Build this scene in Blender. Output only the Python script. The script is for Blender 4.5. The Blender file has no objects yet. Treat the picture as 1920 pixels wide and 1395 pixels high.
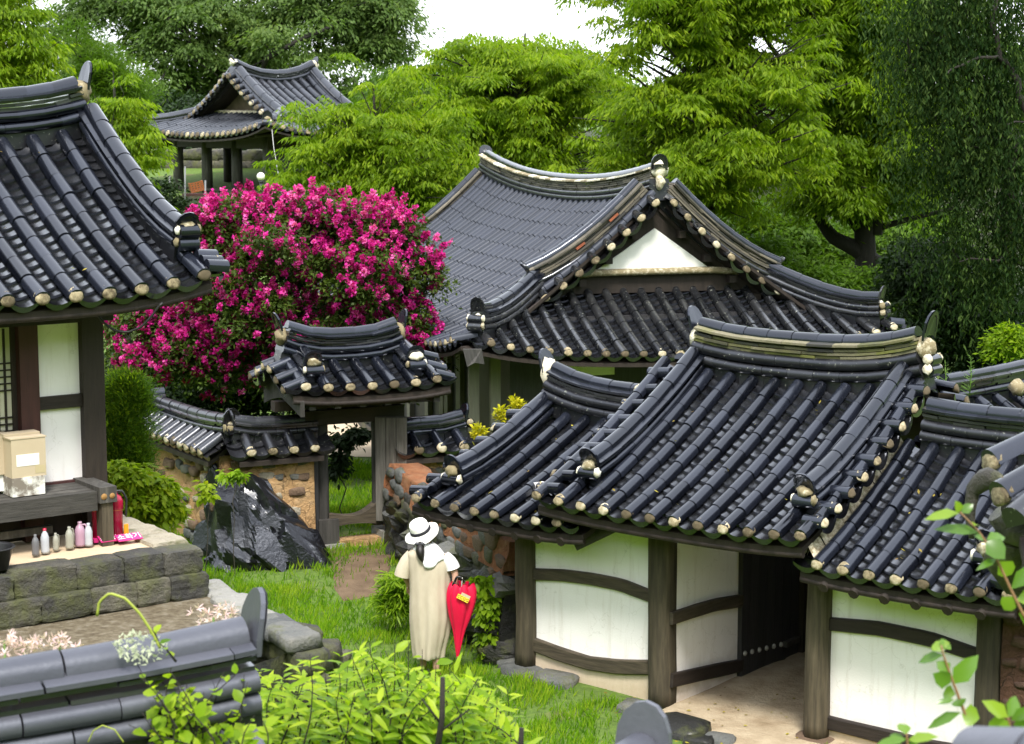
import bpy, math, random
import numpy as np
from mathutils import Matrix, Vector, noise

random.seed(11)
rng = np.random.default_rng(11)
R = math.radians
scene = bpy.context.scene
COL = scene.collection

# ------------------------------------------------------------------ camera
FPX, HOR, HC = 3600.0, 210.0, 5.6            # focal length in photo pixels, horizon row, eye height above the grass
PITCH = math.atan((697.5 - HOR) / FPX)
CP, SP = math.cos(PITCH), math.sin(PITCH)
cam_data = bpy.data.cameras.new('camera')
cam_data.sensor_width = 36.0
cam_data.lens = FPX / 1920 * 36.0
cam_data.clip_start, cam_data.clip_end = 0.1, 2000
cam_data.dof.use_dof = True
cam_data.dof.focus_distance = 19.5
cam_data.dof.aperture_fstop = 5.0
cam = bpy.data.objects.new('camera', cam_data)
COL.objects.link(cam)
cam.location = (0, 0, HC)
cam.rotation_euler = (math.pi / 2 - PITCH, 0, 0)
scene.camera = cam

# ------------------------------------------------------------------ sky, sun, exposure
SUN_EL, SUN_AZ = R(56), R(178)               # azimuth clockwise from +Y
world = bpy.data.worlds.new('World')
scene.world = world
world.use_nodes = True
wn, wl = world.node_tree.nodes, world.node_tree.links
wn.clear()
w_out = wn.new('ShaderNodeOutputWorld')
w_bg = wn.new('ShaderNodeBackground')
w_sky = wn.new('ShaderNodeTexSky')
w_sky.sky_type = 'NISHITA'
w_sky.sun_disc = False
w_sky.sun_elevation = SUN_EL
w_sky.sun_rotation = SUN_AZ
w_sky.air_density, w_sky.dust_density, w_sky.ozone_density = 1.0, 3.0, 1.0
w_mix = wn.new('ShaderNodeMix'); w_mix.data_type = 'RGBA'
w_mix.inputs[0].default_value = 0.72          # even white cloud deck over most of the sky
w_mix.inputs[7].default_value = (8.2, 8.5, 8.9, 1)
wl.new(w_sky.outputs[0], w_mix.inputs[6])
wl.new(w_mix.outputs[2], w_bg.inputs[0])
w_bg.inputs[1].default_value = 0.10
wl.new(w_bg.outputs[0], w_out.inputs[0])

sun_data = bpy.data.lights.new('sun', 'SUN')
sun_data.energy = 1.5
sun_data.angle = R(12)
sun_data.color = (1.0, 0.955, 0.88)
sun = bpy.data.objects.new('sun', sun_data)
COL.objects.link(sun)
_sd = Vector((math.sin(SUN_AZ) * math.cos(SUN_EL), math.cos(SUN_AZ) * math.cos(SUN_EL), math.sin(SUN_EL)))
sun.rotation_euler = _sd.to_track_quat('Z', 'Y').to_euler()
sun.location = _sd * 60

scene.view_settings.view_transform = 'Standard'
scene.view_settings.look = 'None'
scene.view_settings.exposure = 1.8
scene.view_settings.gamma = 1
scene.render.engine = 'CYCLES'
scene.cycles.max_bounces = 6
scene.cycles.diffuse_bounces = 3
scene.cycles.glossy_bounces = 2
scene.cycles.transmission_bounces = 4
scene.cycles.transparent_max_bounces = 4
scene.cycles.caustics_reflective = False
scene.cycles.caustics_refractive = False
scene.cycles.use_denoising = True

# ------------------------------------------------------------------ measuring helpers (photo pixels at a chosen real distance)
def ray(x, y):
    a, b = (x - 960) / FPX, (697.5 - y) / FPX
    return Vector((a, CP + b * SP, -SP + b * CP))
EYE = Vector((0, 0, HC))
def at_z(x, y, z):
    r = ray(x, y); return EYE + r * ((z - HC) / r.z)
def at_y(x, y, Y):
    r = ray(x, y); return EYE + r * (Y / r.y)
def depth_of(P):
    return P[1] * CP - (P[2] - HC) * SP
def project(P):
    d = P[1] * CP - (P[2] - HC) * SP
    return 960 + FPX * P[0] / d, 697.5 - FPX * (P[1] * SP + (P[2] - HC) * CP) / d, d

class Frame:
    """u along the ridge to the right, v out of the front towards the viewer, z up"""
    def __init__(s, x0, y0, yaw, z0=0.0):
        s.x0, s.y0, s.z0 = x0, y0, z0
        s.c, s.s = math.cos(R(yaw)), math.sin(R(yaw))
        s.eu, s.ev = Vector((s.c, s.s, 0)), Vector((s.s, -s.c, 0))
    def __call__(s, u, v, z):
        return Vector((s.x0 + u * s.c + v * s.s, s.y0 + u * s.s - v * s.c, s.z0 + z))
    def mat(s, u=0, v=0, z=0):
        m = Matrix((( s.c, s.s, 0, 0), (s.s, -s.c, 0, 0), (0, 0, 1, 0), (0, 0, 0, 1)))
        m = Matrix(((s.c, -s.s, 0, 0), (s.s, s.c, 0, 0), (0, 0, 1, 0), (0, 0, 0, 1)))
        p = s(u, v, z)
        return Matrix.Translation(p) @ m
    def uv(s, P):
        dx, dy = P[0] - s.x0, P[1] - s.y0
        return dx * s.c + dy * s.s, dx * s.s - dy * s.c
    def on_v(s, x, y, v):
        """(u, z) where the sight line through pixel x, y meets the vertical plane v"""
        r = ray(x, y); P0 = EYE
        n = s.ev; t = (v - ((P0.x - s.x0) * s.s - (P0.y - s.y0) * s.c)) / (r.x * s.s - r.y * s.c)
        P = P0 + r * t
        return s.uv(P)[0], P.z - s.z0
    def on_u(s, x, y, u):
        r = ray(x, y); t = (u - ((EYE.x - s.x0) * s.c + (EYE.y - s.y0) * s.s)) / (r.x * s.c + r.y * s.s)
        P = EYE + r * t
        return s.uv(P)[1], P.z - s.z0

# ------------------------------------------------------------------ object helpers
WM = {}
def link(o, parent=None, W=None):
    COL.objects.link(o)
    W = W if W is not None else Matrix.Identity(4)
    WM[o.name] = W.copy()
    if parent is not None:
        o.parent = parent
        o.matrix_parent_inverse = WM[parent.name].inverted()
    o.matrix_basis = W
    return o
def thing(name, label, cat, loc=(0, 0, 0), yaw=0, group=None):
    o = bpy.data.objects.new(name, None)
    o.empty_display_size = 0.2
    link(o, None, Matrix.Translation(Vector(loc)) @ Matrix.Rotation(R(yaw), 4, 'Z'))
    return tag(o, label, cat, group)
def tag(o, label=None, cat=None, group=None, kind=None):
    if label: o['label'] = label
    if cat: o['category'] = cat
    if group: o['group'] = group
    if kind: o['kind'] = kind
    return o
def obj(name, me, parent=None, mat=None, W=None, label=None, kind=None):
    if mat is not None and len(me.materials) == 0:
        me.materials.append(mat)
    o = bpy.data.objects.new(name, me)
    link(o, parent, W)
    if label: o['label'] = label
    if kind: o['kind'] = kind
    return o
def mesh(name, V, F, smooth=False, mat=None):
    me = bpy.data.meshes.new(name)
    me.from_pydata([tuple(v) for v in V], [], F)
    if smooth is True:
        me.polygons.foreach_set('use_smooth', [True] * len(me.polygons))
    elif smooth:
        me.polygons.foreach_set('use_smooth', smooth)
    if mat: me.materials.append(mat)
    me.update()
    return me
def mesh_np(name, V, loops, totals, smooth=None, mats=None, matidx=None, rnd=None):
    V = np.asarray(V, np.float32); loops = np.asarray(loops, np.int32); totals = np.asarray(totals, np.int32)
    me = bpy.data.meshes.new(name)
    me.vertices.add(len(V)); me.vertices.foreach_set('co', V.ravel())
    me.loops.add(len(loops)); me.loops.foreach_set('vertex_index', loops)
    me.polygons.add(len(totals))
    me.polygons.foreach_set('loop_start', np.concatenate([[0], np.cumsum(totals)[:-1]]).astype(np.int32))
    if smooth is not None: me.polygons.foreach_set('use_smooth', np.asarray(smooth, bool))
    for m in (mats or []): me.materials.append(m)
    if matidx is not None: me.polygons.foreach_set('material_index', np.asarray(matidx, np.int32))
    if rnd is not None:
        at = me.attributes.new('rnd', 'FLOAT', 'POINT'); at.data.foreach_set('value', np.asarray(rnd, np.float32))
    me.update(calc_edges=True)
    return me
class MB:
    """collects simple shapes into one mesh"""
    def __init__(s): s.V, s.F, s.S = [], [], []
    def add(s, V, F, smooth=False):
        n = len(s.V); s.V += [tuple(v) for v in V]; s.F += [tuple(i + n for i in f) for f in F]
        s.S += [smooth] * len(F) if isinstance(smooth, bool) else list(smooth)
        return s
    def box(s, M, x0, x1, y0, y1, z0, z1):
        V = [M @ Vector(p) for p in ((x0,y0,z0),(x1,y0,z0),(x1,y1,z0),(x0,y1,z0),(x0,y0,z1),(x1,y0,z1),(x1,y1,z1),(x0,y1,z1))]
        return s.add(V, [(0,3,2,1),(4,5,6,7),(0,1,5,4),(1,2,6,5),(2,3,7,6),(3,0,4,7)])
    def tube(s, pts, radii, n=8, cap=True, ref=None, squash=1.0, jit=0.0):
        pts = [Vector(p) for p in pts]
        if not hasattr(radii, '__len__'): radii = [radii] * len(pts)
        V, F, S = [], [], []
        prev = None
        for i, p in enumerate(pts):
            t = (pts[min(i+1, len(pts)-1)] - pts[max(i-1, 0)])
            t = t.normalized() if t.length > 1e-9 else Vector((0,0,1))
            if prev is None:
                a = Vector(ref) if ref else (Vector((0,0,1)) if abs(t.z) < .9 else Vector((1,0,0)))
            else: a = prev
            x = (a - t * a.dot(t)).normalized(); y = t.cross(x); prev = x
            for k in range(n):
                th = 2*math.pi*k/n
                r = radii[i] * (1 + jit * (random.random() - .5))
                V.append(p + x*math.cos(th)*r + y*math.sin(th)*r*squash)
        for i in range(len(pts)-1):
            for k in range(n):
                F.append((i*n+k, i*n+(k+1)%n, (i+1)*n+(k+1)%n, (i+1)*n+k)); S.append(True)
        if cap:
            F.append(tuple(range(n-1, -1, -1))); S.append(False)
            F.append(tuple((len(pts)-1)*n+k for k in range(n))); S.append(False)
        return s.add(V, F, S)
    def lathe(s, M, prof, n=16):
        V, F = [], []
        for (r, z) in prof:
            for k in range(n):
                th = 2*math.pi*k/n; V.append(M @ Vector((r*math.cos(th), r*math.sin(th), z)))
        for i in range(len(prof)-1):
            for k in range(n):
                F.append((i*n+k, i*n+(k+1)%n, (i+1)*n+(k+1)%n, (i+1)*n+k))
        return s.add(V, F, True)
    def mesh(s, name, mat=None): return mesh(name, s.V, s.F, s.S, mat)
    def build(s, name, mat, parent=None, W=None, label=None, kind=None):
        return obj(name, s.mesh(name), parent, mat, W, label, kind)

def nz(p, sc=1.0, oct=3):
    return noise.fractal(Vector(p) * sc, 1.0, 2.0, oct)

_cache = {}
def arrays(me):
    if me.name not in _cache:
        n = len(me.vertices); V = np.empty(n*3, np.float32); me.vertices.foreach_get('co', V)
        L = np.empty(len(me.loops), np.int32); me.loops.foreach_get('vertex_index', L)
        T = np.empty(len(me.polygons), np.int32); me.polygons.foreach_get('loop_total', T)
        S = np.empty(len(me.polygons), bool); me.polygons.foreach_get('use_smooth', S)
        _cache[me.name] = (V.reshape(-1, 3), L, T, S)
    return _cache[me.name]

class Bag:
    """alike pieces of one thing: the largest in view become objects that share mesh data, the rest one 'stuff' mesh"""
    def __init__(s, parent, name, mat, limit=300):
        s.parent, s.name, s.mat, s.limit, s.items = parent, name, mat, limit, []
    def add(s, me, W, vis=True, parent=None):
        s.items.append((me, W, vis, parent))
    def flush(s):
        sc = []
        for it in s.items:
            x, y, d = project(it[1].translation)
            ok = it[2] and -40 < x < 1960 and -40 < y < 1435
            sc.append(1.0 / d if ok else -1)
        order = sorted(range(len(s.items)), key=lambda i: -sc[i])
        rest = []
        for k, i in enumerate(order):
            me, W, vis, par = s.items[i]
            if k < s.limit and sc[i] > 0:
                if len(me.materials) == 0: me.materials.append(s.mat)
                obj(s.name, me, par or s.parent, None, W)
            else: rest.append((me, W))
        if rest:
            Vs, Ls, Ts, Ss, Rn, n = [], [], [], [], [], 0
            for me, W in rest:
                V, L, T, S = arrays(me)
                M = np.array(W, np.float32)
                Vs.append(V @ M[:3, :3].T + M[:3, 3]); Ls.append(L + n); Ts.append(T); Ss.append(S); n += len(V)
                Rn.append(np.full(len(V), random.random()))
            me = mesh_np(s.name + '_mass', np.concatenate(Vs), np.concatenate(Ls), np.concatenate(Ts), np.concatenate(Ss), [s.mat], None, np.concatenate(Rn))
            obj(s.name + '_field', me, s.parent, None, None, None, 'stuff')
        s.items = []

# ------------------------------------------------------------------ materials
def nmat(name):
    m = bpy.data.materials.new(name); m.use_nodes = True
    nt = m.node_tree; nt.nodes.clear()
    out = nt.nodes.new('ShaderNodeOutputMaterial'); b = nt.nodes.new('ShaderNodeBsdfPrincipled')
    nt.links.new(b.outputs[0], out.inputs[0])
    return m, nt, b, out
def N(nt, t, **kw):
    n = nt.nodes.new(t)
    for k, v in kw.items(): setattr(n, k, v)
    return n
def ramp(nt, fac, stops):
    r = N(nt, 'ShaderNodeValToRGB')
    el = r.color_ramp.elements
    el[0].position, el[0].color = stops[0][0], (*stops[0][1], 1)
    el[1].position, el[1].color = stops[-1][0], (*stops[-1][1], 1)
    for p, c in stops[1:-1]:
        e = el.new(p); e.color = (*c, 1)
    nt.links.new(fac, r.inputs[0])
    return r.outputs[0]
def coord(nt, scale=(1, 1, 1), world=True):
    if world:
        g = N(nt, 'ShaderNodeNewGeometry'); o = g.outputs['Position']
    else:
        g = N(nt, 'ShaderNodeTexCoord'); o = g.outputs['Object']
    mp = N(nt, 'ShaderNodeMapping'); mp.inputs['Scale'].default_value = scale
    nt.links.new(o, mp.inputs[0]); return mp.outputs[0]
def noise_n(nt, vec, scale, detail=4, rough=.55, dist=0.0):
    n = N(nt, 'ShaderNodeTexNoise')
    n.inputs['Scale'].default_value = scale; n.inputs['Detail'].default_value = detail
    n.inputs['Roughness'].default_value = rough; n.inputs['Distortion'].default_value = dist
    nt.links.new(vec, n.inputs['Vector']); return n.outputs[0]
def mixc(nt, fac, a, b, blend='MIX'):
    m = N(nt, 'ShaderNodeMix', data_type='RGBA', blend_type=blend)
    for i, v in ((0, fac), (6, a), (7, b)):
        if isinstance(v, (int, float)): m.inputs[i].default_value = v
        elif isinstance(v, tuple): m.inputs[i].default_value = (*v, 1)
        else: nt.links.new(v, m.inputs[i])
    return m.outputs[2]
def mth(nt, op, a, b=None):
    m = N(nt, 'ShaderNodeMath', operation=op)
    for i, v in ((0, a), (1, b)):
        if v is None: continue
        if isinstance(v, (int, float)): m.inputs[i].default_value = v
        else: nt.links.new(v, m.inputs[i])
    return m.outputs[0]
def bump(nt, b, h, strength=.3, dist=.02):
    n = N(nt, 'ShaderNodeBump'); n.inputs['Strength'].default_value = strength; n.inputs['Distance'].default_value = dist
    nt.links.new(h, n.inputs['Height']); nt.links.new(n.outputs[0], b.inputs['Normal'])
def rnd_n(nt):
    """one random number per piece, for single objects and for joined pieces alike"""
    o = N(nt, 'ShaderNodeObjectInfo'); a = N(nt, 'ShaderNodeAttribute', attribute_name='rnd')
    return mth(nt, 'FRACT', mth(nt, 'ADD', o.outputs['Random'], a.outputs['Fac']))

def mat_tile(name, dark, light, rough=(.2, .42), wet=.35, lichen=0.0, bs=.14, bd=.005, bsc=42, spec=.55):
    m, nt, b, _ = nmat(name)
    r = rnd_n(nt); v = coord(nt)
    n1 = noise_n(nt, v, 2.3, 4); n2 = noise_n(nt, v, bsc, 6, .65)
    f = mth(nt, 'ADD', mth(nt, 'MULTIPLY', mth(nt, 'POWER', r, 1.6), .7), mth(nt, 'MULTIPLY', n1, .45))
    c = ramp(nt, f, [(.15, dark), (.95, light)])
    c = mixc(nt, mth(nt, 'MULTIPLY', n2, .5), c, tuple(x * .55 for x in dark))
    if lichen:
        n3 = noise_n(nt, v, 26, 3, .7)
        k = ramp(nt, n3, [(.66 - lichen * .1, (0, 0, 0)), (.70 - lichen * .1, (1, 1, 1))])
        c = mixc(nt, mth(nt, 'MULTIPLY', k, .55), c, (.30, .31, .26))
    nt.links.new(c, b.inputs['Base Color'])
    rr = N(nt, 'ShaderNodeMapRange'); rr.inputs[3].default_value, rr.inputs[4].default_value = rough
    nt.links.new(mth(nt, 'ADD', mth(nt, 'MULTIPLY', n1, .6), mth(nt, 'MULTIPLY', r, .4)), rr.inputs[0])
    nt.links.new(rr.outputs[0], b.inputs['Roughness'])
    b.inputs['Coat Weight'].default_value = wet; b.inputs['Coat Roughness'].default_value = .12; b.inputs['Coat IOR'].default_value = 1.5
    b.inputs['Specular IOR Level'].default_value = spec; b.inputs['Specular Tint'].default_value = (.80, .86, 1.0, 1)
    bump(nt, b, n2, bs, bd)
    return m
def mat_plain(name, stops, scale=6, rough=.75, bstr=.3, bdist=.01, detail=5, stretch=(1, 1, 1), bscale=None, spec=.4, world=True):
    m, nt, b, _ = nmat(name)
    v = coord(nt, stretch, world); n1 = noise_n(nt, v, scale, detail, .6)
    f = mth(nt, 'ADD', mth(nt, 'MULTIPLY', n1, .8), mth(nt, 'MULTIPLY', rnd_n(nt), .2))
    nt.links.new(ramp(nt, f, stops), b.inputs['Base Color'])
    b.inputs['Roughness'].default_value = rough; b.inputs['Specular IOR Level'].default_value = spec
    if bstr: bump(nt, b, noise_n(nt, v, bscale or scale * 4, 5, .65), bstr, bdist)
    return m

M_TILE = mat_tile('roof_tile', (.003, .0036, .006), (.017, .020, .031), (.12, .27), .24)
M_TILE_NEAR = mat_tile('near_cap_tile', (.050, .052, .066), (.105, .108, .130), (.36, .52), .0, .0, .3, .006)
M_TILE_WET = mat_tile('wet_pan_tile', (.004, .004, .005), (.022, .023, .026), (.07, .26), .75, 0.0, .10, .004, 30, 1.0)
M_TILE_FAR = mat_tile('hall_roof_tile', (.010, .012, .018), (.027, .031, .045), (.48, .62), .03)
M_TILE_OLD = mat_tile('roof_tile_weathered', (.010, .011, .013), (.030, .030, .031), (.18, .36), .5, .25)
M_TILE_DRK = mat_tile('roof_tile_dark', (.008, .008, .010), (.022, .022, .025), (.3, .5), .25, .2)
M_SLAB = mat_tile('ridge_slab', (.008, .009, .012), (.048, .048, .052), (.2, .4), .6)
def mat_moss():
    m, nt, b, _ = nmat('mossy_ridge_slab')
    r = rnd_n(nt); v = coord(nt); n1 = noise_n(nt, v, 3.1, 4); n2 = noise_n(nt, v, 30, 4, .7)
    f = mth(nt, 'ADD', mth(nt, 'MULTIPLY', r, .65), mth(nt, 'MULTIPLY', n1, .4))
    c = ramp(nt, f, [(.2, (.03, .03, .03)), (.38, (.15, .145, .05)), (.55, (.26, .235, .15)), (.7, (.17, .18, .025)), (.88, (.05, .05, .045))])
    c = mixc(nt, mth(nt, 'MULTIPLY', n2, .8), c, (.03, .03, .022))
    nt.links.new(c, b.inputs['Base Color']); b.inputs['Roughness'].default_value = .75
    bump(nt, b, n2, .5, .01); return m
M_MOSS = mat_moss()
def mat_hallslab():
    m, nt, b, _ = nmat('brown_ridge_slab')
    r = rnd_n(nt); v = coord(nt); n2 = noise_n(nt, v, 30, 4, .7)
    c = ramp(nt, mth(nt, 'ADD', mth(nt, 'MULTIPLY', r, .75), mth(nt, 'MULTIPLY', n2, .3)), [(.15, (.03, .03, .03)), (.5, (.10, .088, .066)), (.75, (.16, .14, .105)), (.9, (.06, .055, .045))])
    nt.links.new(c, b.inputs['Base Color']); b.inputs['Roughness'].default_value = .7
    bump(nt, b, n2, .5, .01); return m
M_HSLAB = mat_hallslab()
M_TERRA = mat_plain('terracotta_slab', [(.2, (.22, .06, .03)), (.8, (.32, .11, .05))], 12, .7)
def mat_plug(name, a, bcol, c2):
    m, nt, b, _ = nmat(name)
    v = coord(nt); n1 = noise_n(nt, v, 18, 6, .75); r = rnd_n(nt)
    f = mth(nt, 'ADD', mth(nt, 'MULTIPLY', n1, .85), mth(nt, 'MULTIPLY', r, .42))
    nt.links.new(ramp(nt, f, [(.34, a), (.54, bcol), (.74, c2)]), b.inputs['Base Color'])
    b.inputs['Roughness'].default_value = .85; bump(nt, b, noise_n(nt, v, 60, 4, .7), .6, .01)
    return m
M_PLUG = mat_plug('lime_plaster_plug', (.58, .53, .40), (.34, .28, .17), (.09, .068, .038))
M_LIME = mat_plug('lime_plaster', (.86, .84, .77), (.74, .68, .52), (.22, .18, .10))
def mat_wall(name, top, low, stain):
    m, nt, b, _ = nmat(name)
    v = coord(nt); n1 = noise_n(nt, v, 1.6, 5, .6); n2 = noise_n(nt, v, 60, 4, .6)
    c = ramp(nt, n1, [(.3, top), (.7, low)])
    s = ramp(nt, noise_n(nt, coord(nt, (5, 5, .5)), 2.0, 6, .7), [(.53, (0, 0, 0)), (.72, (1, 1, 1))])
    c = mixc(nt, mth(nt, 'MULTIPLY', s, .34), c, stain)
    # mud splash along the foot and hairline cracks
    g = N(nt, 'ShaderNodeNewGeometry'); sp = N(nt, 'ShaderNodeSeparateXYZ'); nt.links.new(g.outputs['Position'], sp.inputs[0])
    foot = N(nt, 'ShaderNodeMapRange'); foot.inputs[1].default_value, foot.inputs[2].default_value, foot.inputs[3].default_value, foot.inputs[4].default_value = -.05, .34, 1.0, 0.0
    nt.links.new(mth(nt, 'ADD', sp.outputs['Z'], mth(nt, 'MULTIPLY', mth(nt, 'SUBTRACT', noise_n(nt, v, 7, 6, .7), .5), .55)), foot.inputs[0])
    c = mixc(nt, mth(nt, 'MULTIPLY', foot.outputs[0], .6), c, (.40, .30, .19))
    vo = N(nt, 'ShaderNodeTexVoronoi', feature='DISTANCE_TO_EDGE'); vo.inputs['Scale'].default_value = 1.7
    nz_ = N(nt, 'ShaderNodeTexNoise'); nz_.inputs['Scale'].default_value = 2.5; nz_.inputs['Detail'].default_value = 6; nt.links.new(v, nz_.inputs['Vector'])
    wv = N(nt, 'ShaderNodeVectorMath', operation='MULTIPLY_ADD'); wv.inputs[1].default_value = (.9, .9, .9); nt.links.new(nz_.outputs[1], wv.inputs[0]); nt.links.new(v, wv.inputs[2]); nt.links.new(wv.outputs[0], vo.inputs['Vector'])
    ck = ramp(nt, vo.outputs[0], [(.0, (1, 1, 1)), (.006, (0, 0, 0))])
    c = mixc(nt, mth(nt, 'MULTIPLY', ck, mth(nt, 'MULTIPLY', n1, .55)), c, (.30, .27, .21))
    nt.links.new(c, b.inputs['Base Color']); b.inputs['Roughness'].default_value = .9
    bump(nt, b, mth(nt, 'ADD', n2, mth(nt, 'MULTIPLY', n1, 1.5)), .2, .012); return m
M_WHITE = mat_wall('white_lime_wall', (.90, .865, .865), (.84, .80, .79), (.54, .47, .41))
M_GABLE = mat_wall('clean_white_wall', (.86, .86, .84), (.82, .81, .78), (.70, .66, .58))
M_WOODD = mat_plain('dark_timber', [(.2, (.009, .006, .005)), (.8, (.034, .024, .018))], 4, .7, .5, .008, 6, (6, 6, .8), 9)
M_WOODP = mat_plain('weathered_post_timber', [(.25, (.022, .018, .012)), (.5, (.055, .044, .028)), (.8, (.125, .10, .065))], 3.5, .8, .6, .012, 6, (7, 7, .6), 6)
M_WOODG = mat_plain('grey_timber', [(.25, (.020, .019, .017)), (.55, (.055, .051, .046)), (.85, (.14, .13, .115))], 3, .8, .6, .01, 6, (6, 6, .7), 7)
M_WOODR = mat_plain('red_brown_timber', [(.2, (.030, .010, .010)), (.8, (.075, .026, .024))], 4, .6, .4, .008, 6, (6, 6, .6), 8)
M_BLACKD = mat_plain('black_door_wood', [(.2, (.012, .012, .014)), (.8, (.050, .048, .050))], 5, .55, .5, .008, 6, (9, 9, .7), 8)
M_PALEW = mat_plain('pale_post_timber', [(.2, (.16, .155, .12)), (.8, (.27, .26, .20))], 5, .8, .3, .008, 5, (6, 6, .5), 8)
M_WOODL = mat_plain('silvered_plank', [(.25, (.028, .026, .022)), (.5, (.080, .074, .064)), (.85, (.18, .17, .15))], 3.5, .8, .7, .012, 6, (7, 7, .6), 7)
M_DADO = mat_wall('beige_lower_plaster', (.66, .56, .44), (.58, .48, .36), (.40, .31, .21))
M_WOODPH = mat_plain('weathered_rail_timber', [(.25, (.020, .016, .011)), (.5, (.048, .038, .025)), (.8, (.105, .084, .055))], 3.5, .8, .6, .012, 6, (1.0, 1.0, 9), 6)
M_WOODDH = mat_plain('dark_rail_timber', [(.2, (.009, .006, .005)), (.8, (.034, .024, .018))], 4, .7, .5, .008, 6, (1.0, 1.0, 9), 9)
M_WOODGH = mat_plain('grey_plank_timber', [(.25, (.020, .019, .017)), (.55, (.055, .051, .046)), (.85, (.15, .14, .125))], 3, .8, .6, .01, 6, (1.0, 1.0, 9), 7)

# ------------------------------------------------------------------ roof pieces (x down the slope, y across, z out of the roof)
def basis(p, x, z):
    x = x.normalized(); y = z.cross(x).normalized(); z = x.cross(y)
    return Matrix(((x.x, y.x, z.x, p.x), (x.y, y.y, z.y, p.y), (x.z, y.z, z.z, p.z), (0, 0, 0, 1)))
_pm = {}
def piece(key, mat, fn):
    k = (key, mat.name)
    if k not in _pm:
        me = fn(); me.materials.append(mat); _pm[k] = me
    return _pm[k]
def m_cover(r, L, n=8, hk=1.0, gap=.007):
    V, F, S = [], [], []
    for x, q in ((0, .93), (L - gap, 1.0)):
        for k in range(n + 1):
            a = math.pi * k / n
            V.append((x, r * q * math.cos(a), r * q * hk * math.sin(a) + (0 if 0 < k < n else -.02)))
    for k in range(n): F.append((k, k + n + 1, k + n + 2, k + 1)); S.append(True)
    for x, q, rev in ((0, .93, True), (L - gap, 1.0, False)):
        b = len(V)
        for k in range(n + 1):
            a = math.pi * k / n
            V.append((x, r * q * math.cos(a), r * q * hk * math.sin(a) + (0 if 0 < k < n else -.02)))
        f = tuple(range(b, b + n + 1)); F.append(f if not rev else f[::-1]); S.append(False)
    return mesh('cover_tile', V, F, S)
def m_pan(w, L, sag, lip=.02, n=6):
    V, F, S = [], [], []
    for x, dz in ((0, -.010), (L, .016)):
        for k in range(n + 1):
            y = w * (k / n - .5); V.append((x, y, -sag * (1 - (2 * y / w) ** 2) + dz))
    for k in range(n): F.append((k, k + n + 1, k + n + 2, k + 1)); S.append(True)
    b = len(V)
    for dz in (.016, .016 - lip):
        for k in range(n + 1):
            y = w * (k / n - .5); V.append((L + (.004 if dz < .01 else 0), y, -sag * (1 - (2 * y / w) ** 2) + dz - (lip * .6 * (1 - (2 * y / w) ** 2) if dz < .01 and lip > .03 else 0)))
    for k in range(n): F.append((b + k, b + k + n + 1, b + k + n + 2, b + k + 1)); S.append(False)
    return mesh('pan_tile', V, F, S)
def m_plug(r, v=0, n=9, bulge=.016):
    """lime plug in the mouth of a tile: a rough half disc that leans out at the bottom"""
    rd = random.Random(v * 31 + 7)
    out = [(math.cos(math.pi * k / n), math.sin(math.pi * k / n)) for k in range(n + 1)] + [(-.72, -.42), (-.3, -.58), (.2, -.60), (.68, -.45)]
    m = len(out); V, F = [], []
    for q, x in ((.96, -.035), (.90, bulge * .4), (.5, bulge)):
        for y, z in out:
            a = r * q * rd.uniform(.92, 1.04); zz = z * a; V.append((x - .42 * zz + rd.uniform(-.004, .004), y * a, zz))
    V.append((bulge * 1.05, 0, 0))
    for j in range(2):
        for k in range(m): F.append((j*m+k, (j+1)*m+k, (j+1)*m+(k+1) % m, j*m+(k+1) % m))
    for k in range(m): F.append((2*m+k, len(V)-1, 2*m+(k+1) % m))
    return mesh('plaster_plug', V, F, True)
def m_side(L, w, h, n=5, gap=.006):
    """round-sided course: horizontal tiles laid along both flanks of a ridge"""
    prof = [(-w/2 + .3*h - h*.5*math.sin(math.pi*k/n)*1.0, h*(.5 - .5*math.cos(math.pi*k/n))) for k in range(n+1)]
    prof = prof + [(-y, z) for y, z in prof[::-1]]
    m = len(prof); V, F, S = [], [], []
    for x in (0, L - gap):
        V += [(x, y, z) for y, z in prof]
    for k in range(m): F.append((k, (k+1) % m, m + (k+1) % m, m + k)); S.append(True)
    b = len(V)
    for x in (0, L - gap): V += [(x, y, z) for y, z in prof]
    F.append(tuple(range(b, b+m))[::-1]); F.append(tuple(range(b+m, b+2*m))); S += [False, False]
    return mesh('ridge_side_tile', V, [f[::-1] for f in F], S)
def m_slab(L, w, t, slope=0.0, gap=.006):
    y = w / 2
    V = []
    for x in (0, L - gap):
        V += [(x, -y, -slope), (x, 0, 0), (x, y, -slope), (x, y, t - slope), (x, 0, t), (x, -y, t - slope)]
    F = [(0,1,4,5), (1,2,3,4), (6,11,10,7), (7,10,9,8), (5,4,10,11), (4,3,9,10), (0,6,7,1), (1,7,8,2), (0,5,11,6), (2,8,9,3)]
    return mesh('ridge_slab', V, F, False)
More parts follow.
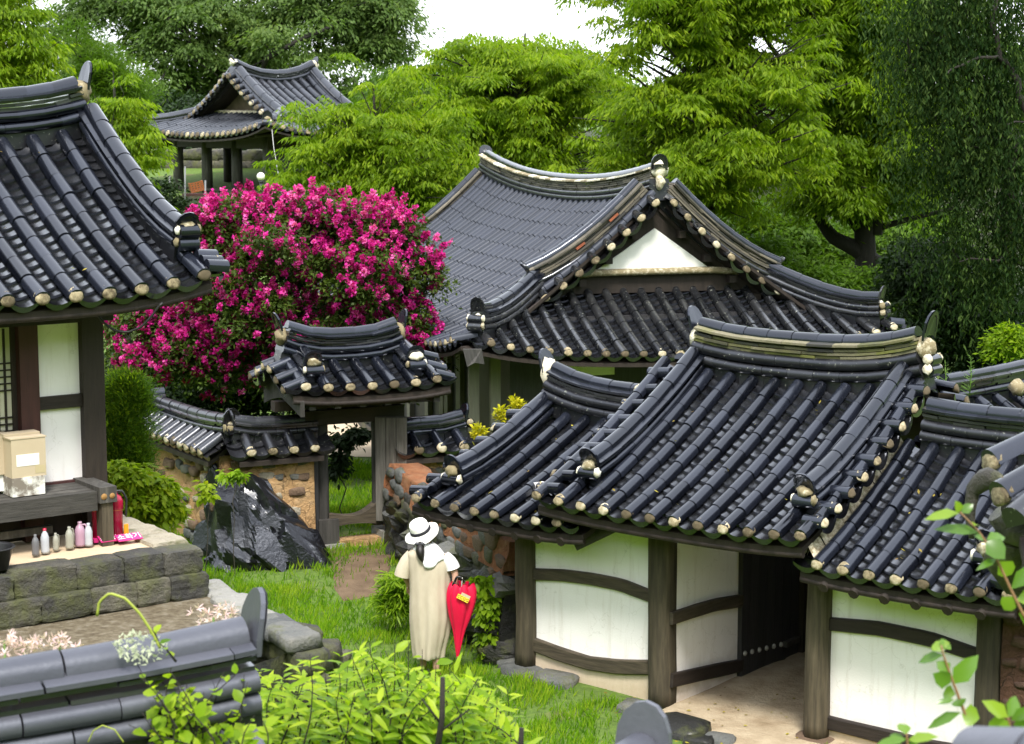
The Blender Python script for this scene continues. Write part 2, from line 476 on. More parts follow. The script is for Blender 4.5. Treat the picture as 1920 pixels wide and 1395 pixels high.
def m_mangwa(w, h, lean=.25, t=.022):
    out = []
    for k in range(9):
        a = math.pi * k / 8
        out.append((w/2*math.cos(a), h * math.sin(a) ** .8))
    out += [(-w/2, -.07), (-w*.28, -.035), (0, -.02), (w*.28, -.035), (w/2, -.07)]
    m = len(out); V = []
    for dx in (-t/2, t/2):
        for y, z in out: V.append((dx + lean * max(z, -.02) + .35*max(z,0)**2, y, z))
    F = [tuple(range(m))[::-1], tuple(range(m, 2*m))] + [(k, (k+1) % m, m + (k+1) % m, m + k) for k in range(m)]
    # raised rim on the outer face
    b = len(V)
    for q, dx in ((.97, t/2+.012), (.80, t/2+.012), (.78, t/2+.001)):
        for k in range(9):
            a = math.pi * k / 8; y, z = w/2*q*math.cos(a), h*q*math.sin(a)**.8
            V.append((dx + lean*z + .35*z*z, y, z))
    for j in range(2):
        for k in range(8): F.append((b+j*9+k, b+j*9+k+1, b+(j+1)*9+k+1, b+(j+1)*9+k))
    return mesh('end_tile', V, F, False)
def m_blob(v, n=10, m=6):
    rd = Vector((v * 3.1, v * 1.7, 0.3)); V, F = [], []
    for i in range(m + 1):
        th = math.pi * i / m
        for k in range(n):
            ph = 2*math.pi*k/n
            d = Vector((math.sin(th)*math.cos(ph), math.sin(th)*math.sin(ph), math.cos(th)))
            V.append(d * (1 + .55 * noise.noise(d * 1.5 + rd) + .25 * noise.noise(d * 4 + rd)))
    for i in range(m):
        for k in range(n): F.append((i*n+k, (i+1)*n+k, (i+1)*n+(k+1) % n, i*n+(k+1) % n))
    return mesh('plaster_blob', V, F, True)

def resample(pts, n):
    pts = [Vector(p) for p in pts]
    d = [0.0]
    for a, b in zip(pts, pts[1:]): d.append(d[-1] + (b - a).length)
    out, j = [], 0
    for i in range(n + 1):
        s = d[-1] * i / n
        while j < len(d) - 2 and d[j+1] < s: j += 1
        q = (s - d[j]) / max(d[j+1] - d[j], 1e-9); out.append(pts[j].lerp(pts[j+1], q))
    return out
def plen(pts): return sum((Vector(b) - Vector(a)).length for a, b in zip(pts, pts[1:]))
UP = Vector((0, 0, 1))

class Kit:
    def __init__(s, th, tile, slab, side=None, sp=.26, r=.068, exp=.30, pexp=.125, sag=.05, plug=None, lime=None, limits=None, low=False):
        s.th, s.tile, s.slab, s.side, s.sp, s.r, s.exp, s.pexp, s.sag = th, tile, slab, side or tile, sp, r, exp, pexp, sag
        s.plug, s.lime, s.low = plug or M_PLUG, lime or M_LIME, low
        s.bags = {}; s.limits = limits or {}
    def bag(s, name, mat):
        k = (name, mat.name)
        if k not in s.bags: s.bags[k] = Bag(s.th, name, mat, s.limits.get(name, 300))
        return s.bags[k]
    def flush(s):
        for b in s.bags.values(): b.flush()
    # a row of convex tiles from the ridge (first point) to the eave (last)
    def row(s, path, side, parent, vis=True, plug=True, exp=None, r=None, mat=None, dz=.016, name='cover_tile'):
        exp = exp or s.exp; r = r or s.r; mat = mat or s.tile
        if plug: path = list(path); path[-1] = path[-1] + (path[-1] - path[-2]).normalized() * .05
        L = plen(path)
        if L < .08: return
        n = max(1, round(L / exp)); q = resample(path, n)
        me = piece(('cover', round(r, 3), s.low), mat, lambda: m_cover(r, 1.0, 5 if s.low else 8, gap=.032))
        B = s.bag(name, mat)
        for a, b in zip(q, q[1:]):
            t = b - a; l = t.length; t = t / l
            nrm = side.cross(t)
            if nrm.z < 0: nrm = -nrm
            nrm.normalize()
            W = basis(a + nrm * (dz + random.uniform(-.005, .005)), t + side * random.gauss(0, .012) + nrm * random.uniform(-.01, .01), nrm) @ Matrix.Diagonal((l, 1, 1, 1))
            B.add(me, W, vis, parent)
        if plug and not s.low:
            me = piece(('plug', round(r, 3), random.randrange(5)), s.plug, lambda: m_plug(r, random.randrange(99)))
            s.bag('plaster_plug', s.plug).add(me, basis(q[-1] + nrm * dz, t, nrm), vis, parent)
        elif plug:
            me = piece(('plugl', round(r, 3)), s.plug, lambda: m_plug(r * 1.1, 3, 5))
            s.bag('plaster_plug', s.plug).add(me, basis(q[-1] + nrm * dz, t, nrm), vis, parent)
    def pans(s, path, side, parent, vis=True, w=None, pexp=None, lip=.034):
        w = w or s.sp * .90; pexp = pexp or s.pexp; path = [p - UP * .014 for p in path]
        L = plen(path); n = max(1, round(L / pexp)); q = resample(path, n)
        pm_ = M_TILE_WET if s.tile in (M_TILE, M_TILE_OLD) else s.tile
        me = piece(('pan', round(w, 3), s.low), pm_, lambda: m_pan(w, 1.0, s.sag, .028, 3 if s.low else 6))
        mel = piece(('panl', round(w, 3), s.low), pm_, lambda: m_pan(w, 1.0, s.sag, lip, 3 if s.low else 6))
        B = s.bag('pan_tile', pm_)
        for i, (a, b) in enumerate(zip(q, q[1:])):
            t = b - a; l = t.length; t = t / l
            nrm = side.cross(t)
            if nrm.z < 0: nrm = -nrm
            nrm.normalize()
            l2 = l * 1.25
            last = i == n - 1
            W = basis(b - t * l2 + (t * .035 if last else t * random.uniform(-.006, .006)), t + nrm * .03 + side * random.uniform(-.02, .02), nrm) @ Matrix.Diagonal((l2, 1, 1, 1))
            B.add(mel if last else me, W, vis, parent)
    def ridge(s, pts, parent, base=1, slabs=4, wide=True, cap_r=.085, w=.20, vis=True, plen_=.30, side_mat=None, slab_mat=None, wide_mat=None, hb=.11, st=.026, capmat=None):
        """stacked ridge along pts; returns the height of the cap's base"""
        L = plen(pts); n = max(1, round(L / plen_))
        slab_mat = slab_mat or s.slab; side_mat = side_mat or s.side; wide_mat = wide_mat or slab_mat; capmat = capmat or s.tile
        def lay(h, me, bagname, mat, off=0.0, jit=0.0, zs=1.0):
            P = resample(pts, n * 4)
            k0 = -int(off * 4)
            while k0 < n * 4:
                a = P[max(k0, 0)]; e = min(k0 + 4, n * 4); b = P[e]
                k0 += 4
                t = b - a; l = t.length
                if l < .04: continue
                sd = t.cross(UP).normalized(); up = sd.cross(t).normalized()
                W = basis(a + up * h + sd * random.uniform(-jit, jit), t + sd * random.uniform(-jit, jit) * .3 + up * random.uniform(-jit, jit) * .12, up) @ Matrix.Diagonal((l, 1, zs, 1))
                s.bag(bagname, mat).add(me, W, vis, parent)
        h = -.17
        lay(h, piece(('foot', w), M_TILE_DRK, lambda: m_slab(1.0, w + .0, .17)), 'ridge_foot', M_TILE_DRK); h = -.02
        for i in range(base):
            lay(h, piece(('side', w, hb), side_mat, lambda: m_side(1.0, w + .05, hb, gap=.02)), 'ridge_side_tile', side_mat, .5 * (i % 2), .003); h += hb
        for i in range(slabs):
            tt = st
            lay(h, piece(('slab', w, i % 3), slab_mat, lambda: m_slab(1.0, w + (.0, .04, .015)[i % 3], tt * .74, gap=.025)), 'ridge_slab', slab_mat, (0, .5, .25, .75)[i % 4], .014); h += tt
        if wide:
            lay(h + .012, piece(('wide', w, s.low), wide_mat, lambda: m_slab(1.0, w + .085, .022, .030, gap=.03)), 'ridge_slab', wide_mat, .25, .005); h += .030
        lay(h - .005, piece(('cap', cap_r, s.low), capmat, lambda: m_cover(cap_r, 1.0, 5 if s.low else 9, .95, .03)), 'ridge_cap_tile', capmat, 0, .003); h += .0
        return h
    def end(s, P, t, h, parent, w=.22, hh=.17, lean=.3, blob=(.10, .09, .09), cyl=1, vis=True, blobh=None, cyl_r=None, cyl_l=.2, back=.03):
        """ornament tile, plaster and cross tiles that close a ridge end; t points out of the ridge"""
        sd = t.cross(UP).normalized(); up = sd.cross(t).normalized()
        me = piece(('mangwa', w, hh, lean), s.tile, lambda: m_mangwa(w, hh, lean))
        W = basis(P + up * h + t * .0, t, up)
        s.bag('end_tile', s.tile).add(me, W, vis, parent)
        if blob:
            bh = blobh if blobh is not None else h * .55
            for q in range(1):
                me = piece(('blob', random.randrange(6)), s.lime, lambda: m_blob(random.randrange(50)))
                s.bag('plaster_blob', s.lime).add(me, basis(P + up * bh - t * back, t, up) @ Matrix.Diagonal((*blob, 1)), vis, parent)
        r = cyl_r or s.r
        for i in range(cyl):
            me = piece(('cover', round(r, 3), s.low), s.tile, lambda: m_cover(r, 1.0, 8, gap=.02))
            z = .02 + i * r * 1.55
            Wc = basis(P + up * z - sd * cyl_l / 2 + t * (.05 - .01 * i), sd, (t * .8 + up * .6).normalized()) @ Matrix.Diagonal((cyl_l, 1, 1, 1))
            s.bag('cross_tile', s.tile).add(me, Wc, vis, parent)
            for q in (-1, 1):
                me = piece(('blob', random.randrange(6)), s.lime, lambda: m_blob(random.randrange(50)))
                s.bag('plaster_blob', s.lime).add(me, basis(P + up * (z + r * .3) + sd * q * (cyl_l / 2 + .006) + t * .05, sd, up) @ Matrix.Diagonal((.020, .044, .046, 1)), vis, parent)

def shell(rows_pts, thick=.06):
    """closed thin board from a grid of points (list of rows)"""
    nr, nc = len(rows_pts), len(rows_pts[0])
    V = [p for r in rows_pts for p in r] + [p - Vector((0, 0, thick)) for r in rows_pts for p in r]
    o = nr * nc; F = []
    for i in range(nr - 1):
        for j in range(nc - 1):
            a = i * nc + j
            F.append((a, a + 1, a + nc + 1, a + nc)); F.append((o + a, o + a + nc, o + a + nc + 1, o + a + 1))
    for j in range(nc - 1):
        F.append((j + 1, j, o + j, o + j + 1)); a = (nr - 1) * nc + j; F.append((a, a + 1, o + a + 1, o + a))
    for i in range(nr - 1):
        a = i * nc; F.append((a, a + nc, o + a + nc, o + a)); a += nc - 1; F.append((a + nc, a, o + a, o + a + nc))
    return V, F

class Gable:
    """gabled roof: ridge at v = vr, eaves at vr +/- W"""
    def __init__(s, kit, fr, u0, u1, vr, W, ze, zr, k=.28, le=.07, lr=.10, pw=3.0, deck_mat=None, name='roof', label=None):
        s.kit, s.fr, s.u0, s.u1, s.vr, s.W, s.ze, s.zr, s.k, s.le, s.lr, s.pw = kit, fr, u0, u1, vr, W, ze, zr, k, le, lr, pw
        mb = MB()
        for sg in (1, -1):
            g = [[s.P(u0 + (u1 - u0) * i / 10, t, sg) - Vector((0, 0, .125)) for t in [j / 8 * .985 for j in range(9)]] for i in range(11)]
            V, F = shell(g, .055); mb.add(V, F)
        s.roof = mb.build(name, deck_mat or M_WOODD, kit.th, label=label)
    def P(s, u, t, sg=1):
        x = (2 * (u - s.u0) / (s.u1 - s.u0) - 1)
        g = t * (1 + s.k * (1 - t))
        z = s.zr - (s.zr - s.ze) * g + abs(x) ** s.pw * (s.le * t + s.lr * (1 - t) ** 1.5)
        return s.fr(u, s.vr + sg * s.W * t, z)
    def path(s, u, t0=.04, t1=1.0, sg=1, n=18):
        return [s.P(u, t0 + (t1 - t0) * i / n, sg) for i in range(n + 1)]
    def rows(s, us, sg=1, vis=True, t0=.05, t1s=None, plug=True):
        for i, u in enumerate(us):
            s.kit.row(s.path(u, t0, 1.0, sg), s.fr.eu, s.roof, vis, plug)
    def pans(s, us, sg=1, vis=True, t0=.05):
        for u in us: s.kit.pans([p + UP * 0 for p in s.path(u, t0, 1.0, sg)], s.fr.eu, s.roof, vis)
    def ridge_pts(s, u0, u1, n=16, dz=0.0, lift=.12):
        out = []
        for i in range(n + 1):
            u = u0 + (u1 - u0) * i / n; x = 2 * i / n - 1
            out.append(s.P(u, 0) + UP * (dz + lift * abs(x) ** 3))
        return out
    def verge(s, u, out, t0=.08, t1=.97, step=.27, L=.26, sg=1, vis=True, r=None, droop=.10, pan=True):
        """short tiles that hang out over the gable edge"""
        r = r or s.kit.r
        n = max(2, round(plen(s.path(u, t0, t1, sg)) / step))
        eu = s.fr.eu * out
        for i in range(n + 1):
            t = t0 + (t1 - t0) * i / n
            p = s.P(u, t, sg) + UP * .03; tt = (s.P(u, min(t + .02, 1), sg) - s.P(u, t - .02, sg)).normalized()
            s.kit.row([p, p + eu * L - UP * droop * L], tt, s.roof, vis, True, exp=9, r=r)
            if pan and i < n:
                t2 = t + (t1 - t0) * .5 / n
                p = s.P(u, t2, sg) - UP * .01
                s.kit.pans([p, p + eu * (L * .95) - UP * droop * L], tt, s.roof, vis, w=plen(s.path(u, t0, t1, sg)) / n * 1.0, pexp=9, lip=.034)
    def rafters(s, us, sg=1, r=.042, tin=.45, tout=.93, dz=.17, mat=None, parent=None):
        for u in us:
            a, b = s.P(u, tin, sg) - UP * dz, s.P(u, tout, sg) - UP * (dz - .01)
            mb = MB().tube([a, a.lerp(b, .5), b], [r, r * 1.02, r * .92], 8)
            mb.build('rafter', mat or M_WOODD, parent or s.roof)
    def eave_board(s, sg=1, dz=.20, h=.05):
        pts = [s.P(s.u0 + (s.u1 - s.u0) * i / 14, .975, sg) - UP * dz for i in range(15)]
        MB().tube(pts, .03, 6).build('eave_board', M_WOODD, s.roof)

class HipGable:
    """hip-and-gable roof. a along the gable end (right), b from the near gable end backwards along the ridge"""
    def __init__(s, kit, fr, G, B, b1, ze, zr, k=.38, lift=.36, fall=1.1, bt=None, lr=.25, pw=2.2, deck_mat=None, name='roof'):
        s.kit, s.fr, s.G, s.B, s.b1, s.ze, s.zr, s.k, s.lift, s.fall = kit, fr, G, B, b1, ze, zr, k, lift, fall
        s.bt = bt or b1 + .35; s.H = G / 2; s.lr, s.pw = lr, pw
        mb = MB()
        for sg in (-1, 1):
            g = []
            for i in range(25):
                b = B * i / 24; top = s.H if b1 <= b <= B - b1 else min(b, B - b)
                if abs(b - b1) < B / 48 or abs(b - (B - b1)) < B / 48: top = s.H
                g.append([s.M(b, top + (0 - top) * j / 10, sg) - UP * .125 for j in range(11)])
            V, F = shell(g, .05); mb.add(V, F)
        for end in (0, 1):
            g = []
            for i in range(21):
                a = -s.H + G * i / 20; top = min(s.bt, s.H - abs(a))
                g.append([s.E(a, top * (1 - j / 6), end) - UP * .125 for j in range(7)])
            V, F = shell(g, .05); mb.add(V, F)
        s.roof = mb.build(name, deck_mat or M_WOODD, kit.th)
    def Fz(s, d):
        t = d / s.H; return (s.zr - s.ze) * t * (1 - s.k * (1 - t))
    def z(s, da, db, d):
        return s.ze + s.Fz(d) + s.lift * math.exp(-(max(da, 0) + max(db, 0)) / s.fall)
    def M(s, b, d, sg):                          # main slope, d = distance from its eave
        x = min(abs((2 * b - s.B) / (s.B - 2 * s.b1)), 1.15)
        return s.fr(sg * (s.H - d), -b, s.z(d, min(b, s.B - b), d) + s.lr * x ** s.pw * (d / s.H) ** 3)
    def E(s, a, d, end=0):                       # end slope, d = distance from its eave
        b = d if end == 0 else s.B - d
        return s.fr(a, -b, s.z(s.H - abs(a), d, d))
    def main_rows(s, sg, vis, sp, pans=True, plug=True, exp=None):
        n = int(s.B / sp)
        for i in range(n + 1):
            b = s.B / 2 + (i - n / 2) * sp
            for kind in (0, 1):
                bb = b + kind * sp / 2
                if bb <= .06 or bb >= s.B - .06: continue
                top = s.H - .06 if s.b1 <= bb <= s.B - s.b1 else min(bb, s.B - bb) - .02
                if top < .12: continue
                path = [s.M(bb, top * (1 - j / 16), sg) for j in range(17)]
                if kind == 0: s.kit.row(path, s.fr.ev, s.roof, vis, plug, exp)
                elif pans: s.kit.pans(path, s.fr.ev, s.roof, vis)
    def end_rows(s, end, vis, sp, pans=True, a0=0.0, plug=True):
        n = int(s.G / sp / 2) + 1
        for i in range(-n, n + 1):
            for kind in (0, 1):
                a = a0 + (i + kind * .5) * sp
                if abs(a) > s.H - .07: continue
                top = min(s.bt, s.H - abs(a) - .02)
                if top < .12: continue
                path = [s.E(a, top * (1 - j / 12), end) for j in range(13)]
                if kind == 0: s.kit.row(path, s.fr.eu, s.roof, vis, plug)
                elif pans: s.kit.pans(path, s.fr.eu, s.roof, vis)
    def hip(s, sg, end, d0=.42, d1=None, n=14, dz=.03):
        d1 = d1 or s.b1 + .12
        out = []
        for i in range(n + 1):
            d = d1 + (d0 - d1) * i / n
            p = s.M(d if end == 0 else s.B - d, d, sg); out.append(p + UP * dz)
        return out
    def fall_ridge(s, sg, end, d0, n=14, inset=.14, dz=.03):
        """verge ridge from the main ridge down to distance d0 from the eave"""
        b = s.b1 + inset if end == 0 else s.B - s.b1 - inset
        return [s.M(b, s.H - .1 + (d0 - s.H + .1) * i / n, sg) + UP * dz for i in range(n + 1)]
    def ridge_pts(s, n=24):
        return [s.M(s.b1 + (s.B - 2 * s.b1) * i / n, s.H, 1) for i in range(n + 1)]
    def verge(s, sg, end, d0, step=.27, L=.24, droop=.25, vis=True, r=None, pan=True):
        out = s.fr.ev if end == 0 else -s.fr.ev
        b = s.b1 + .10 if end == 0 else s.B - s.b1 - .10
        q = resample([s.M(b, s.H - .12 + (d0 - s.H + .12) * i / 14, sg) for i in range(15)], max(2, round((s.H - d0) * 1.2 / step)))
        for i, p in enumerate(q):
            tt = (q[min(i+1, len(q)-1)] - q[max(i-1, 0)]).normalized()
            s.kit.row([p, p + out * L - UP * droop * L], tt, s.roof, vis, True, exp=9, r=r)
            if pan and i < len(q) - 1:
                m = (q[i] + q[i+1]) / 2 - UP * .015
                s.kit.pans([m, m + out * L * .95 - UP * droop * L], tt, s.roof, vis, w=(q[i+1] - q[i]).length, pexp=9, lip=.034)

# ------------------------------------------------------------------ ground
def sstep(a, b, x):
    t = min(max((x - a) / (b - a), 0), 1); return t * t * (3 - 2 * t)
def gz(x, y):
    z = 0.0
    if y < 15.6: z += (15.6 - y) * .30 * sstep(15.6, 12.5, y) if y > 12.5 else (15.6 - y) * .30
    z += .22 * sstep(19.2, 23.5, y) + .05 * sstep(0, -2.5, x) * sstep(17, 19, y)
    if y > 31: z += .125 * (min(y, 60) - 31)
    if y > 60: z += .02 * (y - 60)
    if y < 62: z += .42 * max(0, min(abs(x) - 20, 60)) * sstep(62, 44, y)  # unseen side hills, added to block low sky light and deepen tile contrast
    z += .03 * noise.noise(Vector((x * .7, y * .7, 0))) * sstep(14, 17, y)
    return z
def mat_ground():
    m, nt, b, _ = nmat('grassy_soil')
    v = coord(nt); n1 = noise_n(nt, v, .9, 5); n2 = noise_n(nt, v, 14, 5, .7)
    g = ramp(nt, n2, [(.3, (.045, .085, .009)), (.55, (.085, .145, .016)), (.8, (.14, .20, .03))])
    s = ramp(nt, n2, [(.3, (.09, .06, .035)), (.7, (.17, .12, .07))])
    k = ramp(nt, n1, [(.62, (0, 0, 0)), (.8, (1, 1, 1))])
    nt.links.new(mixc(nt, k, g, s), b.inputs['Base Color']); b.inputs['Roughness'].default_value = .95
    bump(nt, b, n2, .6, .03); return m
M_GROUND = mat_ground()
xs = np.concatenate([np.linspace(-160, -14, 20), np.linspace(-12, 12, 81), np.linspace(14, 160, 20)])
ys = np.concatenate([np.linspace(-110, -24, 14), np.linspace(-20, 3, 10), np.linspace(4, 32, 94), np.linspace(33, 70, 38), np.linspace(75, 400, 30)])  # rows behind the camera carry an added unseen hill that cuts low sky light
V = [(x, y, gz(x, y)) for y in ys for x in xs]
nx = len(xs)
F = [(j*nx+i, j*nx+i+1, (j+1)*nx+i+1, (j+1)*nx+i) for j in range(len(ys)-1) for i in range(nx-1)]
tag(obj('ground', mesh('ground', V, F, True), None, M_GROUND), 'grassy sloping ground with patches of bare soil', None, None, 'structure')

def patch(name, pts, mat, dz=.006, n=14, label=None, zf=None):
    """sheet laid on the ground inside a quad of world points (4 corners)"""
    a, b, c, d = [Vector((*p[:2], 0)) for p in pts]
    V, F = [], []
    for j in range(n + 1):
        for i in range(n + 1):
            p = (a.lerp(b, i / n)).lerp(d.lerp(c, i / n), j / n)
            e = min(i, n - i, j, n - j)
            w = .10 if e == 0 else 0
            p.x += noise.noise(p * 3.1) * w * 2; p.y += noise.noise(p * 3.1 + Vector((9, 2, 1))) * w * 2
            V.append((p.x, p.y, (zf or gz)(p.x, p.y) + dz + (-.02 if e == 0 else 0.004 * noise.noise(p * 6))))
    F = [(j*(n+1)+i, j*(n+1)+i+1, (j+1)*(n+1)+i+1, (j+1)*(n+1)+i) for j in range(n) for i in range(n)]
    return tag(obj(name, mesh(name, V, F, True), None, mat), label, None, None, 'structure')
M_SAND = mat_plain('sandy_earth', [(.28, (.19, .135, .075)), (.42, (.30, .23, .145)), (.6, (.42, .34, .23)), (.8, (.50, .42, .30))], 3.2, .9, .6, .03, 9, (1, 1, 1), 22)
M_DIRT = mat_plain('brown_path_earth', [(.25, (.085, .055, .032)), (.8, (.20, .14, .085))], 5, .9, .5, .02, 6)
M_COURT = mat_plain('courtyard_earth', [(.25, (.45, .36, .25)), (.8, (.58, .48, .35))], 3, .9, .2, .01, 5)
patch('passage_floor', [at_z(1225, 1325, 0), at_z(1400, 1440, 0), at_z(1700, 1440, 0), at_z(1580, 1195, 0)], M_SAND, .03, 14, 'pale sandy earth floor of the gate passage')
patch('dirt_path', [at_z(615, 1052, .12), at_z(640, 1135, .1), at_z(725, 1125, .1), at_z(745, 1046, .12)], M_DIRT, .022, 14, 'brown trodden path below the small gate')
patch('courtyard', [(-3.4, 29.6), (4.5, 28.8), (5, 33.5), (-3.6, 36)], M_COURT, .03, 14, 'pale swept courtyard earth behind the small gate')

M_LITTER = mat_plain('forest_floor', [(.2, (.012, .016, .006)), (.6, (.028, .036, .012)), (.85, (.05, .06, .02))], 3, .95, .6, .05)
patch('forest_floor', [(1.5, 37), (40, 37), (60, 100), (1.5, 100)], M_LITTER, .05, 30, 'shaded leaf-littered slope under the trees')
# ------------------------------------------------------------------ stones
def m_stone(v, p=.45, n=9, m=5, rough=.22):
    rd = Vector((v * 2.3, v * 5.1, v * .7)); V, F = [], []
    f = lambda c: math.copysign(abs(c) ** p, c)
    for i in range(m + 1):
        th = math.pi * i / m
        for k in range(n):
            ph = 2*math.pi*(k + .5*(i % 2))/n
            d = Vector((f(math.sin(th))*f(math.cos(ph)), f(math.sin(th))*f(math.sin(ph)), f(math.cos(th))))
            V.append(d * (1 + rough * noise.noise(d * 1.1 + rd) + rough * .6 * noise.noise(d * 2.7 + rd)))
    for i in range(m):
        for k in range(n):
            k2 = (k+1) % n
            if i % 2 == 0: F += [(i*n+k, (i+1)*n+k, i*n+k2), (i*n+k2, (i+1)*n+k, (i+1)*n+k2)]
            else: F += [(i*n+k, (i+1)*n+k, (i+1)*n+k2), (i*n+k, (i+1)*n+k2, i*n+k2)]
    return mesh('stone', V, F, True)
def mat_stone(name, stops, moss=0.0, rough=.75, wet=0.0):
    m, nt, b, _ = nmat(name)
    v = coord(nt); n1 = noise_n(nt, v, 5, 6, .65); n2 = noise_n(nt, v, 38, 5, .7)
    f = mth(nt, 'ADD', mth(nt, 'MULTIPLY', n1, .75), mth(nt, 'MULTIPLY', rnd_n(nt), .3))
    c = ramp(nt, f, stops)
    c = mixc(nt, mth(nt, 'MULTIPLY', n2, .6), c, tuple(x * .4 for x in stops[0][1]))
    if moss:
        k = ramp(nt, noise_n(nt, v, 3.3, 5, .7), [(.55 - moss * .12, (0, 0, 0)), (.68, (1, 1, 1))])
        g = N(nt, 'ShaderNodeNewGeometry'); sp = N(nt, 'ShaderNodeSeparateXYZ'); nt.links.new(g.outputs['Normal'], sp.inputs[0])
        c = mixc(nt, mth(nt, 'MULTIPLY', k, .75), c, (.085, .095, .018))
    nt.links.new(c, b.inputs['Base Color']); b.inputs['Roughness'].default_value = rough
    b.inputs['Coat Weight'].default_value = wet; b.inputs['Coat Roughness'].default_value = .25
    bump(nt, b, mth(nt, 'ADD', n1, mth(nt, 'MULTIPLY', n2, .5)), .9, .05); return m
M_STONE = mat_stone('grey_fieldstone', [(.2, (.06, .065, .065)), (.5, (.13, .135, .13)), (.85, (.24, .23, .20))], .2)
M_STONED = mat_stone('dark_wet_stone', [(.2, (.006, .006, .006)), (.5, (.014, .014, .013)), (.85, (.040, .038, .031))], .45, .6, .15)
M_STONEP = mat_stone('platform_stone', [(.22, (.022, .021, .020)), (.45, (.055, .052, .046)), (.65, (.12, .11, .085)), (.85, (.24, .22, .165))], .9, .75)
M_STONEL = mat_stone('pale_granite', [(.2, (.26, .255, .23)), (.8, (.40, .39, .36))], .1, .85)
M_STONET = mat_stone('tan_capstone', [(.2, (.30, .26, .19)), (.8, (.50, .45, .35))], .25, .85)
M_STONEX = mat_stone('shaded_brick_stone', [(.2, (.05, .025, .016)), (.8, (.12, .065, .04))], .0, .85)  # brown fieldstone darkened: shade of the right-edge wall put into the colour
M_STONEB = mat_stone('brown_fieldstone', [(.2, (.10, .06, .04)), (.8, (.24, .16, .10))], .0, .85)
STONES = {}
def stone(parent, p, size, X=Vector((1, 0, 0)), mat=None, name='stone', seed=None, tilt=.12, kind=.45):
    mat = mat or M_STONE
    k = (mat.name, kind, (seed if seed is not None else random.randrange(8)))
    if k not in STONES:
        me = m_stone(k[2] + 1, kind); me.materials.append(mat); STONES[k] = me
    W = basis(Vector(p), X + Vector((0, 0, random.uniform(-tilt, tilt))), UP) @ Matrix.Diagonal((*size, 1))
    return obj(name, STONES[k], parent, None, W)

def mat_clay(name, a, b_, c_):
    m, nt, b, _ = nmat(name)
    v = coord(nt); n1 = noise_n(nt, v, 4.5, 6, .65, .6); n2 = noise_n(nt, v, 30, 5, .75)
    vo = N(nt, 'ShaderNodeTexVoronoi', feature='DISTANCE_TO_EDGE'); vo.inputs['Scale'].default_value = 3.2
    nt.links.new(noise_warp(nt, v), vo.inputs['Vector'])
    crack = ramp(nt, vo.outputs[0], [(.0, (1, 1, 1)), (.02, (0, 0, 0))])
    c = ramp(nt, n1, [(.25, a), (.5, b_), (.75, c_)])
    c = mixc(nt, mth(nt, 'MULTIPLY', n2, .45), c, tuple(x * .5 for x in a))
    c = mixc(nt, mth(nt, 'MULTIPLY', crack, mth(nt, 'MULTIPLY', n2, .45)), c, (.08, .05, .03))
    nt.links.new(c, b.inputs['Base Color']); b.inputs['Roughness'].default_value = .95
    h = mth(nt, 'SUBTRACT', mth(nt, 'ADD', n1, mth(nt, 'MULTIPLY', n2, .5)), mth(nt, 'MULTIPLY', crack, .3))
    bump(nt, b, h, 1.0, .08); return m
def noise_warp(nt, v):
    n = N(nt, 'ShaderNodeTexNoise'); n.inputs['Scale'].default_value = 3.0; nt.links.new(v, n.inputs['Vector'])
    a = N(nt, 'ShaderNodeVectorMath', operation='MULTIPLY_ADD'); a.inputs[1].default_value = (.9, .9, .9)
    nt.links.new(n.outputs[1], a.inputs[0]); nt.links.new(v, a.inputs[2]); return a.outputs[0]
M_CLAY = mat_clay('tan_clay', (.42, .235, .10), (.58, .36, .165), (.66, .47, .27))
M_CLAYD = mat_clay('shaded_red_clay', (.06, .028, .016), (.11, .05, .028), (.16, .08, .045))  # red clay darkened: shade at the right edge put into the colour
M_CLAYR = mat_clay('red_clay', (.24, .085, .032), (.38, .15, .06), (.46, .24, .12))

def rough_wall(name, A, B, z0, z1, th, mat, parent, nu=26, nv=14, amp=.035):
    """battered earth wall between two ground points: front and back faces with an uneven surface"""
    A, B = Vector((A[0], A[1], 0)), Vector((B[0], B[1], 0)); t = (B - A).normalized(); nrm = Vector((t.y, -t.x, 0))
    V, F = [], []
    for sg in (1, -1):
        b = len(V)
        for j in range(nv + 1):
            for i in range(nu + 1):
                p = A.lerp(B, i / nu); p.z = z0 + (z1 - z0) * j / nv
                q = nrm * sg * (th / 2 + .05 * (1 - j / nv))
                V.append(p + q + nrm * sg * amp * (noise.noise(p * 3.5 + q * 5) + .5 * noise.noise(p * 9)))
        for j in range(nv):
            for i in range(nu):
                k = b + j * (nu + 1) + i; f = (k, k + 1, k + nu + 2, k + nu + 1); F.append(f if sg > 0 else f[::-1])
    o = (nu + 1) * (nv + 1)
    for i in range(nu): F.append((nv*(nu+1)+i, nv*(nu+1)+i+1, o+nv*(nu+1)+i+1, o+nv*(nu+1)+i))
    for j in range(nv):
        k = j*(nu+1); F.append((k+nu+1, k, o+k, o+k+nu+1)); k += nu; F.append((k, k+nu+1, o+k+nu+1, o+k))
    return obj(name, mesh(name, V, F, True), parent, mat)
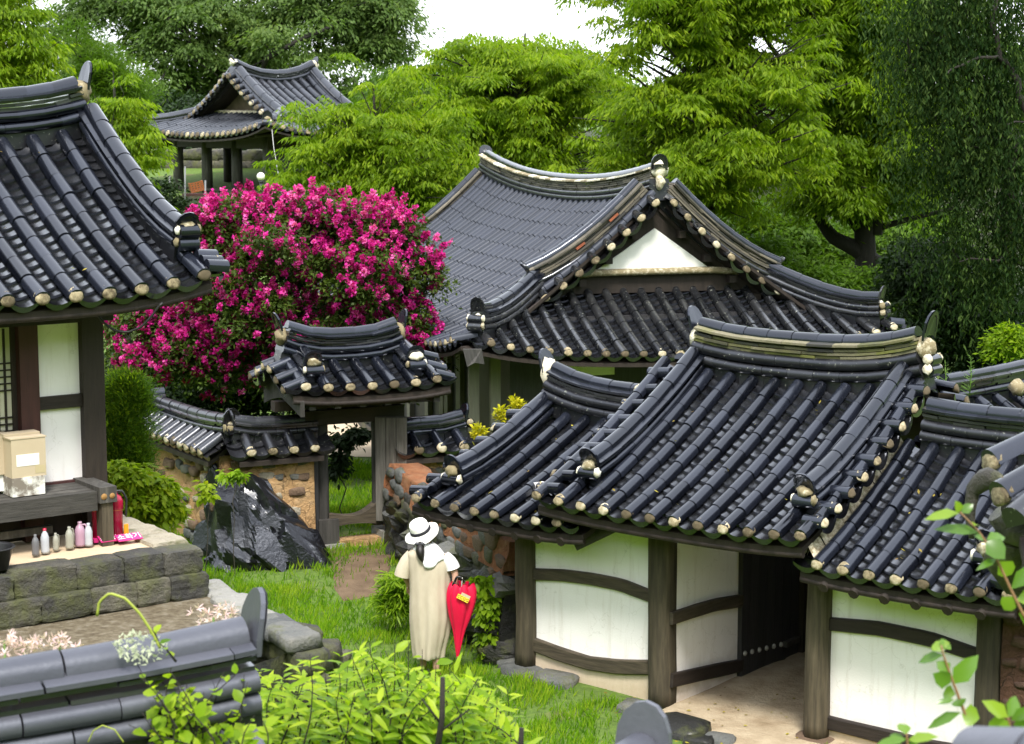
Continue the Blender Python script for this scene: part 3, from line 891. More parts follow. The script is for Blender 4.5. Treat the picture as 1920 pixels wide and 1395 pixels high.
def wall_stones(parent, A, B, z0, z1, th, n_u, n_v, mats, fill=.8, size=(.13, .08), proud=.0, jit=.35):
    A, B = Vector((A[0], A[1], 0)), Vector((B[0], B[1], 0)); t = (B - A).normalized(); nrm = Vector((t.y, -t.x, 0)); L = (B - A).length
    if nrm.y > 0: nrm = -nrm
    for j in range(n_v):
        for i in range(n_u):
            if random.random() > fill: continue
            f = (i + .5 + (j % 2) * .5 + random.uniform(-jit, jit)) / (n_u + .5); zz = z0 + (z1 - z0) * (j + .5 + random.uniform(-jit, jit) * .6) / n_v
            fz = (zz - z0) / (z1 - z0)
            p = A.lerp(B, min(max(f, .03), .97)) + nrm * (th / 2 + .04 * (1 - fz) + proud); p.z = zz
            s = random.uniform(.65, 1.25)
            stone(parent, p, (size[0] * s * random.uniform(.8, 1.3), .055, size[1] * s * random.uniform(.8, 1.2)), t, random.choice(mats), kind=random.choice((.45, .6)))

def m_jag(v, n=14, m=9):
    rd = random.Random(v * 17 + 3); V, F = [], []
    pl_ = [(Vector((rd.gauss(0, 1), rd.gauss(0, 1), rd.gauss(0, 1))).normalized(), rd.uniform(.75, 1.0)) for _ in range(16)]
    for i in range(m + 1):
        th = math.pi * i / m
        for k in range(n):
            ph = 2 * math.pi * (k + .5 * (i % 2)) / n; d = Vector((math.sin(th) * math.cos(ph), math.sin(th) * math.sin(ph), math.cos(th)))
            V.append(d * min(1.3, min(o / max(d.dot(q), .05) for q, o in pl_)) * (1 + .08 * noise.noise(d * 3 + Vector((v, 0, 0)))))
    for i in range(m):
        for k in range(n): F.append((i*n+k, (i+1)*n+k, (i+1)*n+(k+1) % n, i*n+(k+1) % n))
    return mesh('rock', V, F, False)
def jagged(parent, p, size, mat=None):
    mat = mat or M_STONED; k = ('jag', mat.name, random.randrange(7))
    if k not in STONES:
        me = m_jag(k[2]); me.materials.append(mat); STONES[k] = me
    return obj('stone', STONES[k], parent, None, basis(Vector(p), Vector((random.uniform(-1, 1), random.uniform(-1, 1), random.uniform(-.2, .2))), UP) @ Matrix.Diagonal((*size, 1)))

# ------------------------------------------------------------------ timber helpers
def post(name, P0, z1, w, mat, parent, yaw=0, taper=.9, wob=.012, n=12, d=None):
    """hand-hewn square-ish post with waney edges"""
    d = d or w; P0 = Vector(P0); V, F = [], []
    for i in range(n + 1):
        f = i / n; q = 1 + (taper - 1) * f
        for k in range(12):
            a = 2 * math.pi * k / 12
            x, y = math.cos(a), math.sin(a)
            sq = 1 / max(abs(x), abs(y)) ** .72
            p = Vector((x * sq * w / 2 * q, y * sq * d / 2 * q, 0)) @ Matrix.Rotation(R(-yaw), 3, 'Z')
            p = p * (1 + wob * 4 * noise.noise(Vector((x * 1.3, y * 1.3, f * 4 + P0.x * 3))))
            c = Vector((noise.noise(Vector((f * 1.5, P0.x, 3))) * wob * 1.5, noise.noise(Vector((f * 1.5, P0.y, 8))) * wob, 0))
            V.append(Vector((P0.x, P0.y, P0.z + (z1 - P0.z) * f)) + p + c)
    for i in range(n):
        for k in range(12): F.append((i*12+k, i*12+(k+1) % 12, (i+1)*12+(k+1) % 12, (i+1)*12+k))
    F.append(tuple(range(12))[::-1]); F.append(tuple(n*12+k for k in range(12)))
    return obj(name, mesh(name, V, F, True), parent, mat)
def log(name, pts, h, d, nrm, mat, parent, n=14, wob=.06):
    """naturally curved wall beam: rounded rectangle section along pts, height h, depth d out of the wall"""
    q = resample(pts, n); V, F, m = [], [], 8
    prof = [(-.5, -.42), (-.5, .42), (-.36, .5), (.36, .5), (.5, .42), (.5, -.42), (.36, -.5), (-.36, -.5)]
    for i, p in enumerate(q):
        t = (q[min(i+1, n)] - q[max(i-1, 0)]).normalized(); up = nrm.cross(t).normalized()
        if up.z < 0: up = -up
        s = 1 + wob * 2 * noise.noise(Vector((p.x * 2, p.y * 2, p.z * 2)))
        for a, b in prof: V.append(p + up * b * h * s + nrm * a * d)
    for i in range(n):
        for k in range(m): F.append((i*m+k, i*m+(k+1) % m, (i+1)*m+(k+1) % m, (i+1)*m+k))
    F.append(tuple(range(m))[::-1]); F.append(tuple(n*m+k for k in range(m)))
    return obj(name, mesh(name, V, F, False), parent, mat)
def fbox(fr, name, u0, u1, v0, v1, z0, z1, mat, parent, label=None, bev=0.0):
    mb = MB(); mb.box(fr.mat(0, 0, 0), u0, u1, -v1, -v0, z0, z1)
    return mb.build(name, mat, parent, label=label)

# ================================================================== GATEHOUSE (right)
FG = Frame(1.43, 17.74, -38.7)
gh = thing('gatehouse', 'white-walled gatehouse with raised middle roof, lower side roofs and an open passage', 'gatehouse', (1.43, 17.74, 0), -38.7)
kg = Kit(gh, M_TILE, M_SLAB, sp=.26, r=.061, limits={'pan_tile': 300, 'cover_tile': 300})
# middle roof
g6 = Gable(kg, FG, -1.06, 1.82, -1.63, 2.23, 1.95, 3.02, k=.26, le=.05, lr=.13)
us6 = [-.754 + .26 * i for i in range(-1, 11)]
g6.rows(us6); g6.pans([u + .13 for u in us6[:-1]])
g6.rows(us6[::2], -1, False, plug=False)
# left wing roof
g7 = Gable(kg, FG, -2.76, -.60, -1.40, 1.89, 1.71, 2.43, k=.22, le=.05, lr=.06)
us7 = [-2.385 + .255 * i for i in range(-1, 7)]
g7.rows(us7); g7.pans([u + .127 for u in us7])
g7.rows(us7[::2], -1, False, plug=False)
# right wing roof
g8 = Gable(kg, FG, 1.74, 3.72, -1.23, 1.71, 1.73, 2.61, k=.24, le=.03, lr=.03)
us8 = [1.944 + .25 * i for i in range(0, 8)]
g8.rows(us8); g8.pans([u - .125 for u in us8] + [us8[-1] + .125])
g8.rows(us8[::2], -1, False, plug=False)
def fallridge(kit, g, u, t1, sg=1, t0=.02, flare=.07, w=.16, base=1, slabs=2, cap_r=.078, endkw=None, vis=True, slab_mat=None, du=0.0):
    pts = []
    for i in range(15):
        f = i / 14; p = g.P(u + du * f, t0 + (t1 - t0) * f, sg) + UP * (.02 + flare * f ** 4); pts.append(p)
    h = kit.ridge(pts, g.roof, base, slabs, True, cap_r, w, vis, slab_mat=slab_mat, wide_mat=kit.tile, hb=.085, st=.03)
    kit.end(pts[-1], (pts[-1] - pts[-2]).normalized(), h, g.roof, **(endkw or dict(w=.20, hh=.13, lean=.25, blob=(.07, .07, .06), cyl=1, blobh=.10, back=-.02)))
    return pts, h
# descending ridges and main ridges
fallridge(kg, g6, -.66, .84); fallridge(kg, g6, 1.66, .83)
fallridge(kg, g6, 1.66, .9, -1); fallridge(kg, g6, -.66, .9, -1, vis=False)
fallridge(kg, g7, -2.42, .84); fallridge(kg, g7, -2.42, .84, -1, vis=False)
fallridge(kg, g8, 3.36, .83)
rp = g6.ridge_pts(-.72, 1.86, 16, .0, .02)
h = kg.ridge(rp, g6.roof, 2, 4, True, .082, .21, side_mat=M_TILE_DRK, slab_mat=M_MOSS, hb=.115, st=.034)
kg.end(rp[-1], FG.eu, h, g6.roof, w=.24, hh=.21, lean=.15, blob=(.10, .11, .12), cyl=2, blobh=.22)
kg.end(rp[0], -FG.eu, h, g6.roof, w=.24, hh=.17, lean=.35, blob=(.09, .11, .12), cyl=0, blobh=.25)
rp = g7.ridge_pts(-2.46, -.50, 12, .0, .05); rp = [p + UP * (.10 * (1 - i / 12) ** 3) for i, p in enumerate(rp)]
h = kg.ridge(rp, g7.roof, 2, 3, True, .082, .20, side_mat=M_TILE_DRK, slab_mat=M_SLAB, wide_mat=M_TILE, hb=.10, st=.034)
kg.end(rp[0], -FG.eu, h, g7.roof, w=.24, hh=.18, lean=.3, blob=(.07, .11, .15), cyl=0, blobh=.22)
rp = g8.ridge_pts(2.06, 3.62, 12, .0, .02)
h = kg.ridge(rp, g8.roof, 2, 3, True, .082, .20, side_mat=M_TILE_DRK, slab_mat=M_SLAB, wide_mat=M_TILE, hb=.10, st=.034)
kg.end(rp[-1], FG.eu, h, g8.roof, w=.24, hh=.18, lean=.3, blob=(.09, .11, .12), cyl=0, blobh=.22)
# verges: short tiles hanging out over the gable edges
g6.verge(1.77, 1, .10, .93, .27, .15, droop=-.02); g6.verge(1.78, 1, .10, .93, .27, .22, sg=-1)
g6.verge(-.84, -1, .12, .95, .27, .22); g7.verge(-2.56, -1, .12, .95, .27, .20); g8.verge(3.50, 1, .12, .95, .27, .22)
for g in (g6, g7, g8): g.eave_board()
# plaster seam along the foot of the middle roof's gable and weathered slates beside it
mb = MB()
for i in range(24):
    a, b = .06 + .93 * i / 24, .06 + .93 * (i + 1) / 24
    ja, jb = random.uniform(-.02, .02), random.uniform(-.02, .02)
    P = [g8.P(1.80, a) + UP * (.13 + ja), g8.P(1.885, a) + UP * (.012 + ja * .5), g8.P(1.885, b) + UP * (.012 + jb * .5), g8.P(1.80, b) + UP * (.13 + jb)]
    mb.add(P + [p - UP * .12 - FG.eu * .03 for p in P], [(0, 1, 2, 3), (1, 5, 6, 2), (0, 3, 7, 4)])
mb.build('plaster_seam', M_LIME, g8.roof)
g8.rafters([1.98 + .29 * i for i in range(6)], r=.05, dz=.215, tout=1.0)
g7.rafters([-2.55 + .28 * i for i in range(7)], r=.05, dz=.21, tout=.99)
g6.rafters([-.9 + .29 * i for i in range(10)], r=.048, dz=.18, tout=.94)
kg.flush()
# walls: timber posts, curved rails and plaster panels on the front plane v = 0
def on0(x, y, v=0.0):
    u, z = FG.on_v(x, y, v); return FG(u, v, z)
post('post', FG(-1.66, -.02, .08), 1.80, .22, M_WOODP, gh, -38.7, .95)
post('post', FG(.0, .0, -.03), 2.05, .25, M_WOODP, gh, -38.7, 1.0, .02)
post('post', FG(1.68, .0, .02), 1.80, .22, M_WOODP, gh, -38.7, .95)
post('post', FG(3.32, .0, -.3), 1.80, .22, M_WOODP, gh, -38.7, .95)
stone(gh, FG(1.68, .0, -.06), (.20, .20, .11), FG.eu, M_STONEB, 'base_stone', 3, .02)
stone(gh, FG(.0, .0, -.08), (.24, .22, .07), FG.eu, M_STONEB, 'base_stone', 4, .02)
stone(gh, FG(-1.66, .0, .0), (.22, .20, .10), FG.eu, M_STONE, 'base_stone', 5, .02)
fbox(FG, 'wall_panel', -1.60, -.06, -.14, -.035, -.10, 1.95, M_WHITE, gh)
fbox(FG, 'wall_panel', 1.72, 3.30, -.14, -.035, -.45, 1.85, M_WHITE, gh)
nv = FG.ev
log('wall_rail', [on0(995, 1076, -.02), on0(1055, 1078, -.02), on0(1110, 1085, -.02), on0(1165, 1096, -.02), on0(1222, 1118, -.02)], .115, .07, nv, M_WOODPH, gh)
log('wall_rail', [on0(995, 1205, -.02), on0(1050, 1226, -.02), on0(1105, 1243, -.02), on0(1160, 1250, -.02), on0(1222, 1251, -.02)], .135, .07, nv, M_WOODPH, gh)
log('wall_rail', [on0(1545, 1168, -.02), on0(1650, 1178, -.02), on0(1745, 1198, -.02), on0(1835, 1228, -.02)], .12, .07, nv, M_WOODDH, gh)
log('wall_rail', [on0(1545, 1352, -.02), on0(1650, 1378, -.02), on0(1745, 1400, -.02), on0(1835, 1415, -.02)], .12, .07, nv, M_WOODDH, gh)
def dado(tops, zb):
    n = len(tops); q = resample(tops, 14); a = [p + nv * .012 for p in q]; b = [Vector((p.x, p.y, zb)) for p in a]
    mb = MB(); mb.add(a + b, [(i, i + 1, 15 + i + 1, 15 + i) for i in range(14)]); mb.add([p - nv * .03 for p in a + b], [(i, i + 1, 15 + i + 1, 15 + i) for i in range(14)])
    mb.build('lower_panel', M_DADO, gh)
dado([on0(1000, 1208, -.037), on0(1050, 1228, -.037), on0(1105, 1245, -.037), on0(1160, 1252, -.037), on0(1222, 1253, -.037)], -.14)
dado([on0(1550, 1354, -.037), on0(1650, 1380, -.037), on0(1745, 1402, -.037), on0(1830, 1417, -.037)], -.5)
log('top_beam', [FG(-1.75, -.02, 1.70), FG(-.1, -.02, 1.74)], .16, .16, nv, M_WOODDH, gh)
log('top_beam', [FG(1.6, -.02, 1.66), FG(3.4, -.02, 1.66)], .16, .16, nv, M_WOODDH, gh)
log('top_beam', [FG(-.15, .0, 1.98), FG(1.8, .0, 1.98)], .16, .16, nv, M_WOODDH, gh)
# exposed timber end under the corner of the middle roof
mb = MB(); A, B_ = on0(1075, 1018, .28), on0(1165, 975, -.05)
mb.tube([A, B_], [.085, .085], 4, ref=(0, 0, 1)); mb.build('bracket_beam', M_WOODG, gh)
# passage: left wall plane u = .12, running inwards
def onu(x, y, u=.13):
    v, z = FG.on_u(x, y, u); return FG(u, v, z)
fbox(FG, 'passage_wall', .0, .10, -1.20, -.05, -.25, 1.95, M_WHITE, gh)
log('wall_rail', [onu(1258, 1160), onu(1300, 1146), onu(1340, 1134), onu(1390, 1126)], .12, .05, FG.eu, M_WOODPH, gh)
log('wall_rail', [onu(1258, 1276), onu(1320, 1262), onu(1390, 1247)], .13, .05, FG.eu, M_WOODDH, gh)
dv0, dz0 = FG.on_u(1386, 1290, .13); dv1, dz1 = FG.on_u(1492, 1266, .13)
door = fbox(FG, 'door', .06, .12, dv1, dv0, -.20, 2.1, M_BLACKD, gh)
for i in range(7):
    a = dv0 + (dv1 - dv0) * i / 7; b = dv0 + (dv1 - dv0) * (i + .955) / 7
    fbox(FG, 'door_board', .122, .150, b, a, -.16, 2.05, M_BLACKD, door)
M_NAIL = mat_plain('iron_stud', [(.2, (.25, .24, .22)), (.8, (.40, .39, .36))], 20, .45)
for i in range(7):
    v, z = FG.on_u(1397 + 13.5 * i, 1225 - 3.3 * i, .155)
    MB().lathe(Matrix.Translation(FG(.150, v, z)) @ FG.mat().to_3x3().to_4x4() @ Matrix.Rotation(R(90), 4, 'Y'), [(.028, 0), (.026, .012), (.014, .022), (.0, .025)], 10).build('door_stud', M_NAIL, door)
v, z = FG.on_u(1478, 1204, .155)
fbox(FG, 'latch', .150, .20, v - .16, v + .10, z - .03, z + .03, M_WOODG, door)
fbox(FG, 'door_frame', .02, .2, dv1 - .14, dv1 - .01, -.3, 2.1, M_WOODD, gh)
fbox(FG, 'passage_shade_panel', .1, 1.95, dv1 - .32, dv1 - .2, -.3, 2.2, M_BLACKD, gh)  # dark panel added so the depth of the passage looks dark
fbox(FG, 'passage_wall', 1.62, 1.72, -2.6, -.12, -.3, 1.95, M_CLAYR, gh)
fbox(FG, 'rear_wall', -1.7, .0, -2.7, -2.6, -.2, 1.75, M_WHITE, gh)
fbox(FG, 'side_wall', -1.76, -1.66, -2.7, -.1, -.2, 1.80, M_WHITE, gh)
# low wall of clay and brick to the right of the last post
rough_wall('side_wall', FG(3.44, -.06, 0), FG(5.0, -.06, 0), -.6, 1.7, .2, M_CLAYD, gh, 14, 10)
wall_stones(gh, FG(3.44, -.06, 0), FG(5.0, -.06, 0), -.4, 1.5, .2, 8, 11, [M_STONEX], .95, (.10, .045), -.02, .1)

# ================================================================== OLD HALL (behind)
FH = Frame(2.415, 25.256, 16.7)
hall = thing('main_hall', 'large hall with hip-and-gable tiled roof and white gable triangle behind the gatehouse', 'hall', (2.415, 25.256, .3), 16.7)
kh = Kit(hall, M_TILE_OLD, M_HSLAB, sp=.26, r=.062, limits={})
km = Kit(hall, M_TILE_FAR, M_HSLAB, sp=.26, r=.062, low=False, limits={'cover_tile': 0, 'pan_tile': 0})
HB = 11.4
rh = HipGable(kh, FH, 6.4, HB, 1.35, 2.42, 4.26, k=.36, lift=.34, fall=1.0, bt=1.72, lr=.30)
rh.end_rows(0, True, .26, a0=-1.771 + .26 * 7)
rh.kit = km; rh.main_rows(-1, True, .262); rh.main_rows(1, False, .52, pans=False, plug=False); rh.end_rows(1, False, .52, pans=False, plug=False); rh.kit = kh
for sg in (-1, 1):
    pts = rh.hip(sg, 0, .30, 1.62); pts = [p + UP * .07 * (i / 14) ** 4 for i, p in enumerate(pts)]
    h = kh.ridge(pts, rh.roof, 2, 3, True, .08, .17, hb=.085, slab_mat=M_SLAB, wide_mat=M_TILE, capmat=M_TILE)
    kh.end(pts[-1], (pts[-1] - pts[-2]).normalized(), h, rh.roof, w=.21, hh=.15, lean=.3, blob=(.05, .07, .05), cyl=2, blobh=.16, cyl_l=.2)
    pts = rh.fall_ridge(sg, 0, 1.42); pts = [p + UP * .12 * (i / 14) ** 3 for i, p in enumerate(pts)]
    h = kh.ridge(pts, rh.roof, 1, 5, True, .078, .18, hb=.07, capmat=M_TILE, st=.034)
    kh.end(pts[-1], (pts[-1] - pts[-2]).normalized(), h, rh.roof, w=.2, hh=.09, lean=.5, blob=(.08, .10, .08), cyl=0, blobh=.06)
    rh.verge(sg, 0, 1.5, .30, .28, .22, r=.07)
pts = rh.fall_ridge(-1, 1, 1.2); h = kh.ridge(pts, rh.roof, 0, 5, True, .078, .18, capmat=M_TILE)
pts = rh.hip(-1, 1, .4); kh.ridge(pts, rh.roof, 1, 3, True, .08, .17, hb=.085, slab_mat=M_SLAB, capmat=M_TILE)
for i, (sg, j) in enumerate(((-1, 4), (-1, 8))):     # two red replacement slabs in the left verge ridge
    q = rh.fall_ridge(sg, 0, 1.42); a, b = q[j], q[j + 1]
    obj('ridge_slab', piece(('terra', i), M_TERRA, lambda: m_slab(1.0, .245, .03)), rh.roof, None, basis(a + UP * .19, b - a, UP) @ Matrix.Diagonal(((b - a).length, 1, 1, 1)), 'red terracotta replacement slab')
rp = rh.ridge_pts(28)
h = kh.ridge(rp, rh.roof, 2, 5, True, .08, .22, side_mat=M_TILE_DRK, hb=.075, st=.03, capmat=M_TILE, wide_mat=M_LIME)
kh.end(rp[0], FH.ev, h, rh.roof, w=.25, hh=.16, lean=.12, blob=(.11, .11, .11), cyl=0, blobh=.27)
kh.end(rp[0] + FH.ev * .05, FH.ev, h, rh.roof, w=.2, hh=.02, lean=.12, blob=(.07, .07, .10), cyl=0, blobh=.08)
kh.end(rp[-1], -FH.ev, h, rh.roof, w=.25, hh=.14, lean=.3, blob=(.06, .1, .15), cyl=0, blobh=.22)
# tile course along the foot of the gable
q = [rh.E(-1.55 + 3.1 * i / 12, 1.66) + UP * .05 for i in range(13)]
kh.row(q, UP.cross(FH.eu), rh.roof, True, False, name='gable_foot_tile', r=.06)
q = [p + UP * .07 - FH.ev * .03 for p in q[3:-1]]
kh.row(q, UP.cross(FH.eu), rh.roof, True, False, name='gable_foot_tile', r=.045)
kh.flush(); km.flush()
# gable: dark boards with a white plaster triangle
def hz(a, b=1.46): return rh.M(b, rh.H - abs(a), 1).z
mb = MB(); n = 12; A = 1.85
top = [FH(-A + 2*A*i/n, -1.46, hz(-A + 2*A*i/n) - .10) for i in range(n+1)]; bot = [FH(-A + 2*A*i/n, -1.46, rh.E(0, 1.7).z - .12) for i in range(n+1)]
mb.add(top + bot, [(i, i+1, n+1+i+1, n+1+i) for i in range(n)])
mb.add([p + FH.ev * -.06 for p in top + bot], [(i, i+1, n+1+i+1, n+1+i) for i in range(n)])
mb.build('gable_boards', M_WOODD, hall)
T = [FH.on_v(1228, 428, -1.42), FH.on_v(1335, 506, -1.42), FH.on_v(1112, 512, -1.42)]
mb = MB(); P = [FH(u, -1.42, z) for u, z in T]; P2 = [FH(u, -1.45, z) for u, z in T]
mb.add(P + P2, [(0, 1, 2), (3, 5, 4), (0, 3, 4, 1), (1, 4, 5, 2), (2, 5, 3, 0)]); mb.build('gable_plaster', M_GABLE, hall)
mb = MB(); L_ = [FH(u, -1.40, z) for u, z in (FH.on_v(1040, 527, -1.40), FH.on_v(1110, 512, -1.40), FH.on_v(1340, 506, -1.40), FH.on_v(1420, 512, -1.40))]
mb.tube(L_, .05, 8); mb.build('gable_sill_plaster', M_LIME, hall)
for i in range(4):
    for sg in (-1, 1):
        a = sg * (.35 + .38 * i); z = hz(a) - .28
        fbox(FH, 'purlin_end', a - .05, a + .05, -1.8, -1.32, z - .05, z + .05, M_WOODD, hall)
for sg in (-1, 1):                                   # bargeboards under the verge
    q = [rh.M(1.42, rh.H - .03 - (rh.H - 1.35) * i / 10, sg) - UP * .16 for i in range(11)]
    mb = MB(); mb.add([p + UP * .06 for p in q] + [p - UP * .12 for p in q], [(i, i+1, 12+i, 11+i) for i in range(10)]); mb.build('bargeboard', M_WOODD, hall)
# hall body: dark timber walls with pale posts
fbox(FH, 'wall', -2.25, 2.25, -HB + 1.0, -1.0, .2, 2.85, M_BLACKD, hall)
fbox(FH, 'platform', -2.9, 2.9, -HB + .5, -.55, -.3, .5, M_STONED, hall)
for x in (887, 927):
    u, z = FH.on_v(x, 740, -.99); fbox(FH, 'post', u - .07, u + .07, -1.0, -.93, .5, 2.75, M_PALEW if x < 900 else M_PALEW, hall)
for i in range(3):
    u0 = -1.62 + 1.35 * i
    fbox(FH, 'upper_panel', u0, u0 + .85, -1.0, -.97, 2.05, 2.75, M_WHITE, hall)
for x in (834, 866):
    v, z = FH.on_u(x, 740, -2.26); fbox(FH, 'post', -2.32, -2.25, v - .12, v + .12, .5, 2.75, M_PALEW, hall)
for i in range(6): fbox(FH, 'post', -2.33, -2.25, -4.2 - i * 1.2, -4.0 - i * 1.2, .5, 2.75, M_PALEW, hall)
for i in range(9):
    a = -1.9 + .47 * i; MB().tube([FH(a, -1.2, 2.62), FH(a, -.25, 2.34)], .062, 10).build('rafter', M_WOODP, rh.roof)
# hip rafter end cap: a weathered board hanging at the near corner
c = [at_y(868, 655, 23.6), at_y(903, 655, 23.9), at_y(908, 683, 23.9), at_y(890, 680, 23.7), at_y(876, 688, 23.6)]
mb = MB(); mb.add(c + [p + Vector((0, .06, 0)) for p in c], [(0, 1, 2, 3, 4), (9, 8, 7, 6, 5)] + [(i, (i+1) % 5, 5 + (i+1) % 5, 5 + i) for i in range(5)]); mb.build('corner_board', M_WOODG, hall)

# ================================================================== LEFT HOUSE
FL = Frame(-4.324, 16.333, 36.1)
PZ = 1.70                                             # top of its stone platform
lh = thing('timber_house', 'timber house with white plaster panels and dark tiled roof on the left', 'house', FL(0, -.9, PZ), 36.1)
kl = Kit(lh, M_TILE, M_SLAB, sp=.31, r=.074, exp=.34, pexp=.135, sag=.06)
gl = Gable(kl, FL, -2.6, 1.98, -2.475, 2.475, 4.0, 5.36, k=.24, le=.16, lr=.20, pw=4)
usl = [.31 * i for i in range(-8, 7)]
gl.rows(usl); gl.pans([u + .155 for u in usl[:-1]]); gl.rows(usl[::2], -1, False, plug=False)
fallridge(kl, gl, 1.86, .86, w=.18, slabs=2, base=1, cap_r=.09, flare=.10, endkw=dict(w=.25, hh=.17, lean=.2, blob=(.06, .09, .07), cyl=2, blobh=.17, cyl_l=.2, back=-.03))
fallridge(kl, gl, 1.80, .86, -1, vis=False)
gl.verge(1.92, 1, .90, .985, .16, .16, r=.07)
rp = [gl.P(-2.6 + 4.45 * i / 16, 0) + UP * .02 for i in range(17)]
h = kl.ridge(rp, gl.roof, 2, 3, True, .09, .22, hb=.11, st=.04, wide_mat=M_TILE)
kl.end(rp[-1], FL.eu, h, gl.roof, w=.26, hh=.22, lean=.2, blob=(.12, .13, .13), cyl=0, blobh=.26, back=.05)
gl.eave_board(); gl.rafters([-.6 + .31 * i for i in range(9)], r=.05, dz=.19, tout=.93)
kl.flush()
def onL(x, y, v=-.8):
    u, z = FL.on_v(x, y, v); return u, z
u_c, _ = onL(168, 750); u_a, z_t = onL(65, 608); u_b, _ = onL(152, 608); _, z_m1 = onL(108, 742); _, z_m0 = onL(108, 766); _, z_b = onL(108, 905)
fbox(FL, 'wall_panel', u_a - .03, u_b + .04, -.92, -.83, z_m0 - .02, z_t + .05, M_WHITE, lh)
fbox(FL, 'wall_panel', u_a - .03, u_b + .04, -.92, -.832, z_b - .05, z_m0 - .021, M_WHITE, lh)
fbox(FL, 'corner_post', u_b - .02, u_b + .19, -.95, -.74, PZ, 4.1, M_WOODD, lh)
fbox(FL, 'door_post', u_a - .17, u_a + .01, -.93, -.76, PZ, 3.75, M_WOODR, lh)
fbox(FL, 'rail', u_a, u_b, -.90, -.785, z_m0, z_m1, M_WOODDH, lh)
fbox(FL, 'rail', u_a, u_b, -.90, -.79, z_b - .09, z_b + .01, M_WOODR, lh)
fbox(FL, 'rail', -1.5, u_b + .3, -.95, -.75, z_t - .005, z_t + .15, M_WOODD, lh)
fbox(FL, 'top_beam', -1.5, u_b + .3, -1.0, -.70, z_t + .16, z_t + .42, M_WOODD, lh)
fbox(FL, 'side_wall', u_b + .02, u_b + .10, -4.0, -.94, PZ, 4.05, M_WHITE, lh)
fbox(FL, 'underfloor_board', -2.4, u_b + .1, -.93, -.86, PZ, z_b - .06, M_WOODD, lh)
# lattice door with paper behind
u_r = u_a - .19
M_PAPER = mat_plain('door_paper', [(.2, (.55, .52, .40)), (.8, (.66, .63, .50))], 3, .9, .1)
ld = fbox(FL, 'lattice_door', u_r - .9, u_r, -.92, -.885, 2.05, z_t, M_PAPER, lh)
for i in range(13): fbox(FL, 'lattice_bar', u_r - .07 * i - .018, u_r - .07 * i, -.886, -.866, 2.05, z_t - .03, M_WOODD, ld)
for i in range(24):
    if i % 8 < 5: fbox(FL, 'lattice_bar', u_r - .9, u_r, -.885, -.864, 2.1 + .062 * i, 2.112 + .062 * i, M_WOODD, ld)
fbox(FL, 'door_stile', u_r - .02, u_r + .035, -.9, -.85, 2.05, z_t - .01, M_WOODD, ld)
# hanging cable under the eave
q = [at_y(183, 590, 17.1), at_y(195, 606, 17.1), at_y(215, 620, 17.1), at_y(240, 623, 17.1), at_y(265, 613, 17.1), at_y(285, 592, 17.1), at_y(296, 576, 17.1), at_y(305, 568, 17.1)]
q = resample(q, 20); cb = MB().tube(q, .011, 6)
tag(cb.build('hanging_cable', mat_plain('black_rubber', [(.2, (.01, .01, .01)), (.8, (.02, .02, .02))], 9, .5)), 'black cable sagging below the left house eave', 'cable')
# platform: earth fill edged with two courses of dressed stones
pl = thing('stone_platform', 'mossy two-course stone platform under the left house', 'platform', FL(1.6, .3, 1.15), 36.1)
M_FILL = mat_plain('platform_earth', [(.2, (.40, .29, .18)), (.8, (.58, .46, .32))], 3, .9, .3, .01)
PV, PU = .36, 1.62                                   # front plane and right end
fbox(FL, 'fill', -3.0, PU - .15, -4.0, PV - .12, .9, PZ - .02, M_FILL, pl)
def m_block(seed):
    rd = Vector((seed * 1.7, seed * .9, seed * 2.1)); V, F, n = [], [], 7
    idx = {}
    def vert(p):
        k = tuple(round(c, 4) for c in p)
        if k not in idx:
            q = Vector(p); e = sum(1 for c in q if abs(abs(c) - 1) < 1e-6)
            r = q * (1 - (.045 if e == 2 else .10 if e == 3 else 0))
            d = .050 * noise.noise(q * 1.3 + rd) + .040 * noise.noise(q * 3.4 + rd) + .022 * noise.noise(q * 7.5 + rd)
            idx[k] = len(V); V.append(r * (1 + d))
        return idx[k]
    for ax in range(3):
        for sg in (-1, 1):
            for i in range(n):
                for j in range(n):
                    f = []
                    for a, b in ((i, j), (i+1, j), (i+1, j+1), (i, j+1)):
                        p = [0, 0, 0]; p[ax] = sg; p[(ax+1) % 3] = -1 + 2*a/n; p[(ax+2) % 3] = -1 + 2*b/n; f.append(vert(p))
                    F.append(tuple(f) if sg > 0 else tuple(f[::-1]))
    return mesh('stone', V, F, False)
def dressed(u0, u1, v0, v1, z0, z1, mat, seed):
    """one worn block with rounded arrises"""
    V, F = [], []; n = (6, 4, 4)
    me = m_block(seed); me.materials.append(mat)
    c = FL((u0 + u1) / 2, (v0 + v1) / 2, (z0 + z1) / 2)
    return obj('stone', me, pl, None, basis(c, FL.eu, UP) @ Matrix.Diagonal(((u1 - u0) / 2 * 1.03, (v1 - v0) / 2, (z1 - z0) / 2 * 1.04, 1)))
us = [-2.4, -1.75, -1.15, -.62, -.16, .42, .86, 1.24, PU]
for i in range(len(us) - 1): dressed(us[i], us[i+1], PV - .30, PV + .02 + random.uniform(-.03, .03), PZ - .225, PZ + random.uniform(-.03, .02), M_STONEP, 20 + i)
us = [-2.5, -1.9, -1.35, -.86, -.40, .06, .53, .96, 1.28, PU + .03]
for i in range(len(us) - 1): dressed(us[i], us[i+1], PV - .28, PV + .05 + random.uniform(-.03, .03), PZ - .45, PZ - .225, M_STONEP, 40 + i)
vs = [PV - .3, -.35, -.8, -1.25, -1.75, -2.3]
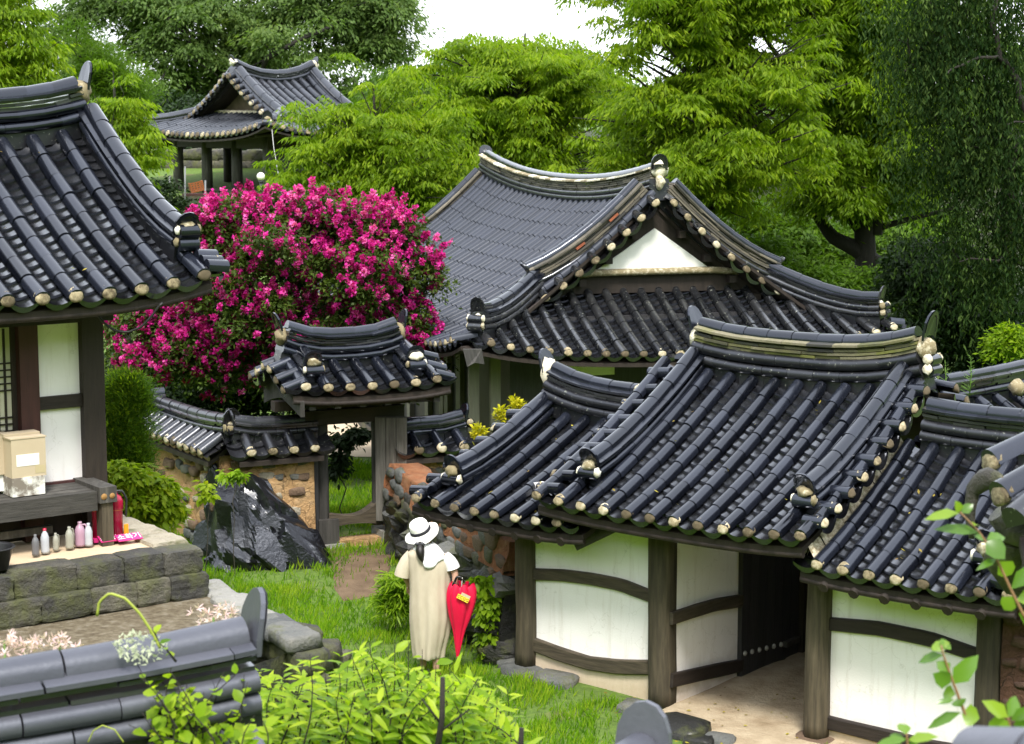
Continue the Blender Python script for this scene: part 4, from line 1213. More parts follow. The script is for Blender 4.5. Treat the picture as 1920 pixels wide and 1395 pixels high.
for i in range(len(vs) - 1):                         # pale flat stones along the right edge
    dressed(PU - .34, PU + .02, vs[i+1], vs[i], PZ - .2, PZ + random.uniform(.0, .03), M_STONET, 60 + i)
    dressed(PU - .3, PU + .02, vs[i+1], vs[i], PZ - .5, PZ - .2, M_STONEP, 70 + i)
# bench (wooden veranda)
bn = thing('veranda_bench', 'weathered grey timber bench along the front of the left house', 'bench', FL(.6, -.4, PZ), 36.1)
BV = -.28
_, bz1 = FL.on_v(100, 931, BV); _, bz0 = FL.on_v(100, 968, BV)
ue, _ = FL.on_v(183, 945, BV); bz = bz1
fbox(FL, 'edge_beam', -1.8, ue, BV - .09, BV, bz0, bz - .004, M_WOODGH, bn)
for i in range(4): fbox(FL, 'plank', -1.8, ue + .0, BV - .095 - .115 * (i + 1), BV - .10 - .115 * i, bz - .04, bz + random.uniform(-.004, .004), M_WOODGH, bn)
fbox(FL, 'end_beam', ue + .005, ue + .17, BV - .60, BV + .045, bz - .11, bz + .035, M_WOODG, bn)
M_KNOT = mat_plain('sawn_end_grain', [(.2, (.22, .11, .03)), (.8, (.38, .22, .08))], 30, .8)
for du, s in ((.045, 1), (.125, .9)):
    MB().lathe(Matrix.Translation(FL(ue + du, BV + .046, bz - .05)) @ FL.mat().to_3x3().to_4x4() @ Matrix.Rotation(R(90), 4, 'X'), [(.03 * s, 0), (.028 * s, .004), (0, .005)], 10).build('end_grain', M_KNOT, bn)
fbox(FL, 'leg', ue + .03, ue + .14, BV - .10, BV + .02, PZ - .02, bz - .11, M_WOODP, bn)
fbox(FL, 'leg', -1.2, -1.08, BV - .10, BV - .01, PZ - .02, bz0, M_WOODP, bn)
fbox(FL, 'stretcher', -1.8, ue - .32, BV - .35, BV - .28, PZ + .10, PZ + .17, M_WOODG, bn)
# boxes on the bench
M_CARD = mat_plain('cardboard', [(.2, (.42, .34, .23)), (.8, (.54, .45, .32))], 2, .9, .05)
M_LABELW = mat_plain('paper_label', [(.2, (.78, .77, .72)), (.8, (.84, .83, .79))], 3, .8, 0)
def carton(name, label, x0, x1, y0, y1, v, dep, mat, deco):
    u0, za = FL.on_v(x0, y1, v); u1, zb = FL.on_v(x1, y0, v); zb = za + (FL.on_v((x0+x1)/2, y0, v)[1] - FL.on_v((x0+x1)/2, y1, v)[1])
    t = thing(name, label, 'box', FL((u0+u1)/2, v - dep/2, za), 36.1)
    fbox(FL, 'body', u0, u1, v - dep, v, za, zb, mat, t)
    if deco == 'label':
        w, hh = u1 - u0, zb - za
        fbox(FL, 'paper_label', u0 + w * .14, u0 + w * .80, v, v + .003, za + hh * .30, za + hh * .60, M_LABELW, t)
        fbox(FL, 'tape', u0 + w * .68, u1 - .01, v, v + .002, za + hh * .08, za + hh * .28, M_KNOT2, t)
        mb = MB(); mb.box(FL.mat(), u0 - .01, u1 + .01, -(v - dep * .48), -(v + .005) + .0, zb + .002, zb + .012); mb.build('flap', mat, t)
        mb = MB(); mb.box(FL.mat() , u0 - .01, u1 + .01, -(v - dep * 1.02), -(v - dep * .52), zb + .002, zb + .03); mb.build('flap', mat, t)
    return t
M_KNOT2 = mat_plain('packing_tape', [(.2, (.45, .37, .22)), (.8, (.52, .44, .28))], 3, .35, 0)
M_PRINT = mat_plain('white_marbled_print', [(.38, (.20, .17, .14)), (.46, (.70, .68, .63)), (.6, (.82, .81, .78)), (.8, (.50, .42, .32))], 5, .8, .1)
carton('cardboard_box', 'open-topped cardboard box with a white label, on the white printed box', 23, 85, 826, 898, -.42, .28, M_CARD, 'label')
carton('cardboard_box', 'cardboard box at the left picture edge, behind the labelled box', -30, 27, 822, 894, -.60, .26, M_CARD, None)
carton('printed_box', 'white box with a torn marbled print under the cardboard box', 24, 84, 898, 933, -.41, .28, M_PRINT, None)
carton('printed_box', 'brown printed box at the left edge under the rear carton', -30, 20, 895, 925, -.62, .2, M_PRINT, None)
# bottles under the bench
def plastic(name, col, rough=.3, tr=.0):
    m, nt, b, _ = nmat(name); b.inputs['Base Color'].default_value = (*col, 1); b.inputs['Roughness'].default_value = rough
    b.inputs['Transmission Weight'].default_value = tr; return m
M_PGREY, M_PPINK, M_PWHITE, M_PRED = plastic('grey_plastic', (.12, .12, .13), .35), plastic('pink_plastic', (.36, .22, .30), .35), plastic('white_plastic', (.40, .42, .46), .3), plastic('red_plastic', (.45, .01, .05), .3)
M_PCLEAR = plastic('cloudy_plastic', (.50, .50, .42), .25, .45)
def bottle(x, y, hpx, mat, label, v=-.30, jug=False, cap=None, w=1.0):
    u, z = FL.on_v(x, y, v); z = PZ + .0; k = depth_of(FL(u, v, z)) / FPX; hh = hpx * k * .85; r = hh * .17 * w
    t = thing('bottle', label, 'bottle', FL(u, v, z), 20 * random.random(), 'bottles under the bench')
    Mx = Matrix.Translation(FL(u, v, z)) @ Matrix.Rotation(random.random() * 3, 4, 'Z')
    MB().lathe(Mx, [(0, 0), (r * .96, 0), (r, .02), (r * .97, hh * .3), (r, hh * .45), (r * .98, hh * .62), (r * .7, hh * .78), (r * .38, hh * .86), (r * .36, hh * .93), (0, hh * .93)], 14).build('body', mat, t)
    MB().lathe(Mx @ Matrix.Translation((0, 0, hh * .9)), [(r * .42, 0), (r * .42, hh * .08), (0, hh * .085)], 12).build('cap', cap or mat, t)
    if jug:
        hp = [Mx @ Vector((r * .3, 0, hh * .84)), Mx @ Vector((r * 1.05, 0, hh * .86)), Mx @ Vector((r * 1.35, 0, hh * .66)), Mx @ Vector((r * 1.3, 0, hh * .30)), Mx @ Vector((r * .8, 0, hh * .18))]
        MB().tube(resample(hp, 12), r * .17, 8).build('handle', mat, t)
bottle(66, 1012, 48, M_PGREY, 'dark grey plastic bottle, leftmost of the row under the bench', -.22)
bottle(84, 1008, 56, M_PWHITE, 'bluish white bottle with a red cap under the bench', -.26, cap=M_PRED)
bottle(104, 1004, 40, M_PCLEAR, 'short cloudy jug third from the left under the bench', -.3, True)
bottle(130, 1006, 50, M_PCLEAR, 'cloudy jug with pale handle beside the pink jug', -.3, True, w=1.1)
bottle(150, 1002, 56, M_PPINK, 'mauve pink plastic jug beside the bench leg', -.34, True, w=1.25)
bottle(166, 1003, 52, M_PWHITE, 'pale ribbed bottle squeezed between pink jug and bench leg', -.30)
# fire extinguisher stands
M_EXT = plastic('extinguisher_red', (.32, .004, .035), .25); M_YEL = plastic('orange_tag', (.75, .28, .01), .5); M_MAG = plastic('magenta_board', (.52, .02, .17), .5); M_BLK = plastic('black_hose', (.012, .012, .014), .4)
M_WTXT = plastic('white_print', (.85, .85, .85), .6)
def flat_text(body, size, W, mat, parent, name='lettering'):
    cu = bpy.data.curves.new(name, 'FONT'); cu.body = body; cu.size = size; cu.align_x = 'CENTER'; cu.align_y = 'CENTER'; cu.extrude = .001; cu.resolution_u = 2
    to = bpy.data.objects.new('tmp', cu); COL.objects.link(to)
    dg = bpy.context.evaluated_depsgraph_get(); me = bpy.data.meshes.new_from_object(to.evaluated_get(dg))
    bpy.data.objects.remove(to); me.materials.clear(); me.materials.append(mat)
    return obj(name, me, parent, None, W)
def extinguisher(x, y, full, label, v):
    u, _ = FL.on_v(x, y, v); z = PZ + .015
    t = thing('fire_extinguisher', label, 'extinguisher', FL(u, v, z), 36.1, 'fire extinguishers by the bench leg')
    Mx = Matrix.Translation(FL(u, v, z))
    hh = .40 if full else .40; r = .062
    fbox(FL, 'stand_base', u - .09, u + .10, v - .09, v + .09, z - .01, z + .02, M_MAG, t)
    MB().lathe(Mx @ Matrix.Translation((0, 0, .02)), [(0, 0), (r, 0), (r, hh * .62), (r * 1.1, hh * .64), (r * 1.1, hh * .84), (r * .8, hh * .93), (r * .3, hh * .98), (r * .28, hh * 1.05), (0, hh * 1.05)], 18).build('cylinder', M_EXT, t)
    MB().lathe(Mx @ Matrix.Translation((0, 0, .02 + hh * .62)), [(r * 1.02, 0), (r * 1.03, .008), (r * 1.02, .012)], 18).build('band', M_YEL, t)
    q = [FL(u + .01, v, z + hh * 1.05), FL(u + .06, v + .01, z + hh * 1.1), FL(u + .1, v + .02, z + hh * .9), FL(u + .085, v + .03, z + hh * .5)]
    MB().tube(resample(q, 12), .011, 6).build('hose', M_BLK, t)
    fbox(FL, 'lever', u - .02, u + .05, v - .015, v + .015, z + hh * 1.06, z + hh * 1.11, M_BLK, t)
    fbox(FL, 'tag', u + .055, u + .095, v + .04, v + .055, z + .02, z + .13, M_YEL, t)
    W = Matrix.Translation(FL(u + .06, v + .14, z + .03)) @ Matrix.Rotation(R(36.1), 4, 'Z') @ Matrix.Rotation(R(25), 4, 'X')
    mb = MB(); mb.box(W, -.12, .12, -.05, .05, -.006, 0); bd = mb.build('sign_board', M_MAG, t)
    flat_text('소화기', .085, W @ Matrix.Translation((0, 0, .003)), M_WTXT, bd)
u_e, _ = FL.on_v(217, 985, -.30)
extinguisher(218, 985, True, 'red fire extinguisher standing right of the bench leg', -.38)
extinguisher(186, 1012, False, 'red fire extinguisher hidden behind the bench leg, only its foot in view', BV - .16)
# black basin at the left edge
u, _ = FL.on_v(-14, 1060, .15)
ba = thing('basin', 'black plastic basin cut by the left picture edge', 'basin', FL(u, .05, PZ - .02), 0)
MB().lathe(Matrix.Translation(FL(u, .12, PZ)), [(0, .02), (.14, .02), (.19, .20), (.205, .205), (.205, .215), (.185, .215), (.18, .20), (.13, .03)], 24).build('bowl', M_BLK, ba)
MB().lathe(Matrix.Translation(FL(u, .12, PZ)), [(0, .10), (.15, .10)], 20).build('contents', M_DIRT, ba)

# terrace of bare earth below the platform with a rubble edge
def tz(x, y): return 1.24 + .02 * noise.noise(Vector((x * 1.5, y * 1.5, 4)))
M_TERR = mat_plain('gravelly_earth', [(.25, (.030, .022, .012)), (.45, (.075, .056, .032)), (.6, (.13, .105, .065)), (.75, (.20, .175, .13)), (.9, (.34, .32, .28))], 14, .95, .8, .03, 7, (1, 1, 1), 40)
patch('terrace', [FL(-4.5, 3.4, 0), at_z(300, 1290, 1.24), at_z(520, 1172, 1.24), FL(PU + .35, -2.5, 0)], M_TERR, 0, 22, 'bare gravelly earth terrace below the stone platform', tz)
mb = MB()
tr = thing('terrace_edge', 'rubble stone edging that steps down from the terrace to the grass', 'retaining wall', at_z(520, 1172, .8), 0)
edge = [at_z(x, y, 1.22) for x, y in ((392, 1108), (430, 1130), (462, 1150), (500, 1168), (535, 1186), (560, 1200))]
for i, p in enumerate(resample(edge, 9)):
    X = (edge[-1] - edge[0]).normalized()
    stone(tr, p + Vector((0, 0, .0)), (random.uniform(.14, .2), random.uniform(.12, .18), .07), X, M_STONEL if i < 6 else M_STONE, 'stone', None, .05, .35)
    stone(tr, p + Vector((.05, -.02, -.16)), (random.uniform(.14, .2), .15, .11), X, M_STONEP, 'stone', None, .08, .35)
    stone(tr, p + Vector((.07, -.03, -.40)), (random.uniform(.14, .22), .16, .14), X, M_STONEP, 'stone', None, .08, .35)
for x, y, z, s in ((500, 1192, 1.0, (.15, .15, .12)), (503, 1222, .82, (.16, .15, .12)), (556, 1203, .62, (.24, .18, .16)), (540, 1228, .5, (.22, .16, .1)), (603, 1222, .4, (.18, .16, .11)), (628, 1236, .25, (.15, .14, .08)), (575, 1240, .4, (.2, .16, .12))):
    stone(tr, at_z(x, y, z), s, Vector((1, -.3, 0)), M_STONEP, 'stone', None, .1, .35)
# rubble fill under the terrace so that it has a flank
mb = MB()
fl = [edge[0] + Vector((-.05, .25, -.25))] + edge + [at_z(300, 1290, 1.22)]
mb.add([p + Vector((-.06, 0, -.10)) for p in fl] + [Vector((p.x + .12, p.y, -.1)) for p in fl], [(i, i+1, len(fl)+i+1, len(fl)+i) for i in range(len(fl)-1)])
mb.build('rubble_core', M_STONED, tr)

# ================================================================== SMALL GATE
FS = Frame(-2.20, 22.6, 25, 0)
GZ = .20
sg_ = thing('small_gate', 'small roofed wooden gate with one plank door standing open', 'gate', FS(.55, -.7, GZ), 25)
ks = Kit(sg_, M_TILE, M_SLAB, sp=.28, r=.07, exp=.32)
gs = Gable(ks, FS, -.42, 1.60, -.70, .70, 2.34, 2.60, k=.12, le=.06, lr=.05)
uss = [.28 * i for i in range(-1, 6)]
gs.rows(uss, t0=.16); gs.pans([u + .14 for u in uss] + [-.40], t0=.1)
gs.rows(uss, -1, True); gs.pans([u + .14 for u in uss], -1)
ek = dict(w=.24, hh=.14, lean=.25, blob=(.06, .08, .05), cyl=1, blobh=.13, cyl_l=.22, back=-.03)
for sg, vis in ((1, True), (-1, True)):
    for u in (-.10, 1.22):
        pts = [gs.P(u, .10 + .58 * i / 8, sg) + UP * (.03 + .05 * (i / 8) ** 3) for i in range(9)]
        h = ks.ridge(pts, gs.roof, 1, 2, True, .085, .2, hb=.07)
        ks.end(pts[-1], (pts[-1] - pts[-2]).normalized(), h, gs.roof, **ek)
gs.verge(-.26, -1, .18, .92, .24, .22, droop=.35); gs.verge(-.26, -1, .18, .92, .24, .22, sg=-1, droop=.35); gs.verge(1.40, 1, .18, .92, .24, .2, droop=.3); 
rp = gs.ridge_pts(-.36, 1.24, 14, .0, .10)
h = ks.ridge(rp, gs.roof, 2, 4, True, .085, .24, hb=.095, st=.028, wide_mat=M_TILE)
ks.end(rp[-1], FS.eu, h, gs.roof, w=.24, hh=.15, lean=.25, blob=(.07, .12, .12), cyl=0, blobh=.18)
ks.end(rp[0], -FS.eu, h, gs.roof, w=.24, hh=.15, lean=.35, blob=(.08, .10, .10), cyl=0, blobh=.16)
gs.eave_board(); ks.flush()
for i in range(6): fbox(FS, 'rafter', -.2 + .32 * i, -.12 + .32 * i, -1.35, -.06, 2.08, 2.16, M_WOODG, sg_)
u0, _ = FS.on_v(607, 900, -.66); u1, _ = FS.on_v(697, 900, -.66)
post('post', FS(u0, -.7, GZ + .28), 2.2, .14, M_WOODG, sg_, 25, 1, .008)
post('post', FS(u1 + .09, -.7, GZ + .28), 2.2, .14, M_WOODG, sg_, 25, 1, .008)
fbox(FS, 'jamb', u0 - .16, u0 - .09, -.78, -.60, GZ + .1, 1.95, M_BLACKD, sg_)
fbox(FS, 'lintel', u0 - .25, u1 + .42, -.80, -.60, 1.80, 1.98, M_WOODDH, sg_)
fbox(FS, 'tie_beam', -.45, 1.62, -.78, -.62, 2.0, 2.12, M_WOODD, sg_)
fbox(FS, 'side_board', u1 + .2, u1 + .42, -.74, -.68, 1.45, 1.82, M_WOODG, sg_)
mb = MB()                                            # carved gable board on the left
gb = [FS(-.34, .02, 2.02), FS(-.34, .02, 2.20), FS(-.34, -.35, 2.36), FS(-.34, -.70, 2.44), FS(-.34, -1.1, 2.34), FS(-.34, -1.4, 2.16), FS(-.34, -1.4, 2.0), FS(-.34, -1.05, 2.1), FS(-.34, -.7, 2.16), FS(-.34, -.35, 2.1)]
n = len(gb); mb.add(gb + [p + FS.eu * .05 for p in gb], [tuple(range(n)), tuple(range(n, 2*n))[::-1]] + [(i, (i+1) % n, n+(i+1) % n, n+i) for i in range(n)]); mb.build('gable_board', M_WOODG, sg_)
# saddle-shaped threshold
th_ = []
for i in range(11):
    f = i / 10; u = u0 + .05 + (u1 + .02 - u0) * f; zt = GZ + .43 + .16 * (2 * f - 1) ** 2 * (1 if f > .5 else .35); zb = GZ + .30 + .03 * math.sin(f * math.pi)
    th_.append((u, zb, zt))
V = [FS(u, -.62, zb) for u, zb, zt in th_] + [FS(u, -.62, zt) for u, zb, zt in th_] + [FS(u, -.78, zb) for u, zb, zt in th_] + [FS(u, -.78, zt) for u, zb, zt in th_]
F = []
for i in range(10): F += [(i, i+1, 12+i, 11+i), (11+i, 12+i, 34+i, 33+i), (22+i, 33+i, 34+i, 23+i), (i, 22+i, 23+i, i+1)]
mb = MB(); mb.add(V, F); mb.build('threshold', M_WOODPH, sg_)
fbox(FS, 'post_block', u0 - .10, u0 + .16, -.82, -.56, GZ + .12, GZ + .42, M_WOODG, sg_)
fbox(FS, 'base_stone', u0 - .16, u0 + .22, -.86, -.50, GZ - .25, GZ + .115, M_STONEL, sg_)
fbox(FS, 'base_stone', u1 + .08, u1 + .44, -.90, -.50, GZ - .25, GZ + .22, M_STONEL, sg_)
fbox(FS, 'sill', u0 + .16, u1 + .08, -.80, -.56, GZ + .05, GZ + .14, M_CLAY, sg_)
for i in range(4): stone(sg_, FS(u0 + .28 + .17 * i, -.50, GZ - .04), (.11, .08, .09), FS.eu, M_STONEP, 'step_stone')
# open plank door, hinged on the right jamb and swung out
HB_ = FS(u1 + .03, -.60, 0)
yaw_d = 25 - 28
FD = Frame(HB_.x, HB_.y, yaw_d)
dr = fbox(FD, 'door', .0, .395, -.03, .0, GZ + .34, 1.86, M_WOODG, sg_)
for i in range(3): fbox(FD, 'door_board', .003 + .132 * i, .128 + .132 * i, .001, .028, GZ + .35, 1.85, M_WOODL, dr)
fbox(FD, 'door_rail', .01, .385, -.06, -.03, GZ + .6, GZ + .68, M_WOODG, dr); fbox(FD, 'door_rail', .01, .385, -.06, -.03, 1.45, 1.53, M_WOODG, dr)

# ================================================================== CLAY GARDEN WALLS
def wall_cap(th, kit, A, B, z_e, z_r, W=.30, sp=.2, ends=(0, 0), slabs=2, base=1, exp=.3, plugs=True, front_sign=1):
    A, B = Vector(A), Vector(B); t = B - A; L = t.to_2d().length; yaw = math.degrees(math.atan2(t.y, t.x))
    fr = Frame(A.x, A.y, yaw)
    g = Gable(kit, fr, 0, L, 0, W, z_e, z_r, k=.05, le=.0, lr=.0, name='roof')
    n = max(1, round(L / sp)); us = [L * (i + .5) / n for i in range(n)]
    g.rows(us, 1, t0=.2); g.pans([L * i / n for i in range(n + 1)], 1, t0=.2)
    g.rows(us, -1, False, t0=.2, plug=False); g.pans([L * i / n for i in range(n + 1)], -1, False, t0=.2)
    rp = [fr(L * i / 10, 0, z_r - .02 + .06 * (ends[0] * max(0, 1 - i / 4) ** 2 + ends[1] * max(0, (i - 6) / 4) ** 2)) for i in range(11)]
    h = kit.ridge(rp, g.roof, base, slabs, True, .08, .17, hb=.075, st=.026)
    if ends[1]: kit.end(rp[-1], fr.eu, h, g.roof, w=.22, hh=.14, lean=.2, blob=(.05, .07, .07), cyl=1, blobh=.06)
    if ends[0]: kit.end(rp[0], -fr.eu, h, g.roof, w=.22, hh=.14, lean=.2, blob=(.05, .07, .07), cyl=1, blobh=.06)
    return g, fr
# left of the gate: straight bay, then the wall bends back behind the shrubs
wa = thing('clay_wall', 'tan clay and fieldstone wall with tiled cap left of the small gate', 'garden wall', FS(-.5, -.7, GZ), 25)
ka = Kit(wa, M_TILE_DRK, M_SLAB, sp=.28, r=.066, exp=.3)
cA, cB = FS(-1.02, -.68, 0), FS(.02, -.68, 0)
fB = at_z(262, 722, 2.0)
rough_wall('wall_body', FS(-.98, -.68, 0), FS(.0, -.68, 0), -.1, 1.52, .34, M_CLAY, wa)
rough_wall('wall_body', (fB.x, fB.y), FS(-.98, -.68, 0), -.1, 1.50, .34, M_CLAY, wa)
wall_cap(wa, ka, FS(-.98, -.68, 0), FS(.08, -.68, 0), 1.58, 1.76, .32, .265, (1, 0))
wall_cap(wa, ka, (fB.x, fB.y, 0), FS(-.98, -.68, 0), 1.56, 1.76, .32, .21, (0, 1))
wall_stones(wa, FS(-.95, -.68, 0), FS(-.02, -.68, 0), .12, 1.5, .34, 5, 7, [M_STONE, M_STONET, M_STONEB, M_STONE, M_STONET], .72, (.105, .062), -.036)
wall_stones(wa, (fB.x, fB.y), FS(-1.05, -.68, 0), .3, 1.45, .34, 11, 7, [M_STONE, M_STONET, M_STONEB], .75, (.10, .06), -.036)
ka.flush()
# a further run of wall crossing behind the yew shrub
wl2 = thing('clay_wall', 'short run of tile-capped wall meeting the bent wall behind the yew shrub', 'garden wall', at_z(255, 722, 2.0), 0)
k2 = Kit(wl2, M_TILE, M_SLAB, sp=.28, r=.066)
a2, b2 = at_z(190, 728, 2.05), at_z(308, 722, 2.05)
rough_wall('wall_body', (a2.x, a2.y), (b2.x, b2.y), 0, 1.55, .3, M_CLAY, wl2, 14, 8)
wall_cap(wl2, k2, (a2.x, a2.y, 0), (b2.x, b2.y, 0), 1.62, 1.84, .3, .25, (0, 0)); k2.flush()
# right of the gate
wr = thing('clay_wall', 'red clay and rubble wall between the small gate and the gatehouse', 'garden wall', FS(1.6, -.7, GZ), 25)
kr = Kit(wr, M_TILE, M_SLAB, sp=.28, r=.068, exp=.3)
rough_wall('wall_body', FS(u1 + .22, -.70, 0), FS(2.10, -.70, 0), -.2, 1.38, .34, M_CLAY, wr)
wall_cap(wr, kr, FS(u1 + .36, -.72, 0), FS(2.08, -.72, 0), 1.44, 1.62, .34, .30, (0, 1)); kr.flush()
wall_stones(wr, FS(u1 + .22, -.70, 0), FS(2.10, -.70, 0), .1, 1.35, .34, 7, 8, [M_STONE, M_STONEB, M_STONE], .75, (.11, .065), -.032)
DA, DB = FS(1.15, -.52, 0), FG(-1.86, -.25, 0)
rough_wall('rubble_body', DA, DB, -.2, .98, .44, M_STONED, wr, 30, 16, .06)
rough_wall('clay_top', DA + UP * 0, DB + UP * 0, .93, 1.28, .38, M_CLAYR, wr, 30, 8, .05)
wall_stones(wr, DA, DB, .85, 1.28, .4, 12, 3, [M_STONE, M_STONEP, M_STONE, M_STONEB], .85, (.14, .075), -.02)
for j in range(6):
    for i in range(9):
        f = (i + .5 + .5 * (j % 2) + random.uniform(-.3, .3)) / 9.5; p = DA.lerp(DB, min(f, 1)) + Vector((-.30, -.55, 0)) * (.42 - .05 * j); p.z = -.05 + .17 * j
        jagged(wr, p, (random.uniform(.22, .40), random.uniform(.14, .2), random.uniform(.12, .19)), M_STONED if j < 4 else random.choice((M_STONEP, M_STONED, M_STONE)))

# ================================================================== PAVILION (far left)
PC = at_y(496, 222, 51.0)
FPv = Frame(0, 0, -50)
PG, PB = 7.3, 5.4
FPv = Frame(PC.x - FPv.eu.x * PG / 2, PC.y - FPv.eu.y * PG / 2, -50)
pv = thing('pavilion', 'open timber pavilion with grey hip-and-gable roof among the trees', 'pavilion', FPv(0, -PB / 2, 3.1), -50)
kp = Kit(pv, mat_tile('far_roof_tile', (.016, .018, .023), (.045, .048, .058), (.22, .4), .3), M_SLAB, sp=.27, r=.085, exp=.6, pexp=.5, low=True, limits={'pan_tile': 0, 'cover_tile': 0, 'plaster_plug': 300, 'ridge_slab': 0, 'ridge_side_tile': 0, 'ridge_cap_tile': 120})
rpv = HipGable(kp, FPv, PG, PB, 1.30, 4.93, 6.48, k=.30, lift=.42, fall=1.1, bt=1.75, lr=.32)
rpv.end_rows(0, True, .27); rpv.main_rows(1, True, .27); rpv.main_rows(-1, False, .54, pans=False, plug=False); rpv.end_rows(1, False, .54, pans=False, plug=False)
for sg in (-1, 1):
    pts = rpv.hip(sg, 0, .25, 1.5); h = kp.ridge(pts, rpv.roof, 1, 2, True, .11, .22, hb=.09, plen_=.5)
    kp.end(pts[-1], (pts[-1] - pts[-2]).normalized(), h, rpv.roof, w=.28, hh=.18, blob=(.1, .1, .08), cyl=1, blobh=.12)
    pts = rpv.fall_ridge(sg, 0, .95); h = kp.ridge(pts, rpv.roof, 1, 2, True, .11, .22, hb=.09, plen_=.5)
    kp.end(pts[-1], (pts[-1] - pts[-2]).normalized(), h, rpv.roof, w=.28, hh=.1, blob=(.12, .12, .1), cyl=0, blobh=.1)
    rpv.verge(sg, 0, 1.1, .30, .28, .3, r=.085)
pts = rpv.fall_ridge(1, 1, 1.2); kp.ridge(pts, rpv.roof, 1, 2, True, .11, .22, hb=.09, plen_=.5)
rp = rpv.ridge_pts(20); h = kp.ridge(rp, rpv.roof, 1, 4, True, .10, .25, hb=.10, st=.03, plen_=.5)
kp.end(rp[0], FPv.ev, h, rpv.roof, w=.28, hh=.16, blob=(.12, .13, .10), cyl=0, blobh=.2); kp.end(rp[-1], -FPv.ev, h, rpv.roof, w=.28, hh=.16, blob=(.12, .13, .14), cyl=0, blobh=.15)
kp.flush()
mb = MB(); z0 = rpv.E(0, 1.7).z
tri = [FPv(-2.0, -1.85, z0 - .1), FPv(0, -1.85, 6.45), FPv(2.0, -1.85, z0 - .1)]
mb.add(tri + [p - FPv.ev * .05 for p in tri], [(0, 1, 2), (5, 4, 3), (0, 3, 4, 1), (1, 4, 5, 2)]); mb.build('gable_boards', mat_plain('pale_gable_wood', [(.2, (.05, .036, .024)), (.8, (.17, .13, .09))], 3, .9, .3), pv)
MB().tube([rpv.E(-1.5 + 3.0 * i / 6, 1.66) + UP * .06 for i in range(7)], .07, 6).build('gable_foot_plaster', M_LIME, pv)
PF = 3.05
for (a, b) in ((-2.4, .9), (-.8, .9), (.8, .9), (2.4, .9), (2.4, 2.6), (-2.4, PB - .9), (-.8, PB - .9), (.8, PB - .9), (2.4, PB - .9), (-2.4, 2.6)):
    p = FPv(a, -b, PF); MB().tube([p, p + UP * 1.9], [.16, .15], 10).build('column', M_WOODG if b == .9 else M_WOODD, pv)
for a0, a1, b0, b1 in ((-2.55, 2.55, .8, 1.0), (-2.55, 2.55, PB - 1.0, PB - .8), (-2.5, -2.3, 1, PB - 1), (2.3, 2.5, 1, PB - 1)):
    fbox(FPv, 'beam', a0, a1, -b1, -b0, PF + 1.55, PF + 1.95, M_WOODD, pv)
fbox(FPv, 'floor', -2.8, 2.8, -PB + .6, -.6, PF - .25, PF - .02, M_WOODG, pv)
fbox(FPv, 'plinth', -3.1, 3.1, -PB + .4, -.4, PF - 1.2, PF - .26, M_STONE, pv)
fbox(FPv, 'interior_shade_panel', -.7, 2.4, -3.0, -2.9, PF, PF + 1.6, M_BLACKD, pv)  # dark panels added to stand for the shaded interior of the open pavilion
fbox(FPv, 'interior_shade_panel', 2.3, 2.37, -2.9, -1.2, PF, PF + 1.6, M_BLACKD, pv)
for i in range(20):
    a = -3.0 + .316 * i; MB().tube([FPv(a, -1.2, 5.06), FPv(a, -.12, 4.80 + .30 * math.exp(-(PG/2 - abs(a)) / 1.1))], .05, 6).build('rafter', M_WOODD, rpv.roof)
for i in range(12):
    b = .6 + .42 * i; MB().tube([FPv(2.3, -b, 5.06), FPv(3.38, -b, 4.80 + .30 * math.exp(-b / 1.1))], .05, 6).build('rafter', M_WOODD, rpv.roof)
for i in range(8): fbox(FPv, 'rail_post', -2.5 + .7 * i, -2.44 + .7 * i, -.62, -.56, PF - .02, PF + .42, M_WOODD, pv)
fbox(FPv, 'railing', -2.6, 2.6, -.63, -.55, PF + .36, PF + .42, M_WOODD, pv); fbox(FPv, 'railing', -2.6, 2.6, -.62, -.56, PF + .16, PF + .21, M_WOODD, pv)
lb = at_y(395, 372, 49.5); t = thing('lumber_pile', 'stack of brown boards lying in front of the pavilion', 'lumber', lb)
for i in range(6): 
    mb = MB(); mb.box(Matrix.Translation(lb + Vector((random.uniform(-.1, .1), .1 * (i % 2), -.25 + .07 * i))) @ Matrix.Rotation(R(random.uniform(-6, 6)), 4, 'Z'), -.75, .75, -.12, .12, -.03, .03); mb.build('board', M_WOODR if i % 2 else M_WOODP, t)
# clutter by the pavilion
cr = at_y(368, 350, 50.0)
t = thing('crate', 'orange plastic crate leaning beside the pavilion', 'crate', cr)
M_OR = plastic('orange_plastic', (.22, .06, .008), .7)
Wc = Matrix.Translation(cr) @ Matrix.Rotation(R(20), 4, 'Z') @ Matrix.Rotation(R(-12), 4, 'Y') @ Matrix.Scale(.8, 4)
mb = MB()
for i in range(5): mb.box(Wc, -.22, .22, -.15, -.13, -.16 + .07 * i, -.12 + .07 * i)
for i in range(5): mb.box(Wc, -.22 + .1 * i, -.18 + .1 * i, -.155, -.15, -.16, .16)
mb.box(Wc, -.22, .22, -.12, .15, -.16, -.13); mb.box(Wc, -.22, -.2, -.13, .15, -.16, .16); mb.box(Wc, .2, .22, -.13, .15, -.16, .16); mb.build('body', M_OR, t)
for x, y0, y1, lab in ((318, 366, 330, 'thin grey steel pole left of the orange crate'), (347, 355, 312, 'thin grey steel pole beside the orange crate'), (385, 385, 338, 'thin grey steel pole in front of the pavilion column')):
    a, b = at_y(x, y0 + 60, 49), at_y(x, y1, 49)
    tag(MB().tube([a, b], .022, 6).build('steel_pole', plastic('galvanised_' + str(x), (.14, .145, .15), .5)), lab, 'pole', 'steel poles')
lp = at_y(489, 331, 44.0)
